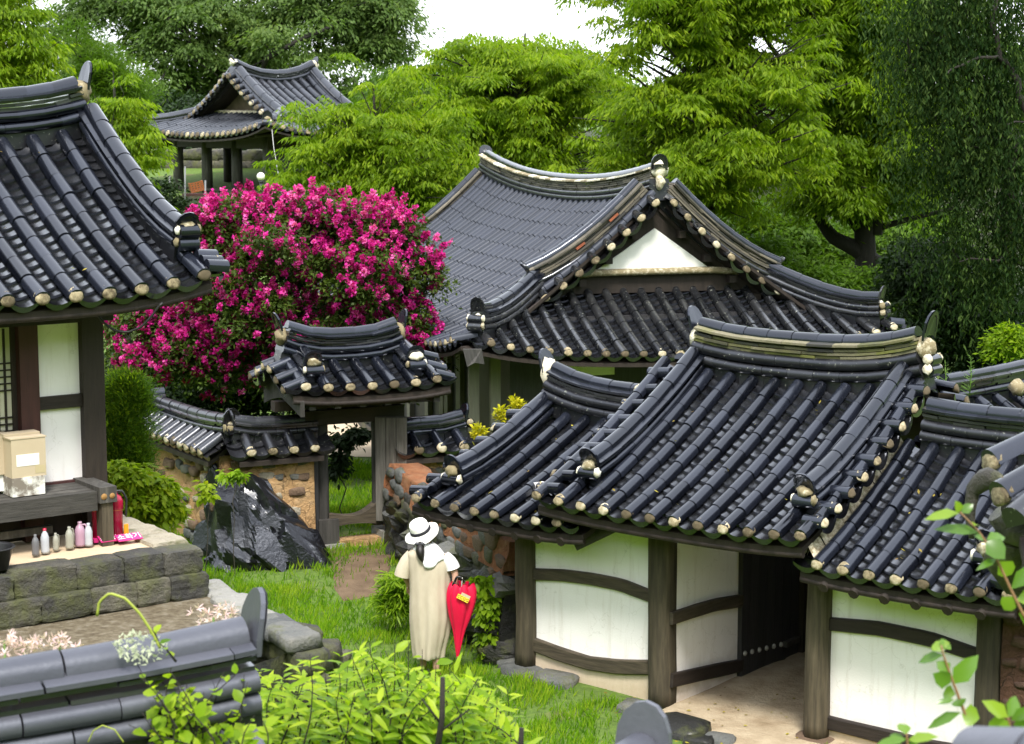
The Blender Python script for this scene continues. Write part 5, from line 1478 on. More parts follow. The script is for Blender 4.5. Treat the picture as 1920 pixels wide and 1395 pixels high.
t = thing('globe_lamp', 'garden lamp with white globe above the crape myrtle', 'lamp', (lp.x, lp.y, gz(lp.x, lp.y)))
MB().tube([(lp.x, lp.y, gz(lp.x, lp.y)), lp - UP * .08], .03, 8).build('pole', M_BLK, t)
MB().lathe(Matrix.Translation(lp), [(0.0, -.1)] + [(.095 * math.sin(math.pi * k / 10), -.095 * math.cos(math.pi * k / 10)) for k in range(1, 10)] + [(0, .095)], 16).build('globe', plastic('opal_glass', (.82, .80, .72), .2), t)
MB().lathe(Matrix.Translation(lp - UP * .13), [(.05, 0), (.05, .05), (0, .05)], 10).build('collar', M_BLK, t)
q = resample([at_y(510, 243, 50), at_y(513, 275, 49.5), at_y(519, 310, 49), at_y(527, 360, 48)], 14)
tag(MB().tube(q, .008, 5).build('white_cable', plastic('white_sheath', (.4, .4, .38), .5)), 'white cable hanging from the pavilion eave', 'cable')
# stone terrace behind the pavilion
tw = thing('terrace_wall', 'low dry-stone terrace wall on the slope behind the pavilion', 'retaining wall', at_y(380, 290, 60))
for i in range(26):
    for j in range(2):
        p = at_y(290 + i * 9, 300, 60.0); p.z = 3.95 + j * .32 + random.uniform(-.05, .05); stone(tw, p, (.26, .2, .17), Vector((1, 0, 0)), M_STONEP)

# ================================================================== NEAR WALL CAPS AND ROOF CORNERS
nw = thing('foreground_wall', 'close tile-capped garden wall running in from the bottom left corner', 'garden wall', at_y(100, 1395, 8))
kn = Kit(nw, M_TILE_NEAR, M_SLAB, sp=.27, r=.075)
A_, B_ = at_y(-260, 1300, 7.5), at_y(473, 1183, 8.2)
pts = [A_.lerp(B_, i / 12) - UP * .34 + UP * .02 * max(0, (i - 8) / 4) ** 2 for i in range(13)]
h = kn.ridge(pts, nw, 2, 2, True, .092, .24, hb=.10, st=.05, plen_=.40, slab_mat=M_SLAB, wide_mat=M_TILE_NEAR)
kn.end(pts[-1], (B_ - A_).normalized(), h, nw, w=.27, hh=.20, lean=.22, blob=None, cyl=0)
t_ = (B_ - A_).normalized()
for i in range(12):
    p = A_.lerp(B_, (i + .5) / 12) - UP * .40; o = Vector((t_.y, -t_.x, 0))
    kn.row([p, p + o * .35 - UP * .22], t_, nw, True, True)
rough_wall('wall_body', A_, B_, 1.2, A_.z - .5, .4, M_CLAY, nw, 14, 8)
kn.flush()
# lichen rosette on the cap
c = at_y(262, 1212, 7.80); V, F = [], []
mb = MB()
for k in range(170):
    a = random.random() * 6.28; r = random.random() ** .5 * .085
    p = c + Vector((math.cos(a) * r * 1.3, -.012 + .02 * random.random(), math.sin(a) * r * .8)); s = random.uniform(.008, .018)
    mb.add([p + Vector((random.uniform(-s, s), random.uniform(-.006, .002), random.uniform(-s, s))) for _ in range(4)], [(0, 1, 2, 3)])
mb.build('lichen', mat_plain('pale_lichen', [(.2, (.42, .46, .32)), (.8, (.60, .63, .48))], 40, .95), nw, kind='stuff')
n2 = thing('foreground_cap', 'end of a near wall cap with an upright ornament tile at the bottom edge', 'wall cap', at_y(1210, 1395, 7))
k3 = Kit(n2, M_TILE_NEAR, M_SLAB, sp=.27, r=.075)
A_, B_ = at_y(1010, 1500, 6.4), at_y(1207, 1382, 7.0)
h = k3.ridge([A_.lerp(B_, i / 6) - UP * .20 for i in range(7)], n2, 1, 1, True, .085, .2)
k3.end(B_ - UP * .20, (B_ - A_).normalized(), h, n2, w=.24, hh=.19, lean=.1, blob=None, cyl=0); k3.flush()
n3 = thing('foreground_cap', 'blurred grey tile end at the bottom right corner', 'wall cap', at_y(1880, 1395, 4.6))
k4 = Kit(n3, M_TILE_NEAR, M_SLAB, sp=.27, r=.075)
A_, B_ = at_y(1842, 1418, 4.6), at_y(2100, 1440, 4.2)
k4.ridge([A_.lerp(B_, i / 4) - UP * .12 for i in range(5)], n3, 1, 0, True, .085, .2); k4.flush()
# roof corner cutting in from the right edge
rc = thing('roof_corner', 'dark mossy roof corner of a near building at the right edge', 'roof', at_y(1890, 980, 10))
k5 = Kit(rc, M_TILE, M_SLAB, sp=.27, r=.08)
def Y10(x, y, d=10.0): return at_y(x, y, d)
k5.row([Y10(2010, 800, 10.4), Y10(1872, 868, 10.2)], Vector((.3, -.9, .3)), rc, True, True)
k5.row([Y10(2020, 850, 9.9), Y10(1890, 928, 9.7)], Vector((.3, -.9, .3)), rc, True, True, r=.085)
k5.row([Y10(2000, 905, 9.6), Y10(1905, 985, 9.4)], Vector((.3, -.9, .3)), rc, True, False, r=.09, mat=M_TILE_DRK)
for e, y in (((1872, 868, 10.2), 800), ((1890, 928, 9.7), 850), ((1905, 985, 9.4), 905)):
    a, b = Y10(*e), Y10(2010, y, e[2] + .25); d_ = (b - a).normalized()
    k5.row([b + d_ * 2.6, b + d_ * .02], Vector((.3, -.9, .3)), rc, True, False)
k5.flush()
a, b = Y10(1900, 905, 10.4), Y10(1925, 1010, 9.4); d_ = (Y10(2010, 800, 10.4) - Y10(1872, 868, 10.2)).normalized()
V, F = shell([[a - UP * .12, b - UP * .14], [a + d_ * 3.2 - UP * .12, b + d_ * 3.2 - UP * .14]], .06); mb = MB(); mb.add(V, F); mb.build('roof_deck', M_WOODD, rc)
p = Y10(2010, 1010, 10.1); post('post', (p.x, p.y, gz(p.x, p.y) - .2), p.z + .1, .2, M_WOODP, rc)
M_MOSSW = mat_stone('mossy_wet_timber', [(.2, (.012, .011, .009)), (.8, (.05, .042, .03))], .6, .6, .2)
mb = MB(); mb.tube(resample([Y10(1885, 905, 9.9), Y10(1850, 895, 10), Y10(1825, 915, 10.1), Y10(1818, 960, 10.1), Y10(1822, 1010, 10.1)], 10), [.03, .05, .06, .06, .055, .05, .045, .04, .035, .03, .02], 8, squash=.5); mb.build('horn_tile', M_MOSSW, rc)
mb = MB(); mb.tube([Y10(1990, 1005, 9.8), Y10(1895, 985, 10), Y10(1872, 960, 10)], [.12, .11, .07], 8); mb.build('corner_rafter', M_MOSSW, rc)
mb = MB(); mb.tube([Y10(1900, 1000, 10.0), Y10(1880, 1050, 10.2), Y10(1900, 1090, 10.2), Y10(1960, 1100, 10.2)], [.10, .11, .08, .08], 8); mb.build('rafter_end', M_MOSSW, rc)
mb = MB(); mb.tube([Y10(1990, 940, 9.9), Y10(1890, 960, 9.8)], [.1, .07], 8); mb.build('eave_tile', M_TILE_DRK, rc)
# low roof behind the gatehouse at the right
bo = thing('rear_roof', 'low tiled ridge of a building behind the gatehouse at the right edge', 'roof', at_y(1860, 760, 22))
k6 = Kit(bo, M_TILE, M_SLAB, sp=.27, r=.066)
A_, B_ = at_y(1770, 748, 21.5), at_y(1990, 715, 23.0)
pts = [A_.lerp(B_, i / 10) + UP * (.10 * (i / 10) ** 2) for i in range(11)]
h = k6.ridge(pts, bo, 1, 4, True, .08, .2)
t_ = (B_ - A_).normalized(); o = Vector((t_.y, -t_.x, 0))
for i in range(7):
    p = A_.lerp(B_, (i + .5) / 7); k6.row([p, p + o * .9 - UP * .5], t_, bo, True, True)
k6.end(at_y(1912, 735, 21.8), o, .0, bo, w=.1, hh=.02, blob=(.1, .1, .1), cyl=0, blobh=.05); k6.flush()
mb = MB(); g = [[A_ + o * s * 1.0 - UP * (.08 + abs(s) * .55) for s in (-1, -.5, 0, .5, 1)], [B_ + o * s * 1.0 - UP * (.08 + abs(s) * .55) for s in (-1, -.5, 0, .5, 1)]]
V, F = shell(g, .06); mb.add(V, F); mb.build('roof', M_WOODD, bo)

# ================================================================== VEGETATION
def mat_leaf(name, stops, trans=.35, rough=.55, tcol=1.6, spec=.18):
    m, nt, b, out = nmat(name)
    a = N(nt, 'ShaderNodeAttribute', attribute_name='rnd')
    c = ramp(nt, a.outputs['Fac'], stops)
    nt.links.new(c, b.inputs['Base Color']); b.inputs['Roughness'].default_value = rough; b.inputs['Specular IOR Level'].default_value = spec
    t = N(nt, 'ShaderNodeBsdfTranslucent'); nt.links.new(mixc(nt, 1.0, c, (tcol * 1.0, tcol * 1.1, tcol * .5), 'MULTIPLY'), t.inputs[0])
    mx = N(nt, 'ShaderNodeMixShader'); mx.inputs[0].default_value = trans
    nt.links.new(b.outputs[0], mx.inputs[1]); nt.links.new(t.outputs[0], mx.inputs[2]); nt.links.new(mx.outputs[0], out.inputs[0])
    return m
LEAF_B = mat_leaf('bright_leaf', [(0, (.054, .11, .005)), (.4, (.135, .218, .007)), (.75, (.235, .315, .010)), (1, (.365, .415, .016))], .5)
LEAF_M = mat_leaf('mid_leaf', [(0, (.032, .074, .007)), (.6, (.085, .158, .012)), (1, (.165, .25, .022))], .45)
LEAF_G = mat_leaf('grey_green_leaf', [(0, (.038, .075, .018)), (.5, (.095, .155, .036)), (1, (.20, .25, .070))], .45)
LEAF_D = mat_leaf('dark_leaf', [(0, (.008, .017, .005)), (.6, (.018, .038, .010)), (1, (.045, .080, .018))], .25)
LEAF_W = mat_leaf('willow_leaf', [(0, (.010, .025, .007)), (.5, (.027, .053, .014)), (1, (.070, .11, .028))], .35, .8, 1.4, .05)
LEAF_Y = mat_leaf('yellow_green_leaf', [(0, (.10, .18, .010)), (.5, (.25, .33, .015)), (1, (.52, .50, .02))], .45)
LEAF_F = mat_leaf('near_leaf', [(0, (.085, .17, .010)), (.5, (.20, .31, .016)), (1, (.36, .44, .03))], .5, .4)
LEAF_C = mat_leaf('camellia_leaf', [(0, (.035, .09, .012)), (.5, (.10, .20, .02)), (1, (.22, .32, .03))], .4, .25, 1.5, .5)
PETAL = mat_leaf('magenta_petal', [(0, (.22, .012, .08)), (.35, (.46, .012, .20)), (.7, (.66, .030, .34)), (1, (.78, .17, .50))], .4, .7, 1.2, .1)
LEAF_MY = mat_leaf('myrtle_leaf', [(0, (.020, .038, .006)), (.5, (.050, .085, .012)), (.85, (.10, .14, .018)), (1, (.18, .11, .03))], .3)
PETAL_P = mat_leaf('pale_pink_petal', [(0, (.62, .42, .47)), (1, (.80, .66, .70))], .4, .6, 1.1, .1)
M_BARK = mat_plain('dark_bark', [(.2, (.010, .009, .008)), (.8, (.035, .030, .025))], 6, .9, .7, .02, 6, (4, 4, 1))
M_BARKG = mat_plain('grey_bark', [(.2, (.030, .027, .022)), (.8, (.085, .075, .06))], 6, .9, .6, .02, 6, (4, 4, 1))

def unit(a): return a / np.maximum(np.linalg.norm(a, axis=1, keepdims=True), 1e-9)
def leaf_mesh(name, P, D, Nn, L, W, rnd, mat, six=False):
    """leaf blades: P base points, D directions, Nn rough normals, L and W per leaf"""
    P, D, Nn = np.asarray(P), unit(np.asarray(D)), np.asarray(Nn)
    S = unit(np.cross(Nn, D)); U = np.cross(D, S); n = len(P)
    L = np.broadcast_to(np.asarray(L, float), (n,))[:, None]; W = np.broadcast_to(np.asarray(W, float), (n,))[:, None]
    if not six:
        V = np.stack([P, P + D*L*.45 + S*W*.5 - U*W*.10, P + D*L - U*L*.10, P + D*L*.45 - S*W*.5 - U*W*.10], 1).reshape(-1, 3)
        loops = (np.arange(n)[:, None] * 4 + np.array([0, 1, 2, 3])).ravel(); tot = np.full(n, 4); k = 4
    else:
        M1, M2 = P + D*L*.35, P + D*L*.72 - U*L*.05
        V = np.stack([P, M1 + S*W*.48 + U*W*.14, M2 + S*W*.36 + U*W*.08, P + D*L - U*L*.14, M2 - S*W*.36 + U*W*.08, M1 - S*W*.48 + U*W*.14, M1, M2], 1).reshape(-1, 3)
        q = np.array([[0, 1, 6, 6], [1, 2, 7, 6], [2, 3, 7, 7], [0, 6, 5, 5], [6, 7, 4, 5], [7, 3, 4, 4]])
        faces = [[0, 1, 6], [1, 2, 7, 6], [2, 3, 7], [0, 6, 5], [6, 7, 4, 5], [7, 3, 4]]
        fl = np.concatenate([np.array(f) for f in faces]); tt = np.array([len(f) for f in faces]); k = 8
        loops = (np.arange(n)[:, None] * 8 + fl).ravel(); tot = np.tile(tt, n)
    return mesh_np(name, V, loops, tot, np.ones(len(tot), bool) if six else None, [mat], None, np.repeat(rnd, k))
def rdir(n): return unit(rng.normal(size=(n, 3)))

HOLES = [(1235, 125, 38, 22), (1440, 85, 46, 16), (1432, 208, 40, 14), (972, 165, 22, 14), (1105, 238, 28, 12), (1475, 60, 12, 20), (1095, 300, 20, 10), (205, 55, 34, 18), (690, 128, 22, 10)]
def in_hole(c, r):
    x, y, d = project(c); k = r * FPX / d * .55
    return any(((x - h[0]) / (h[2] + k)) ** 2 + ((y - h[1]) / (h[3] + k * .6)) ** 2 < 1 for h in HOLES)
def px_clumps(ells, D, n, size, spread=1.0, flat=.35, jit=.3):
    """clump centres inside photo ellipses (cx, cy, rx, ry[, depth offset]) at distance D; returns [(centre, rx, rz)]"""
    ar = np.array([e[2] * e[3] for e in ells]); ar = ar / ar.sum(); out = []
    for i in range(n):
        e = list(ells[rng.choice(len(ells), p=ar)]); sp_ = .55 * size * FPX / D
        e[2], e[3] = max(e[2] - sp_, e[2] * .35), max(e[3] - sp_ * flat, e[3] * .35)
        r, a = math.sqrt(rng.random()), rng.random() * 2 * math.pi
        x, y = e[0] + e[2] * r * math.cos(a), e[1] + e[3] * r * math.sin(a)
        half = min(e[2], e[3] * 1.6) / FPX * D * math.sqrt(max(0.05, 1 - r * r)) * spread
        dd = D + (e[4] if len(e) > 4 else 0) + rng.uniform(-half, half)
        s = size * rng.uniform(1 - jit, 1 + jit)
        c = at_y(x, y, dd)
        if D > 40 and in_hole(c, s): continue
        out.append((c, s, s * flat * rng.uniform(.8, 1.3)))
    return out
def foliage(cl, per, L, W, mat, droop=.6, name='crown', six=False, top=.5, rb=(0, 1), parent=None, scat=.5):
    Ps, Ds, Ns, Rn = [], [], [], []
    for c, rx, rz in cl:
        n = max(4, int(per * rng.uniform(.7, 1.3)))
        r = np.sqrt(rng.random(n)); a = rng.random(n) * 2 * np.pi
        lob = 1 + .35 * np.sin(a * 3 + rng.random() * 6) + .2 * np.sin(a * 5 + rng.random() * 6)
        x, y = r * lob * np.cos(a) * rx, r * lob * np.sin(a) * rx
        tl = rng.normal(size=2) * .2
        z = x * tl[0] + y * tl[1] + rz * (1 - r * r) * 1.1 - rng.exponential(.55, n) * rz * (1.4 - top) - .15 * rx * r * r
        P = np.stack([x, y, z], 1) + np.array(c); Ps.append(P)
        o = np.stack([np.cos(a), np.sin(a), np.zeros(n)], 1)
        Ds.append(o * (.45 + .4 * r[:, None]) + rdir(n) * scat + np.array([0, 0, -droop])); Ns.append(np.array([0, 0, 1.0]) + rdir(n) * .7)
        hgt = np.clip((z / max(rz, 1e-6) + 1) / 2, 0, 1)
        b = rng.uniform(.15, .75)
        Rn.append(np.clip(b * .5 + .25 * rng.random(n) + .25 * rng.random(n) ** 2, 0, 1) * (rb[1] - rb[0]) + rb[0])
    P = np.concatenate(Ps); n = len(P)
    return leaf_mesh(name, P, np.concatenate(Ds), np.concatenate(Ns), L * rng.uniform(.65, 1.3, n), W * rng.uniform(.7, 1.25, n), np.concatenate(Rn), mat, six)
def skeleton(base, fork, cl, r0, mat, parent, name='trunk', n_side=7, sag=.08, rmin=.012, extra=()):
    nodes = [Vector(base), Vector(base).lerp(Vector(fork), .5) + Vector((random.uniform(-.1, .1), 0, 0)), Vector(fork)] ; par = [-1, 0, 1]
    for path in extra:                               # explicit limbs (list of points), attached to the nearest node
        prev = min(range(len(nodes)), key=lambda k: (nodes[k] - path[0]).length)
        for p in path: nodes.append(Vector(p)); par.append(prev); prev = len(nodes) - 1
    F0 = Vector(fork)
    for c, rx, rz in sorted(cl, key=lambda q: (q[0] - F0).length):
        t = c - UP * rz * .6
        best = min(range(1, len(nodes)), key=lambda k: (nodes[k] - t).length + .35 * max(0, nodes[k].z - t.z) + .15 * (nodes[k] - F0).length)
        a = nodes[best]; d = (t - a).length
        prev = best
        for f in (.35, .7, 1.0):
            p = a.lerp(t, f) + UP * (sag * d * math.sin(f * math.pi)) + Vector((random.uniform(-1, 1), random.uniform(-1, 1), random.uniform(-.6, .6))) * d * .06 * (f < 1)
            nodes.append(p); par.append(prev); prev = len(nodes) - 1
    cnt = [1] * len(nodes)
    for k in range(len(nodes) - 1, 0, -1): cnt[par[k]] += cnt[k]
    rad = [max(rmin, r0 * (c / cnt[0]) ** .55) for c in cnt]
    ch = {}
    for k in range(1, len(nodes)): ch.setdefault(par[k], []).append(k)
    mb = MB()
    stack = [(0, None)]
    while stack:
        s, fr = stack.pop(); chain = [fr] if fr is not None else []; k = s
        while True:
            chain.append(k); kids = ch.get(k, [])
            if not kids: break
            kids = sorted(kids, key=lambda q: -cnt[q])
            for q in kids[1:]: stack.append((q, k))
            k = kids[0]
        if len(chain) > 1:
            rr = [rad[i] for i in chain]
            if fr is not None: rr[0] = rad[chain[1]] * 1.15
            mb.tube([nodes[i] for i in chain], rr, n_side if rr[0] > .06 else 5, cap=False)
    return mb.build(name, mat, parent)
def tree(name, label, cat, base, fork, cl, r0, per, L, W, leaf, bark=None, group=None, droop=.6, extra=(), six=False, scat=.5, kind=None, top=.5, rb=(0, 1)):
    t = thing(name, label, cat, base, 0, group)
    skeleton(base, fork, cl, r0, bark or M_BARK, t, extra=extra)
    obj('crown', foliage(cl, per, L, W, leaf, droop, six=six, scat=scat, top=top, rb=rb), t)
    return t
def G(x, y): return Vector((x, y, gz(x, y) - .1))
def gpx(x, Y): p = at_y(x, 300, Y); return G(p.x, Y)

# --- big old tree behind the pavilion
D = 74
cl = px_clumps([(300, 90, 240, 120), (560, 90, 210, 110), (700, 70, 80, 90), (430, 250, 280, 90), (640, 260, 120, 100), (230, 30, 150, 70), (450, -10, 330, 60), (680, 30, 110, 80), (140, 60, 60, 70)], D, 430, .95, 1.0, .36)
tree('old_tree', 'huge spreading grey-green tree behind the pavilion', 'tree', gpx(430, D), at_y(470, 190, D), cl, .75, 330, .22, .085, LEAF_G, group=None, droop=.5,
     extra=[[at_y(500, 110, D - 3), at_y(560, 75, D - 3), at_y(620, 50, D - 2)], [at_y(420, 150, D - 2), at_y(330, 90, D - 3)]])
# --- light green trees at the far left
D = 46
cl = px_clumps([(215, 150, 70, 25), (240, 175, 60, 20), (190, 120, 40, 25), (170, 90, 60, 60)], D, 40, .5, .8, .4)
tree('pine_tree', 'dark feathery pine between the corner tree and the old tree', 'tree', gpx(190, D), at_y(200, 210, D), cl, .2, 340, .20, .018, LEAF_M, group='trees behind the houses', droop=-.2, scat=.9)
# --- bright layered trees in the middle: limbs that carry flat sprays of hanging leaves
def tiered(name, label, axis, prof, D, nl, base_x, r0, pad, L, W, leaf, per=150, group='layered trees behind the hall', extra=(), rb=(0, 1), depth=.8, flat=.2, cat='tree'):
    ysr = np.array([p[0] for p in prof], float); wsr = np.array([p[1] for p in prof], float)
    base = gpx(base_x, D); t = thing(name, label, cat, base, 0, group); mb = MB(); cl = []
    ax = lambda y: np.interp(y, [a[1] for a in axis], [a[0] for a in axis])
    tr_ = [base] + [at_y(ax(y), y, D) for y in np.linspace(ysr[-1], ysr[0], 7)]
    n = len(tr_); mb.tube(resample(tr_, 14), [r0 * (1 - .88 * i / 14) for i in range(15)], 9)
    yy = np.linspace(ysr[0], ysr[-1], 200); cdf = np.cumsum(np.interp(yy, ysr, wsr)); cdf /= cdf[-1]
    for i in range(nl):
        y = np.interp((i + rng.random()) / nl, cdf, yy); w = np.interp(y, ysr, wsr) / FPX * D
        ph = rng.random() * 2 * math.pi; l = w * rng.uniform(.45, 1.08)
        e = at_y(ax(y), y, D) + Vector((math.cos(ph) * l, math.sin(ph) * l * depth, rng.normal() * .22 + .05 * l))
        s0 = at_y(ax(y + 40), min(y + 40 + 110 * rng.random(), ysr[-1] + 30), D)
        m1 = s0.lerp(e, .35) + UP * (.08 * l + .05); m2 = s0.lerp(e, .7) + UP * (.06 * l) + Vector((rng.normal() * .1, rng.normal() * .1, 0))
        q = resample([s0, s0.lerp(m1, .6), m1, m2, e], 10)
        mb.tube(q, [max(.006, r0 * .26 * min(1, l / 1.8) * (1 - .09 * k)) for k in range(11)], 5, cap=False)
        for k in range(2 + int(l * 2.6)):
            f = .28 + .72 * ((k + rng.random()) / (2 + int(l * 2.6))) ** .8
            c = q[int(f * 10)] + Vector((rng.normal() * .2, rng.normal() * .2, rng.normal() * .12))
            sz = pad * rng.uniform(.4, 1.45) * (1.12 - .35 * f); 
            if not in_hole(c, sz): cl.append((c + UP * .04, sz, sz * flat * rng.uniform(.6, 2.0)))
    for pts, r in extra: mb.tube(resample([at_y(x, y, D) for x, y in pts], 14), [r * (1 - .05 * k) for k in range(15)], 7)
    mb.build('trunk', M_BARK, t)
    obj('crown', foliage(cl, per, L, W, leaf, .75, scat=.45, rb=rb), t)
tiered('maple_tree', 'bright green layered tree right of the pavilion roof', [(700, 170), (715, 400)], [(165, 70), (200, 130), (250, 165), (300, 190), (380, 205)], 37, 95, 720, .16, .42, .125, .036, LEAF_B)
tiered('maple_tree', 'bright green layered tree below the gap of white sky', [(985, 60), (960, 340)], [(62, 70), (85, 150), (120, 215), (190, 230), (260, 230), (330, 210)], 45, 130, 960, .2, .50, .135, .040, LEAF_B)
tiered('maple_tree', 'large bright green layered tree above the hall gable', [(1330, -60), (1330, 380)], [(-140, 260), (-40, 255), (40, 245), (140, 270), (220, 285), (320, 270), (370, 200)], 34, 165, 1330, .2, .42, .125, .036, LEAF_B,
       extra=(([(1425, 250), (1410, 215), (1385, 195), (1345, 160), (1320, 120)], .045), ([(1470, 120), (1440, 80), (1415, 40), (1395, -10)], .05)))
tiered('zelkova_tree', 'green tree with dark forked trunk right of the hall gable', [(1560, -60), (1625, 440)], [(-140, 280), (60, 260), (200, 250), (300, 250), (360, 220), (390, 160)], 38, 180, 1640, .27, .48, .13, .038, LEAF_B,
       extra=(([(1640, 495), (1610, 470), (1560, 445), (1528, 400), (1505, 340)], .20), ([(1640, 440), (1645, 380), (1650, 300), (1640, 200)], .16), ([(1640, 430), (1700, 412), (1790, 390), (1860, 400)], .07), ([(1628, 450), (1590, 410), (1560, 385)], .12)), rb=(0, .72))
tiered('broadleaf_tree', 'light green tree in the top left corner behind the house roof', [(0, -40), (-20, 200)], [(-60, 80), (20, 110), (90, 130), (150, 150), (190, 120)], 42, 70, -60, .16, .5, .14, .042, LEAF_B, group='trees behind the houses')
tiered('young_tree', 'bright green young tree between the house roof and the pavilion', [(212, 150), (225, 360)], [(150, 25), (190, 60), (240, 85), (300, 85), (360, 70)], 33, 50, 235, .08, .28, .11, .032, LEAF_B, group='trees behind the houses')
D = 58
cl = px_clumps([(1260, 230, 220, 130), (1500, 200, 220, 180), (1760, 230, 230, 230), (1150, 330, 160, 90), (1600, 400, 250, 80)], D, 300, 1.0, .8, .35)
tree('backdrop_tree', 'shaded green tree mass seen between the layered trees on the right', 'tree', gpx(1560, D), at_y(1560, 380, D), cl, .35, 260, .2, .075, LEAF_M, group='trees behind the houses', rb=(0, .7))
D = 62
cl = px_clumps([(760, 240, 170, 110), (900, 220, 160, 120), (1040, 200, 130, 110), (640, 330, 120, 60), (560, 330, 120, 60)], D, 260, 1.0, .8, .35)
tree('backdrop_tree', 'shaded green tree mass seen behind the tree right of the pavilion', 'tree', gpx(820, D), at_y(820, 360, D), cl, .3, 260, .2, .075, LEAF_M, group='trees behind the houses', rb=(0, .6))
# --- dark willow at the right
def willow(name, label, ells, D, n, base, per, L, W, leaf):
    t = thing(name, label, 'tree', base)
    cl = px_clumps(ells, D, n, .3, 1.0, 1.0)
    skeleton(base, base + UP * 5, [(c + UP * .5, .3, .3) for c, _, _ in cl[::4]], .16, M_BARK, t)
    Ps, Ds, Rn = [], [], []
    for c, _, _ in cl:
        for s in range(7):
            L0 = rng.uniform(.4, 1.6); k = int(per * L0); f = rng.random(k)
            q = np.array(c) + np.array([rng.normal() * .28, rng.normal() * .28, .5])
            sw = rng.normal(size=2) * .12
            P = q + np.stack([sw[0] * f + rng.normal(size=k) * .05, sw[1] * f + rng.normal(size=k) * .05, -f * L0], 1)
            Ps.append(P); Ds.append(rdir(k) * .55 + np.array([0, 0, -.8])); Rn.append(np.clip(rng.normal(.4, .28) + rng.normal(size=k) * .18, 0, 1))
    P = np.concatenate(Ps); k = len(P)
    obj('crown', leaf_mesh('crown', P, np.concatenate(Ds), rdir(k), L * rng.uniform(.6, 1.3, k), W, np.concatenate(Rn), leaf), t)
willow('willow_tree', 'dark drooping willow filling the top right corner', [(1800, 120, 150, 140), (1880, 20, 130, 90), (1760, 0, 90, 60), (1880, 330, 110, 170), (1775, 300, 70, 130), (1740, 90, 60, 100), (1850, 500, 110, 80)], 29, 260, gpx(1900, 31), 22, .10, .03, LEAF_W)
# --- dark undergrowth to the right and behind the roofs
def shrub(name, label, ells, D, n, size, per, L, W, leaf, group=None, cat='shrub', droop=.3, flat=.6, scat=.8, six=False, spread=1.0, rb=(0, 1)):
    cl = px_clumps(ells, D, n, size, spread, flat)
    lo = min(cl, key=lambda q: q[0].z)[0]; cx = sum((q[0].x for q in cl)) / len(cl)
    base = Vector((cx, D, gz(cx, D) - .05))
    t = thing(name, label, cat, base, 0, group)
    skeleton(base, base.lerp(Vector((cx, D, lo.z + .3)), .5), cl[::2], min(.05, size * .09), M_BARKG, t, 'stem', 5, rmin=.004)
    obj('foliage', foliage(cl, per, L, W, leaf, droop, 'foliage', six, scat=scat, rb=rb), t)
    return t, cl
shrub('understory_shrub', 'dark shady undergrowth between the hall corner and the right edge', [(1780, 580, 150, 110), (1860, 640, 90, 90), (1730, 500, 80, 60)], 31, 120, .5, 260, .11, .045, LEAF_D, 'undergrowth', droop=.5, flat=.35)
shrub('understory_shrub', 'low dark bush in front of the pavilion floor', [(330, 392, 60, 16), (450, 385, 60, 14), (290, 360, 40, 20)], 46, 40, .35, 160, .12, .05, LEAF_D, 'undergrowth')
shrub('understory_shrub', 'small lighter bush low at the right edge above the rear roof', [(1890, 640, 30, 22)], 27, 10, .25, 220, .09, .04, LEAF_B, 'undergrowth')
shrub('understory_shrub', 'mid green undergrowth behind the forked trunk', [(1560, 470, 160, 70), (1450, 430, 120, 60), (1720, 450, 110, 80), (1600, 540, 160, 50)], 46, 150, .7, 220, .16, .07, LEAF_M, 'undergrowth', flat=.4)
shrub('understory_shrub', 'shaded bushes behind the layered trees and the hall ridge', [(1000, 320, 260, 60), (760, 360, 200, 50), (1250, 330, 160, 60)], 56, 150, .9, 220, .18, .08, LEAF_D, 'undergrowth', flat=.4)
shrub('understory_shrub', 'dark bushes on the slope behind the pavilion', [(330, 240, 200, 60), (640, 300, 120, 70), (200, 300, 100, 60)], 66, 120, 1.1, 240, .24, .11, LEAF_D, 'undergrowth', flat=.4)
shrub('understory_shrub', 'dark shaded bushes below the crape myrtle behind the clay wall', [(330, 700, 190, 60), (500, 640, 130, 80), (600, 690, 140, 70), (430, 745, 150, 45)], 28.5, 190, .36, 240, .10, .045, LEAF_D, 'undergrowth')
shrub('understory_shrub', 'leafy bushes just behind the hall roof below the forked trunk', [(1540, 528, 150, 32), (1680, 540, 110, 36), (1400, 470, 80, 30), (1800, 560, 100, 60)], 36, 120, .5, 240, .13, .05, LEAF_M, 'undergrowth', flat=.4, rb=(0, .8))
# distant wood beyond the slope: one mass
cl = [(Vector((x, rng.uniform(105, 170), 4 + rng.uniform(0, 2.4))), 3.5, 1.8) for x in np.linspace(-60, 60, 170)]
tag(obj('distant_wood', foliage(cl, 130, .7, .4, LEAF_G, .3, 'distant_wood'), None), 'hazy grey-green wood far behind the trees', None, None, 'stuff')

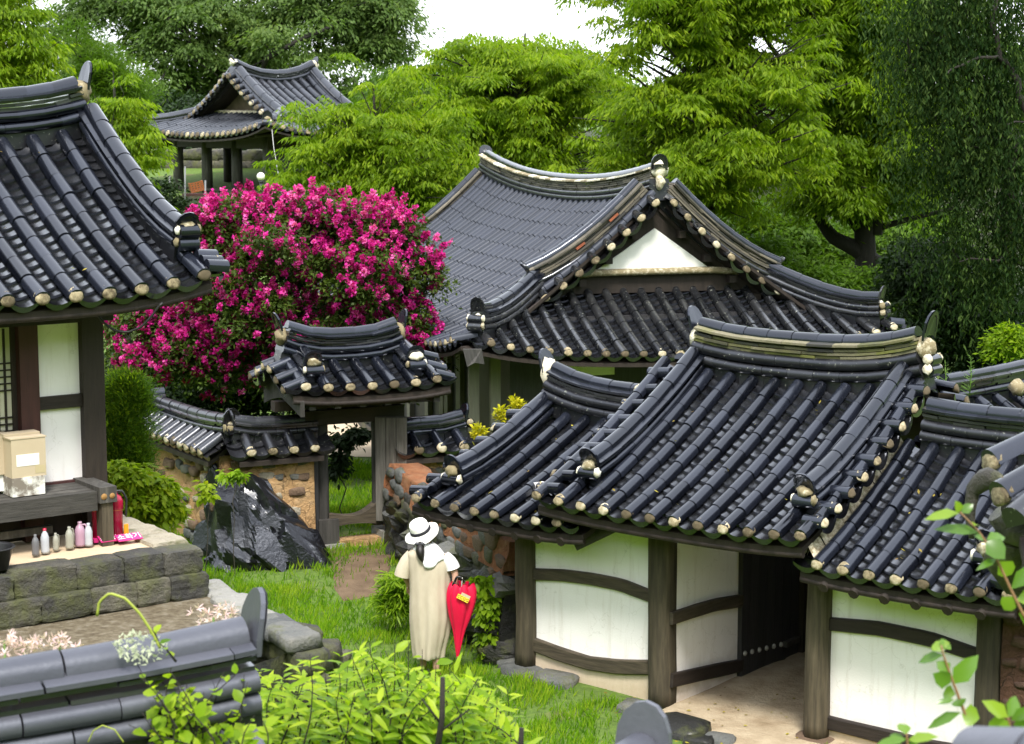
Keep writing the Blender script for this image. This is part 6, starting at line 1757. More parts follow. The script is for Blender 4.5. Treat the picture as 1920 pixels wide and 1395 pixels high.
# --- crape myrtle
def myrtle(name, label, ells, D, n, size, nf, base, per=330, fl=34):
    t = thing(name, label, 'flowering tree', base)
    cl = px_clumps(ells, D, n, size, .9, .6)
    skeleton(base, base + UP * .9, cl[::2], .10, M_BARKG, t, rmin=.008)
    obj('crown', foliage(cl, per, .075, .038, LEAF_MY, .1, scat=.8, rb=(0, 1)), t)
    Ps, Ds, Ns, Rn = [], [], [], []
    cand = [(c, rx, rz) for c, rx, rz in cl]
    for i in range(nf):
        c, rx, rz = cand[rng.integers(len(cand))]
        d = rng.normal(size=3); d[1] = -abs(d[1]) * 1.1; d[2] = d[2] + .55; d /= np.linalg.norm(d)
        o = np.array(c) + d * np.array([rx, rx, rz * 1.25]) * 1.12
        ax = unit((d * .7 + np.array([0, -.2, .7]))[None])[0]
        k = int(fl * rng.uniform(.35, 1.6)); lenp = rng.uniform(.04, .14)
        f = rng.random(k); rad = .050 * np.sqrt(1 - f * .75) * rng.uniform(.8, 1.3)
        q = rdir(k) * rad[:, None] * np.sqrt(rng.random(k))[:, None]
        Ps.append(o + ax * (f * lenp)[:, None] + q); Ds.append(rdir(k)); Ns.append(rdir(k)); Rn.append(np.clip(rng.normal(.5, .28) + rng.normal(size=k) * .18, 0, 1))
    P = np.concatenate(Ps); k = len(P)
    obj('blossom', leaf_mesh('blossom', P, np.concatenate(Ds), np.concatenate(Ns), .036 * rng.uniform(.6, 1.4, k), .040 * rng.uniform(.6, 1.4, k), np.concatenate(Rn), PETAL), t)
mb_ = at_y(560, 700, 26.4)
myrtle('crape_myrtle', 'magenta-flowering crape myrtle between the left house and the hall', [(590, 520, 220, 150), (520, 410, 140, 55), (740, 540, 95, 150), (700, 430, 120, 45), (420, 580, 170, 100), (300, 640, 120, 80), (480, 670, 200, 70), (770, 640, 60, 90), (430, 430, 80, 55), (415, 500, 80, 70)], 26.4, 370, .27, 2800, G(mb_.x, 26.4), 300, 42)
for x, y, D, lab in ((1170, 315, 47, 'small pink-flowering bush glimpsed above the hall ridge'), (760, 258, 40.5, 'pink blossoms peeping through the tree right of the pavilion')):
    p = at_y(x, 400, D); myrtle('crape_myrtle', lab, [(x, y, 34, 16)], D, 9, .25, 40, G(p.x, D), 160)

# --- shrubs by the wall
yb = at_z(235, 900, .15)
t, cl = shrub('yew_shrub', 'dense dark green yew shrub against the house corner', [(232, 790, 52, 85), (235, 740, 45, 40), (240, 850, 50, 45)], 20.6, 90, .17, 330, .075, .012, LEAF_M, None, 'shrub', -.6, .9, .7)
obj('new_growth', foliage([(c + Vector((0, -.05, .06)), rx * .8, rz) for c, rx, rz in cl if rng.random() < .55], 130, .07, .013, LEAF_Y, -.7, 'new_growth', scat=.6, rb=(0, .6)), t)
t, cl = shrub('flowering_shrub', 'yellow-green leafy shrub behind the platform stones', [(258, 930, 60, 48), (222, 888, 30, 24), (312, 965, 32, 22), (300, 920, 28, 28)], 19.6, 70, .13, 85, .10, .05, LEAF_Y, None, 'shrub', .35, .5, .6, True)
# --- small plants
shrub('wall_plant', 'small plant on top of the black rock', [(440, 888, 25, 8), (425, 893, 12, 6)], 21.9, 8, .06, 22, .10, .04, LEAF_F, None, 'plant', .4, .4, .6, True)
shrub('wall_plant', 'climber with pale leaves left of the black rock', [(388, 920, 10, 25)], 21.0, 6, .06, 14, .09, .05, LEAF_Y, None, 'plant', .4, .5, .6, True)
for x, y, D, lab in ((898, 808, 21.3, 'yellow-leaved sprig beside the wall cap end'), (938, 778, 21.1, 'tall yellow-leaved sprig behind the left wing roof'), (968, 758, 21.0, 'yellow-leaved sprig nearest the left wing ridge')):
    shrub('yellow_sprig', lab, [(x, y, 10, 16)], D, 8, .05, 26, .055, .028, mat_leaf('sedum_' + str(x), [(0, (.28, .30, .01)), (1, (.60, .50, .02))], .3), 'yellow sprigs on the wall', 'plant', -.3, .8, .6)
shrub('creeper', 'green creeper hanging down the dark rubble behind the umbrella', [(905, 1095, 25, 18), (915, 1140, 22, 45), (912, 1190, 16, 45)], 19.1, 40, .07, 18, .085, .06, LEAF_F, None, 'plant', .7, .7, .5, True)
shrub('weed_clump', 'leafy weeds on the grass left of the woman', [(745, 1105, 30, 30), (738, 1130, 25, 20)], 20.0, 20, .11, 50, .13, .025, LEAF_F, None, 'plant', .1, .6, .6, True)
shrub('gate_shrub', 'dark leafy branch hanging inside the small gate', [(640, 828, 22, 14), (668, 812, 24, 10), (632, 868, 16, 24)], 24.6, 26, .10, 60, .09, .045, LEAF_D, None, 'shrub', .4, .5, .6, True)
# horsetails on the rear roof
for x0, y1, lab in ((1752, 640, 'thin horsetail weed beside the ornament tile'), (1772, 675, 'thin horsetail weed left of the tall clump'), (1818, 668, 'bushy horsetail weed in front of the rear ridge')):
    b = at_y(x0, 742, 19.4); mb = MB(); top_ = at_y(x0 + random.uniform(-6, 3), y1, 19.4)
    mb.tube([b, b.lerp(top_, .5) + Vector((.01, 0, 0)), top_], [.006, .005, .002], 5)
    for k in range(40 if x0 == 1818 else 14):
        f = random.random() ** 1.3; p = b.lerp(top_, f); a = random.random() * 6.28; l = .10 * (1 - f * .7)
        mb.tube([p, p + Vector((math.cos(a) * l, math.sin(a) * l, l * .6))], [.003, .0012], 4)
    tag(mb.build('horsetail', mat_plain('horsetail_green_' + str(x0), [(.2, (.08, .17, .02)), (.8, (.14, .26, .03))], 9, .7, 0)), lab, 'weed', 'weeds on the roofs')

# --- grass
def in_quad(u, v, P):
    return True
def grass_field():
    n = 150000
    X = rng.uniform(-4.6, 3.4, n); Y = rng.uniform(14.2, 31.0, n) ** 1.0
    Z = np.array([gz(x, y) for x, y in zip(X, Y)])
    ux = (X - FG.x0) * FG.c + (Y - FG.y0) * FG.s; vx = (X - FG.x0) * FG.s - (Y - FG.y0) * FG.c
    keep = ~((ux > -2.0) & (vx < .25)) & ~((ux > .1) & (ux < 1.75) & (vx < 1.1))
    su = (X - FS.x0) * FS.c + (Y - FS.y0) * FS.s; sv = (X - FS.x0) * FS.s - (Y - FS.y0) * FS.c
    keep &= ~((sv > -.95) & (sv < -.45) & ((su > .0) & (su < 1.2)))
    lu = (X - FL.x0) * FL.c + (Y - FL.y0) * FL.s; lv = (X - FL.x0) * FL.s - (Y - FL.y0) * FL.c
    keep &= ~((lu < PU + .1) & (lv < 3.4))
    d = Y * CP - (Z - HC) * SP; px = 960 + FPX * X / d; py = 697.5 - FPX * (Y * SP + (Z - HC) * CP) / d
    path = np.abs(px - (683 + (py - 1090) * -.25)) / (44 + 9 * np.sin(py * .13)) ; keep &= ~((path < 1) & (py > 1045) & (py < 1130) & (rng.random(n) < .93))
    keep &= ~((Y > 29.0) & (Y < 34))
    bare = np.array([noise.noise(Vector((x * .9, y * .9, 7))) for x, y in zip(X, Y)])
    keep &= ~((bare > .22) & (rng.random(n) < .8))
    # worn strip at the foot of the gatehouse
    keep &= ~((px > 1120) & (py > 1330) & (rng.random(n) < .8))
    X, Y, Z, bare = X[keep], Y[keep], Z[keep], bare[keep]; n = len(X)
    tuft = np.array([noise.noise(Vector((x * 2.6, y * 2.6, 2))) for x, y in zip(X, Y)])
    H = np.clip(.075 + .05 * rng.random(n) + .09 * np.clip(tuft, -.3, 1), .03, .3)
    a = rng.random(n) * 2 * np.pi; lean = rng.uniform(.1, .8, n)
    D = np.stack([np.cos(a) * lean, np.sin(a) * lean, np.ones(n)], 1)
    P = np.stack([X, Y, Z - .01], 1)
    return leaf_mesh('grass', P, D, np.stack([np.sin(a), -np.cos(a), np.zeros(n)], 1) + rdir(n) * .3 + np.array([0, -1, .2]), H, .012 * rng.uniform(.7, 1.6, n), np.clip(.45 + tuft * .6 + rng.normal(size=n) * .2, 0, 1), mat_leaf('grass_blade', [(0, (.065, .16, .008)), (.5, (.15, .285, .010)), (1, (.31, .40, .03))], .5))
tag(obj('grass', grass_field(), None), 'short bright green grass growing round the path', None, None, 'stuff')
# stones along the foot of the gatehouse
for x, y, s, lab in ((965, 1246, .17, 'grey stone at the foot of the gatehouse corner post'), (990, 1262, .13, 'small round stone beside the corner post'), (1040, 1280, .22, 'flat grey stone in the grass below the white wall'), (930, 1238, .12, 'dark stone in the grass behind the umbrella tip'),
                     (1190, 1330, .16, 'grey flat stone by the worn ground'), (1275, 1372, .26, 'dark flat slab at the edge of the passage floor'), (1310, 1392, .14, 'stone at the bottom edge beside the dark slab'), (1350, 1390, .14, 'rounded stone at the bottom edge of the passage')):
    p = at_z(x, y, .02); tag(stone(None, p, (s, s * .8, s * .45), Vector((1, -.5, 0)), M_STONED if 'dark' in lab else M_STONE, 'field_stone'), lab, 'stone', 'stones in the grass')

# --- near plants, bottom centre
def near_plant(name, label, stems, leafL, leafW, mat, nleaf, cat='plant', stem_mat=None, spreadang=1.0, group=None, droop=.15, pair=True, rs=.006):
    """stems: list of 3-D polylines; leaves in pairs along each"""
    base = stems[0][0]; t = thing(name, label, cat, base, 0, group); mb = MB(); P, D, Nn, Lr, Rn = [], [], [], [], []
    for pts in stems:
        q = resample(pts, 12); mb.tube(q, [rs * (1 - .06 * i) for i in range(13)], 5)
        k = nleaf
        for i in range(k):
            f = .15 + .85 * (i + random.random() * .5) / k; j = min(int(f * 12), 11); p = q[j].lerp(q[j+1], f * 12 - j); tg = (q[j+1] - q[j]).normalized()
            for sgn in ((1, -1) if pair else (random.choice((1, -1)),)):
                a = random.uniform(0, 6.28) if not pair else (i % 2) * 1.57 + random.uniform(-.4, .4)
                sd = tg.orthogonal().normalized(); sd = (Matrix.Rotation(a, 3, tg) @ sd) * sgn
                d = sd * spreadang + tg * random.uniform(.3, .9) + Vector((0, 0, -droop + random.uniform(-.2, .2)))
                P.append(p); D.append(d); Nn.append(Vector((random.uniform(-.4, .4), random.uniform(-.8, 0), 1))); Lr.append(leafL * random.uniform(.35, 1.3) * (1.05 - .35 * f)); Rn.append(min(1, max(0, random.gauss(.45, .22) + .2 * f)))
    mb.build('stem', stem_mat or M_BARK, t)
    Lr = np.array(Lr)
    obj('foliage', leaf_mesh('foliage', np.array(P), np.array(D), np.array(Nn), Lr, Lr * leafW, np.array(Rn), mat, True), t)
def stem_px(x0, y0, x1, y1, D, bend=.0, dd=0.0):
    a, b = at_y(x0, y0, D), at_y(x1, y1, D + dd); m = a.lerp(b, .5) + Vector((bend, 0, abs(bend) * .3))
    return [a, a.lerp(m, .5) + Vector((bend * .2, 0, 0)), m, m.lerp(b, .5) + Vector((bend * .2, 0, 0)), b]
S = []
for i in range(135):
    x = random.uniform(290, 900); h_ = 1200 + 70 * abs(x - 690) / 300 + random.uniform(0, 110); S.append(stem_px(x + random.uniform(-90, 90), 1480, x, h_, random.uniform(8.6, 9.8), random.uniform(-.12, .12)))
near_plant('leafy_bush', 'bright green lance-leaved bush in the bottom centre foreground', S, .16, .25, LEAF_F, 15, 'bush', droop=.45)
S = [stem_px(random.uniform(260, 480), 1480, random.uniform(240, 500), random.uniform(1250, 1380), random.uniform(7.6, 8.2), random.uniform(-.1, .1)) for i in range(60)]
near_plant('heart_leaf_vine', 'heart-leaved vine climbing over the near wall end', S, .085, .72, LEAF_F, 9, 'vine', pair=False)
S = [stem_px(random.uniform(760, 1000), 1480, random.uniform(760, 960), random.uniform(1275, 1390), random.uniform(8.8, 10), random.uniform(-.1, .1)) for i in range(40)]
near_plant('leafy_bush', 'lower sparse leafy shoots right of the foreground bush', S, .15, .22, LEAF_F, 12, 'bush', droop=.4)
S = [stem_px(600 + 22 * i, 1480, 610 + 26 * i, 1183 + 16 * abs(i - 5) + random.uniform(0, 25), 9.0, .03) for i in range(11)]
near_plant('broad_leaf_bush', 'broad-leaved shoots rising above the foreground bush', S, .11, .5, LEAF_F, 8, 'bush', pair=False)
for x0, y0, x1, y1, lab in ((818, 1420, 830, 1270, 'bare dark twig sticking up through the foreground bush'), (965, 1440, 978, 1365, 'short cut dark stem at the bottom edge'), (470, 1440, 482, 1325, 'thin bare twig among the bottom leaves')):
    a, b = at_y(x0, y0, 8.4), at_y(x1, y1, 8.4); mb = MB().tube([a, a.lerp(b, .5) + Vector((.012, 0, 0)), b], [.016, .013, .011], 6)
    if x0 == 818: mb.tube([a.lerp(b, .45), at_y(790, 1310, 8.4)], [.006, .003], 5); mb.tube([a.lerp(b, .3), at_y(880, 1330, 8.4)], [.006, .003], 5)
    tag(mb.build('bare_twig', M_BARK), lab, 'twig', 'bare twigs')
# tendrils
for pts, lab in (([(182, 1155), (186, 1128), (205, 1112), (235, 1122), (262, 1150), (285, 1185), (300, 1215)], 'arched yellow-green tendril above the near wall cap'), ([(165, 1392), (175, 1370), (192, 1360), (215, 1368), (232, 1392)], 'thin curled tendril at the bottom left')):
    q = resample([at_y(x, y, 7.7) for x, y in pts], 24)
    tag(MB().tube(q, [.006 if 'arched' in lab else .003] * 25, 5).build('tendril', mat_plain('tendril_' + lab[:4], [(.2, (.22, .28, .03)), (.8, (.30, .34, .05))], 9, .6, 0)), lab, 'tendril')
near_plant('vine_shoot', 'small vine shoot with pale leaves lying on the near cap', [[at_y(300, 1215, 7.72), at_y(292, 1190, 7.7), at_y(285, 1180, 7.7)], [at_y(330, 1240, 7.75), at_y(310, 1215, 7.7), at_y(290, 1200, 7.7)]], .05, .7, LEAF_F, 4, 'vine', pair=False)
# pale pink lilies on the terrace
def lily(x, y, D, n, lab):
    c = at_y(x, y, D); t = thing('surprise_lily', lab, 'flower', (c.x, c.y, 1.15), 0, 'pale pink lilies')
    MB().tube([Vector((c.x, c.y, 1.15)), c], .006, 5).build('stalk', M_GREENST, t)
    P, Dd = [], []
    for k in range(n):
        o = c + Vector((random.gauss(0, .05), random.gauss(0, .04), random.gauss(0, .025))); ax = Vector((random.uniform(-1, 1), random.uniform(-1, .2), random.uniform(.1, .8))).normalized()
        for j in range(6):
            s = ax.orthogonal().normalized(); s = Matrix.Rotation(j * 1.047, 3, ax) @ s; P.append(o); Dd.append(ax * .6 + s)
    n_ = len(P); obj('petals', leaf_mesh('petals', np.array(P), np.array(Dd), rdir(n_), .034, .010, rng.random(n_), PETAL_P, True), t, kind='stuff')
M_GREENST = mat_plain('flower_stalk', [(.2, (.08, .15, .03)), (.8, (.12, .2, .04))], 9, .6, 0)
for x, y, D, lab in ((8, 1202, 8.6, 'pale pink lily at the left picture edge'), (45, 1212, 8.6, 'pale pink lily second from the left edge'), (112, 1202, 8.8, 'pale pink lily third from the left edge above the near cap'), (400, 1158, 9.4, 'pale pink lily left of the near ornament tile'), (432, 1150, 9.5, 'pale pink lily beside the near ornament tile')):
    lily(x, y, D, 16, lab)
# right-hand sprigs
def sprig(label, pts, leaves, D):
    t = thing('camellia_sprig', label, 'sprig', at_y(*pts[0], D), 0, 'near sprigs at the right')
    q = [at_y(x, y, D) for x, y in pts]; MB().tube(resample(q, 14), [.006 * (1 - .04 * i) for i in range(15)], 6).build('stem', mat_plain('sprig_stem_' + label[-6:], [(.2, (.16, .08, .04)), (.8, (.26, .15, .07))], 9, .6, 0), t)
    P, Dd, Nn, Ls, Ws = [], [], [], [], []
    for x0, y0, x1, y1, w, tilt in leaves:
        a, b = at_y(x0, y0, D), at_y(x1, y1, D + random.uniform(-.05, .05)); P.append(a); Dd.append(b - a); Ls.append((b - a).length * 1.25); Ws.append(w / FPX * D * 1.35)
        Nn.append(Vector((random.uniform(-.3, .3), -1, tilt)))
    n_ = len(P); obj('foliage', leaf_mesh('foliage', np.array(P), np.array(Dd), np.array(Nn), np.array(Ls), np.array(Ws), rng.uniform(.3, 1, n_), LEAF_C, True), t)
sprig('camellia sprig reaching in over the right wing roof', [(1925, 1165), (1895, 1105), (1870, 1050), (1838, 1000), (1800, 960)],
      [(1800, 962, 1745, 968, 18, 1), (1800, 960, 1795, 945, 14, .6), (1803, 962, 1820, 948, 16, .6), (1838, 1000, 1768, 988, 20, 1.2), (1826, 985, 1832, 982, 14, 1), (1845, 1012, 1832, 1005, 12, 1), (1848, 1015, 1878, 1040, 34, .3), (1850, 1012, 1880, 1005, 20, 1), (1872, 1052, 1895, 1075, 30, .2), (1895, 1105, 1945, 1060, 26, 1), (1905, 1125, 1950, 1120, 30, .5), (1900, 1118, 1885, 1140, 26, .4), (1910, 1150, 1945, 1170, 30, .3), (1868, 1048, 1840, 1062, 12, 1)], 6.4)
sprig('upright camellia sprig in front of the right white wall', [(1812, 1345), (1795, 1300), (1780, 1260), (1768, 1225), (1765, 1210)],
      [(1768, 1222, 1758, 1205, 30, .2), (1770, 1228, 1728, 1237, 18, 1), (1767, 1216, 1775, 1203, 22, .3), (1785, 1283, 1824, 1240, 30, .2), (1783, 1280, 1758, 1268, 28, .2), (1792, 1302, 1770, 1300, 26, .4), (1795, 1310, 1800, 1322, 24, .4), (1790, 1312, 1762, 1316, 10, 1), (1803, 1335, 1748, 1358, 18, 1), (1803, 1338, 1830, 1345, 34, .4), (1780, 1262, 1762, 1244, 22, .4)], 6.0)
sprig('low camellia leaves in the bottom right corner', [(1900, 1420), (1900, 1390), (1890, 1345)],
      [(1890, 1345, 1855, 1320, 24, .6), (1890, 1345, 1905, 1312, 26, .3), (1895, 1350, 1935, 1330, 20, .8), (1895, 1355, 1860, 1372, 40, .3), (1900, 1360, 1940, 1350, 26, .4), (1905, 1370, 1945, 1375, 30, .4)], 5.6)
sprig('young leaves poking up at the bottom edge before the right wall', [(1705, 1430), (1702, 1400), (1700, 1375)],
      [(1700, 1378, 1690, 1358, 22, .5), (1700, 1385, 1655, 1392, 16, 1), (1702, 1388, 1745, 1380, 18, 1), (1703, 1395, 1720, 1400, 20, .6), (1698, 1390, 1672, 1378, 14, .6)], 5.8)

# fallen leaves on the roofs and ground: too small to count
P_, D_ = [], []
for g, u0, u1 in ((g6, -.7, 1.6), (g8, 1.95, 3.3), (g7, -2.4, -1.1), (gl, -.3, 1.7)):
    for k in range(26):
        u, t_ = random.uniform(u0, u1), random.uniform(.1, .95); P_.append(g.P(u, t_) + UP * random.choice((.0, .0, .09))); D_.append(Vector((random.uniform(-1, 1), random.uniform(-1, 1), -.3)))
for k in range(60):
    x, y = random.uniform(.8, 3.2), random.uniform(16.2, 18.3); P_.append(Vector((x, y, gz(x, y) + .045))); D_.append(Vector((random.uniform(-1, 1), random.uniform(-1, 1), 0)))
n_ = len(P_)
tag(obj('fallen_leaves', leaf_mesh('fallen_leaves', np.array(P_), np.array(D_), np.array([[0, 0, 1.0]]) + rdir(n_) * .3, rng.uniform(.025, .06, n_), .025, rng.random(n_), mat_leaf('fallen_leaf', [(0, (.10, .05, .015)), (.5, (.22, .17, .02)), (1, (.38, .34, .03))], .1)), None), 'scattered small yellow and brown fallen leaves', None, None, 'stuff')

# ================================================================== BLACK BOULDER
def boulder():
    """union of many angular blocks about a faceted core, sampled radially"""
    rb_ = np.random.default_rng(8); n, m = 120, 76
    th = np.pi * np.arange(m + 1) / m; ph = 2 * np.pi * np.arange(n) / n
    D_ = np.stack([np.outer(np.sin(th), np.cos(ph)), np.outer(np.sin(th), np.sin(ph)), np.outer(np.cos(th), np.ones(n))], -1).reshape(-1, 3)
    def exits(c, nn, oo):
        den = D_ @ nn.T; num = oo + nn @ c; t = np.where(np.abs(den) < 1e-4, 1e9, num / np.where(np.abs(den) < 1e-4, 1, den))
        hi = np.where(den > 0, t, 1e9).min(1); lo = np.where(den < 0, t, -1e9).max(1)
        return np.where(hi > np.maximum(lo, 0), hi, 0)
    u = lambda k: unit(rb_.normal(size=(k, 3)))
    r = exits(np.zeros(3), u(40), rb_.uniform(.72, .92, 40)); r = np.minimum(r, 1.05)
    for k in range(85):
        c = u(1)[0] * rb_.uniform(.5, .82); s_ = rb_.uniform(.10, .34)
        fr = np.linalg.qr(rb_.normal(size=(3, 3)))[0]; nn = np.concatenate([fr, -fr, u(3)])
        oo = np.concatenate([np.tile(s_ * rb_.uniform(.5, 1.2, 3), 2), np.full(3, s_ * .9)])
        r = np.maximum(r, np.minimum(exits(c, nn, oo), 1.14))
    V = D_ * r[:, None]; F = []
    for i in range(m):
        for k in range(n): F.append((i*n+k, (i+1)*n+k, (i+1)*n+(k+1) % n, i*n+(k+1) % n))
    P = []
    for x, y, z in V:
        s = 1.0 - .34 * max(z, 0)
        P.append(Vector((x * .84 * s - .40 * max(z, 0) + .05, y * .64 * s, z * (1.16 if z > 0 else .5))))
    return mesh('boulder', P, F, False)
M_BOULD = mat_tile('wet_black_rock', (.002, .002, .003), (.014, .014, .017), (.2, .42), .35, 0.0, .55, .03, 16)
bp = at_z(492, 1080, .12)
tag(obj('boulder', boulder(), None, M_BOULD, Matrix.Translation(bp + Vector((0, .35, .08)))), 'large jagged wet black rock in front of the clay wall', 'rock')

# ================================================================== WOMAN WITH HAT AND UMBRELLA
PX = at_z(806, 1266, 0); PX.z = gz(PX.x, PX.y)
K = depth_of(PX) / FPX
def pp(x, y, dy=0.0):
    """pixel -> point on the woman's vertical plane, dy metres away from the viewer"""
    return at_y(x, y, PX.y + dy)
M_SKIN = mat_plain('skin', [(.2, (.46, .27, .19)), (.8, (.54, .33, .24))], 8, .5, .05)
M_DRESS = mat_plain('beige_linen', [(.25, (.40, .34, .255)), (.5, (.48, .42, .32)), (.8, (.55, .49, .385))], 9, .95, .35, .004, 6, (1, 1, .35), 120)
M_SCARF = mat_plain('white_cotton', [(.2, (.76, .76, .78)), (.8, (.82, .82, .83))], 5, .9, .2, .004)
M_HAT = mat_plain('white_straw', [(.2, (.78, .77, .74)), (.8, (.84, .83, .80))], 30, .85, .3, .004)
M_BAND = plastic('navy_band', (.010, .010, .018), .7); M_HAIR = mat_plain('black_hair', [(.2, (.006, .005, .005)), (.8, (.02, .016, .014))], 30, .4, .3, .004, 5, (8, 8, 1))
wo = thing('person', 'person in beige linen dress and white hat seen from behind', 'person', PX)
# continuous body grown from a jointed skeleton
sk = {}; vs_, es_, rs_ = [], [], []
def jt(n, p, r, par=None):
    sk[n] = len(vs_); vs_.append(p); rs_.append(r)
    if par is not None: es_.append((sk[par], sk[n]))
zg = PX.z
jt('pelvis', pp(808, 1130, .0), (.12, .10)); jt('spine', pp(806, 1090, .0), (.11, .09), 'pelvis'); jt('chest', pp(804, 1055, .0), (.13, .09), 'spine'); jt('neck0', pp(800, 1030, .02), (.055, .055), 'chest'); jt('neck', pp(798, 1018, .03), (.048, .048), 'neck0')
jt('head0', pp(796, 1008, .05), (.06, .065), 'neck'); jt('head', pp(793, 994, .06), (.085, .095), 'head0'); jt('crown', pp(791, 982, .06), (.07, .08), 'head')
for sgn, sh, el, wr in ((-1, (770, 1042), (757, 1076), (768, 1098)), (1, (836, 1046), (854, 1074), (852, 1100))):
    n = 'l' if sgn < 0 else 'r'
    jt(n + 'sh', pp(*sh, .0), (.055, .05), 'chest'); jt(n + 'el', pp(*el, -.03 if sgn > 0 else .05), (.040, .038), n + 'sh')
    jt(n + 'wr', pp(*wr, -.06 if sgn > 0 else .14), (.027, .024), n + 'el')
    jt(n + 'pa', pp(wr[0] + (1 if sgn > 0 else 3), wr[1] + 9, -.08 if sgn > 0 else .17), (.036, .018), n + 'wr')
    b = vs_[sk[n + 'pa']]
    for i, (dx, dz) in enumerate(((-.026, -.035), (-.009, -.045), (.009, -.045), (.026, -.038))):
        jt(n + 'f%d' % i, b + Vector((dx * .8, -.012, dz * .7)), (.0095, .0095), n + 'pa'); jt(n + 'g%d' % i, b + Vector((dx * .7, .010 if sgn > 0 else -.02, dz * 1.35)), (.008, .008), n + 'f%d' % i)
    jt(n + 't0', vs_[sk[n + 'wr']] + Vector((-.025 * 1, -.02, -.02)), (.011, .011), n + 'wr'); jt(n + 't1', b + Vector((-.035, -.025, -.025)), (.009, .009), n + 't0')
for sgn, x, dy in ((-1, 793, .10), (1, 818, -.04)):
    n = 'l' if sgn < 0 else 'r'
    f = PX + Vector(((x - 806) * K, dy, 0))
    jt(n + 'hip', pp(806 + sgn * 13, 1150, .0), (.085, .085), 'pelvis'); jt(n + 'kn', Vector((f.x, f.y - .0, zg + .46)), (.055, .058), n + 'hip'); jt(n + 'ca', Vector((f.x, f.y - .02, zg + .30)), (.048, .052), n + 'kn')
    jt(n + 'an', Vector((f.x, f.y - .02, zg + .075)), (.030, .034), n + 'ca'); jt(n + 'fo', Vector((f.x + sgn * .015, f.y + .10, zg + .035)), (.036, .024), n + 'an'); jt(n + 'to', Vector((f.x + sgn * .02, f.y + .17, zg + .025)), (.030, .017), n + 'fo')
me = bpy.data.meshes.new('body'); me.from_pydata([tuple(v) for v in vs_], es_, []); me.update()
bo_ = obj('body', me, wo, M_SKIN)
md = bo_.modifiers.new('skin', 'SKIN'); md.use_smooth_shade = True
for i, r in enumerate(rs_): me.skin_vertices[0].data[i].radius = r
me.skin_vertices[0].data[0].use_root = True
ss = bo_.modifiers.new('sub', 'SUBSURF'); ss.levels = 2; ss.render_levels = 2
def ring_loft(name, rings, mat, n=40, cap=False, fold=None, two=True):
    """rings: (centre, half width x, half depth y, tilt) from top to bottom"""
    V, F = [], []
    for j, (c, a, b, tl) in enumerate(rings):
        for k in range(n):
            th = 2 * math.pi * k / n; q = 1 + (fold(th, j / (len(rings) - 1)) if fold else 0)
            V.append(c + Vector((a * math.cos(th) * q, b * math.sin(th) * q, tl * math.cos(th))))
    for j in range(len(rings) - 1):
        for k in range(n): F.append((j*n+k, (j+1)*n+k, (j+1)*n+(k+1) % n, j*n+(k+1) % n))
    if cap: F.append(tuple(range(n)))
    return obj(name, mesh(name, V, F, True), wo, mat)
R_ = []
for y, xl, xr, dep, tl in ((1024, 783, 813, .055, -.004), (1031, 772, 826, .10, -.012), (1040, 764, 838, .125, -.02), (1055, 765, 842, .14, -.015), (1075, 767, 843, .15, -.01), (1100, 768, 844, .16, 0), (1130, 768, 847, .175, 0), (1160, 769, 846, .18, 0), (1190, 772, 840, .175, 0), (1212, 774, 834, .165, 0), (1228, 776, 831, .16, 0), (1230, 777, 830, .155, 0)):
    c = pp((xl + xr) / 2, y, .0); R_.append((c, (xr - xl) / 2 * K, dep, tl))
RR = []
for a, b in zip(R_, R_[1:]):
    for f in (0, .34, .67): RR.append((a[0].lerp(b[0], f), a[1] + (b[1] - a[1]) * f, a[2] + (b[2] - a[2]) * f, a[3] + (b[3] - a[3]) * f))
RR.append(R_[-1])
fold = lambda th, v: max(0, v - .10) * (.10 * math.sin(th * 5 + 1.2 + 1.5 * v) + .06 * math.sin(th * 9 + 2.5 * v + .5) + .045 * math.sin(th * 14 - 2 * v)) + .012 * math.sin(th * 3 + v * 14)
ring_loft('dress', RR, M_DRESS, 64, fold=fold)
# short wide sleeves
for pts, rad in (([(774, 1038), (764, 1052), (757, 1068), (754, 1080)], (.062, .072, .078, .082)), ([(832, 1042), (842, 1052), (847, 1060), (849, 1066)], (.06, .068, .072, .075))):
    q = [pp(*p, .02 if pts[0][0] < 800 else -.02) for p in pts]; MB().tube(resample(q, 8), np.interp(np.linspace(0, 1, 9), np.linspace(0, 1, 4), rad), 16, cap=False).build('sleeve', M_DRESS if pts[0][0] < 800 else M_SCARF, wo)
# shawl: a pointed kerchief over the shoulders, longest at the back and wrapping the right shoulder
V, F = [], []; na, nb = 34, 9
for j in range(nb + 1):
    f = j / nb
    for k in range(na + 1):
        th = -math.pi * (-.18 + 1.36 * k / na)
        top = pp(799, 1020, .01); a0, b0 = .062, .058
        drop = .025 + .165 * max(0, math.cos(th + math.pi / 2 - .18)) ** 5 + .11 * max(0, math.cos(th - .12)) ** 2
        wx = a0 + (.13 if math.cos(th) > 0 else .055) * min(1, f * 1.15) ** .8; wy = b0 + .095 * min(1, f * 1.3) ** .8
        z = top.z - drop * f ** 1.15 - .035 * f
        V.append(Vector((top.x + wx * math.cos(th) + .008 * math.sin(9 * th) * f, top.y + wy * math.sin(th) - .012 * f, z + .012)))
for j in range(nb):
    for k in range(na): F.append((j*(na+1)+k, (j+1)*(na+1)+k, (j+1)*(na+1)+k+1, j*(na+1)+k+1))
so = obj('shawl', mesh('shawl', V, F, True), wo, M_SCARF); sm_ = so.modifiers.new('thick', 'SOLIDIFY'); sm_.thickness = .008
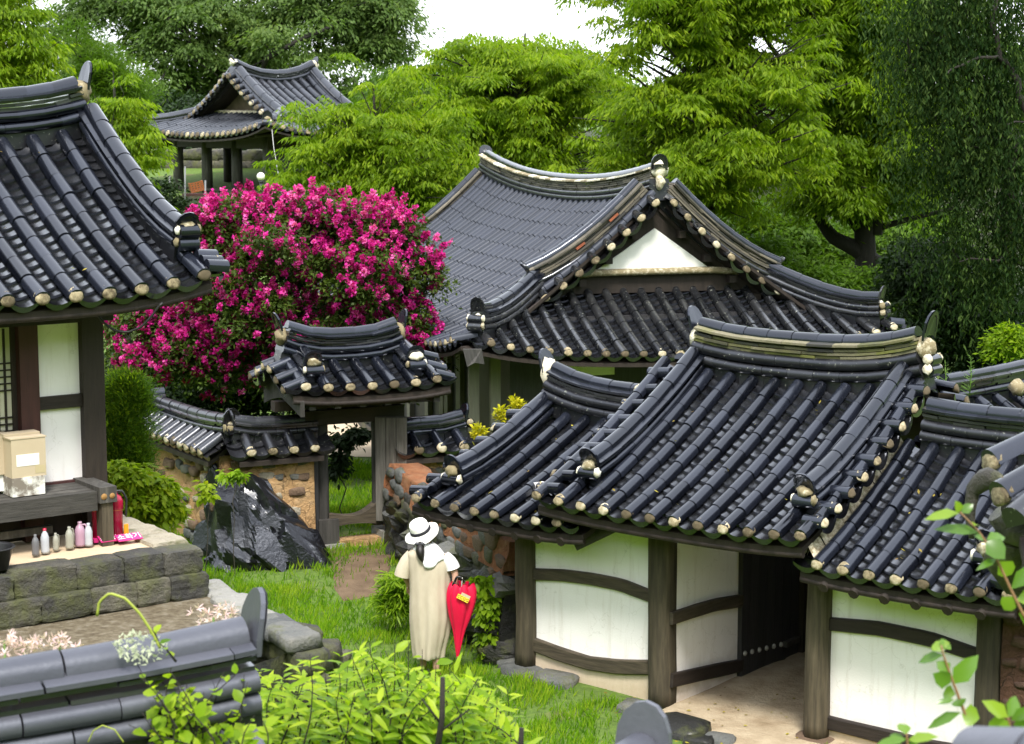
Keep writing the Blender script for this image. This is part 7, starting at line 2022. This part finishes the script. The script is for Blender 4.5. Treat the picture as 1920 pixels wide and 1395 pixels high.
# hat: crown, wavy brim and navy band, tipped towards the viewer
hc = pp(789, 996, .05)
Hm = Matrix.Translation(hc) @ Matrix.Rotation(R(-20), 4, 'Y') @ Matrix.Rotation(R(20), 4, 'X')
V, F = [], []; n = 48
prof = [(.0, .118), (.055, .117), (.082, .108), (.094, .085), (.100, .045), (.104, .008), (.112, -.001), (.135, -.010), (.158, -.022), (.176, -.030), (.178, -.036), (.156, -.028), (.112, -.008)]
for r, z in prof:
    for k in range(n):
        th = 2 * math.pi * k / n; w = max(0, r - .11) / .07
        V.append((r * math.cos(th) * (1 + .03 * w * math.sin(2 * th)), r * 1.04 * math.sin(th), z + w * (.012 * math.sin(2 * th + .6) + .006 * math.sin(5 * th))))
for j in range(len(prof) - 1):
    for k in range(n): F.append((j*n+k, (j+1)*n+k, (j+1)*n+(k+1) % n, j*n+(k+1) % n))
hat = obj('hat', mesh('hat', V, F, True), wo, M_HAT, Hm)
MB().lathe(Hm, [(.1045, .004), (.1085, .006), (.1055, .042), (.1015, .042)], 40).build('hat_band', M_BAND, hat)
# tied-back hair with a small bow
hp = [pp(795, 1012, .05), pp(791, 1016, -.01), pp(788, 1022, -.075), pp(788, 1034, -.135), pp(790, 1046, -.155), pp(793, 1055, -.155)]
hr = MB().tube(resample(hp, 14), [.066, .068, .066, .060, .050, .042, .046, .052, .056, .056, .052, .046, .036, .022, .004], 14, squash=.8).build('hair', M_HAIR, wo)
b = pp(787, 1021, -.105); mb = MB()
for sx in (-1, 1): mb.tube([b, b + Vector((sx * .03, -.012, .012)), b + Vector((sx * .045, -.004, .0))], [.010, .020, .012], 8)
for k in range(5): mb.lathe(Matrix.Translation(b + Vector((random.uniform(-.04, .04), -.022, random.uniform(-.012, .02)))), [(0, 0), (.004, .003), (0, .007)], 6)
mb.build('hair_tie', plastic('spotted_ribbon', (.05, .05, .06), .5), hr)
for sgn, x, dy in ((-1, 793, .10), (1, 818, -.04)):
    f = PX + Vector(((x - 806) * K, dy, 0)); mb = MB(); V = []
    for i in range(13):
        u = i / 12; yy = -.07 + .27 * u; w = .036 + .014 * math.sin(u * math.pi) + (.006 if u > .6 else 0); V.append((yy, w))
    mb.add([Vector((f.x + s * w, f.y + yy, zg + z)) for z in (.002, .016) for s in (-1, 1) for yy, w in V], [(i, i+1, 14+i, 13+i) for i in range(12)] + [(26+i, 39+i, 40+i, 27+i) for i in range(12)] + [(i, 26+i, 27+i, i+1) for i in range(12)] + [(13+i, 14+i, 40+i, 39+i) for i in range(12)])
    mb.tube([Vector((f.x - .042, f.y + .06, zg + .02)), Vector((f.x, f.y + .08, zg + .065)), Vector((f.x + .042, f.y + .06, zg + .02))], .008, 6); mb.build('sandal', plastic('tan_leather' + str(sgn), (.20, .09, .05), .6), wo)

# ---- folded red umbrella, tip on the grass
um = thing('umbrella', 'folded red umbrella with a yellow lettered band held in her right hand', 'umbrella', pp(857, 1238, -.12))
dU = -.13
tip, top_ = pp(857, 1242, dU), pp(866, 1092, dU)
M_RED = mat_plain('red_nylon', [(.2, (.56, .004, .035)), (.8, (.68, .008, .06))], 3, .42, .1, .004)
nr, ns = 14, 64; V, F = [], []
prof_u = [(0.06, .010), (.12, .020), (.25, .040), (.40, .062), (.55, .106), (.68, .134), (.80, .152), (.90, .150), (.97, .134), (1.0, .122)]
ax = (top_ - tip); sx = Vector((1, 0, 0)) - ax.normalized() * ax.normalized().x; sx.normalize(); sy = ax.normalized().cross(sx)
tt = np.linspace(.06, 1, nr)
for i in range(nr):
    r = np.interp(tt[i], [p[0] for p in prof_u], [p[1] for p in prof_u])
    for k in range(ns):
        th = 2 * math.pi * k / ns; pl8 = abs(math.sin(th * 4 + .5)) ; q = .80 + .22 * pl8 + .05 * math.sin(th * 3 + 2)
        e = (.035 * (1 - pl8) if i == nr - 1 else 0)
        V.append(tip + ax * (tt[i] - e / ax.length * 1.2) + sx * math.cos(th) * r * q * 1.0 + sy * math.sin(th) * r * q * .75)
for i in range(nr - 1):
    for k in range(ns): F.append((i*ns+k, i*ns+(k+1) % ns, (i+1)*ns+(k+1) % ns, (i+1)*ns+k))
obj('canopy', mesh('canopy', V, F, True), um, M_RED)
MB().tube([tip - ax.normalized() * .0, tip + ax * .08], [.008, .010], 8).build('ferrule', M_BLK, um)
hp = [tip + ax * .9, tip + ax * 1.03, tip + ax * 1.07 + Vector((-.02, 0, .0)), tip + ax * 1.07 + Vector((-.055, 0, -.005)), pp(849, 1098, -.10)]
MB().tube([tip + ax * .3, tip + ax * 1.0, tip + ax * 1.06], .007, 8).build('shaft', M_NAIL, um)
MB().tube(resample(hp[1:], 10), .012, 8).build('handle', M_BLK, um)
for k in range(8):
    th = 2 * math.pi * (k + .5) / 8; MB().tube([tip + ax * .97 + sx * math.cos(th) * .075 + sy * math.sin(th) * .056, tip + ax * 1.01 + sx * math.cos(th) * .082 + sy * math.sin(th) * .06], .004, 5).build('rib_tip', M_BLK, um)
bw = Matrix.Translation(pp(868, 1122, dU - .128))
u_ = (pp(876, 1130, dU) - pp(858, 1121, dU)).normalized(); n_ = Vector((.15, -1, .1)).normalized(); w_ = n_.cross(u_).normalized() * -1; n_ = u_.cross(w_)
Wb = Matrix(((u_.x, w_.x, n_.x, 0), (u_.y, w_.y, n_.y, 0), (u_.z, w_.z, n_.z, 0), (0, 0, 0, 1)))
if (Wb @ Vector((0, 0, 1))).y > 0: Wb = Matrix(((u_.x, -w_.x, -n_.x, 0), (u_.y, -w_.y, -n_.y, 0), (u_.z, -w_.z, -n_.z, 0), (0, 0, 0, 1)))
Wb = bw @ Wb
mb = MB(); mb.box(Wb, -.062, .062, -.022, .022, -.004, .0); bd = mb.build('printed_band', plastic('yellow_print', (.72, .56, .03), .5), um)
flat_text('CCGG', .042, Wb @ Matrix.Translation((0, 0, .002)), plastic('brown_print', (.10, .05, .01), .6), bd)
mb = MB(); mb.box(Wb, -.035, .060, .0225, .050, -.004, .0); mb.build('printed_patch', plastic('tan_print', (.42, .36, .24), .6), um)
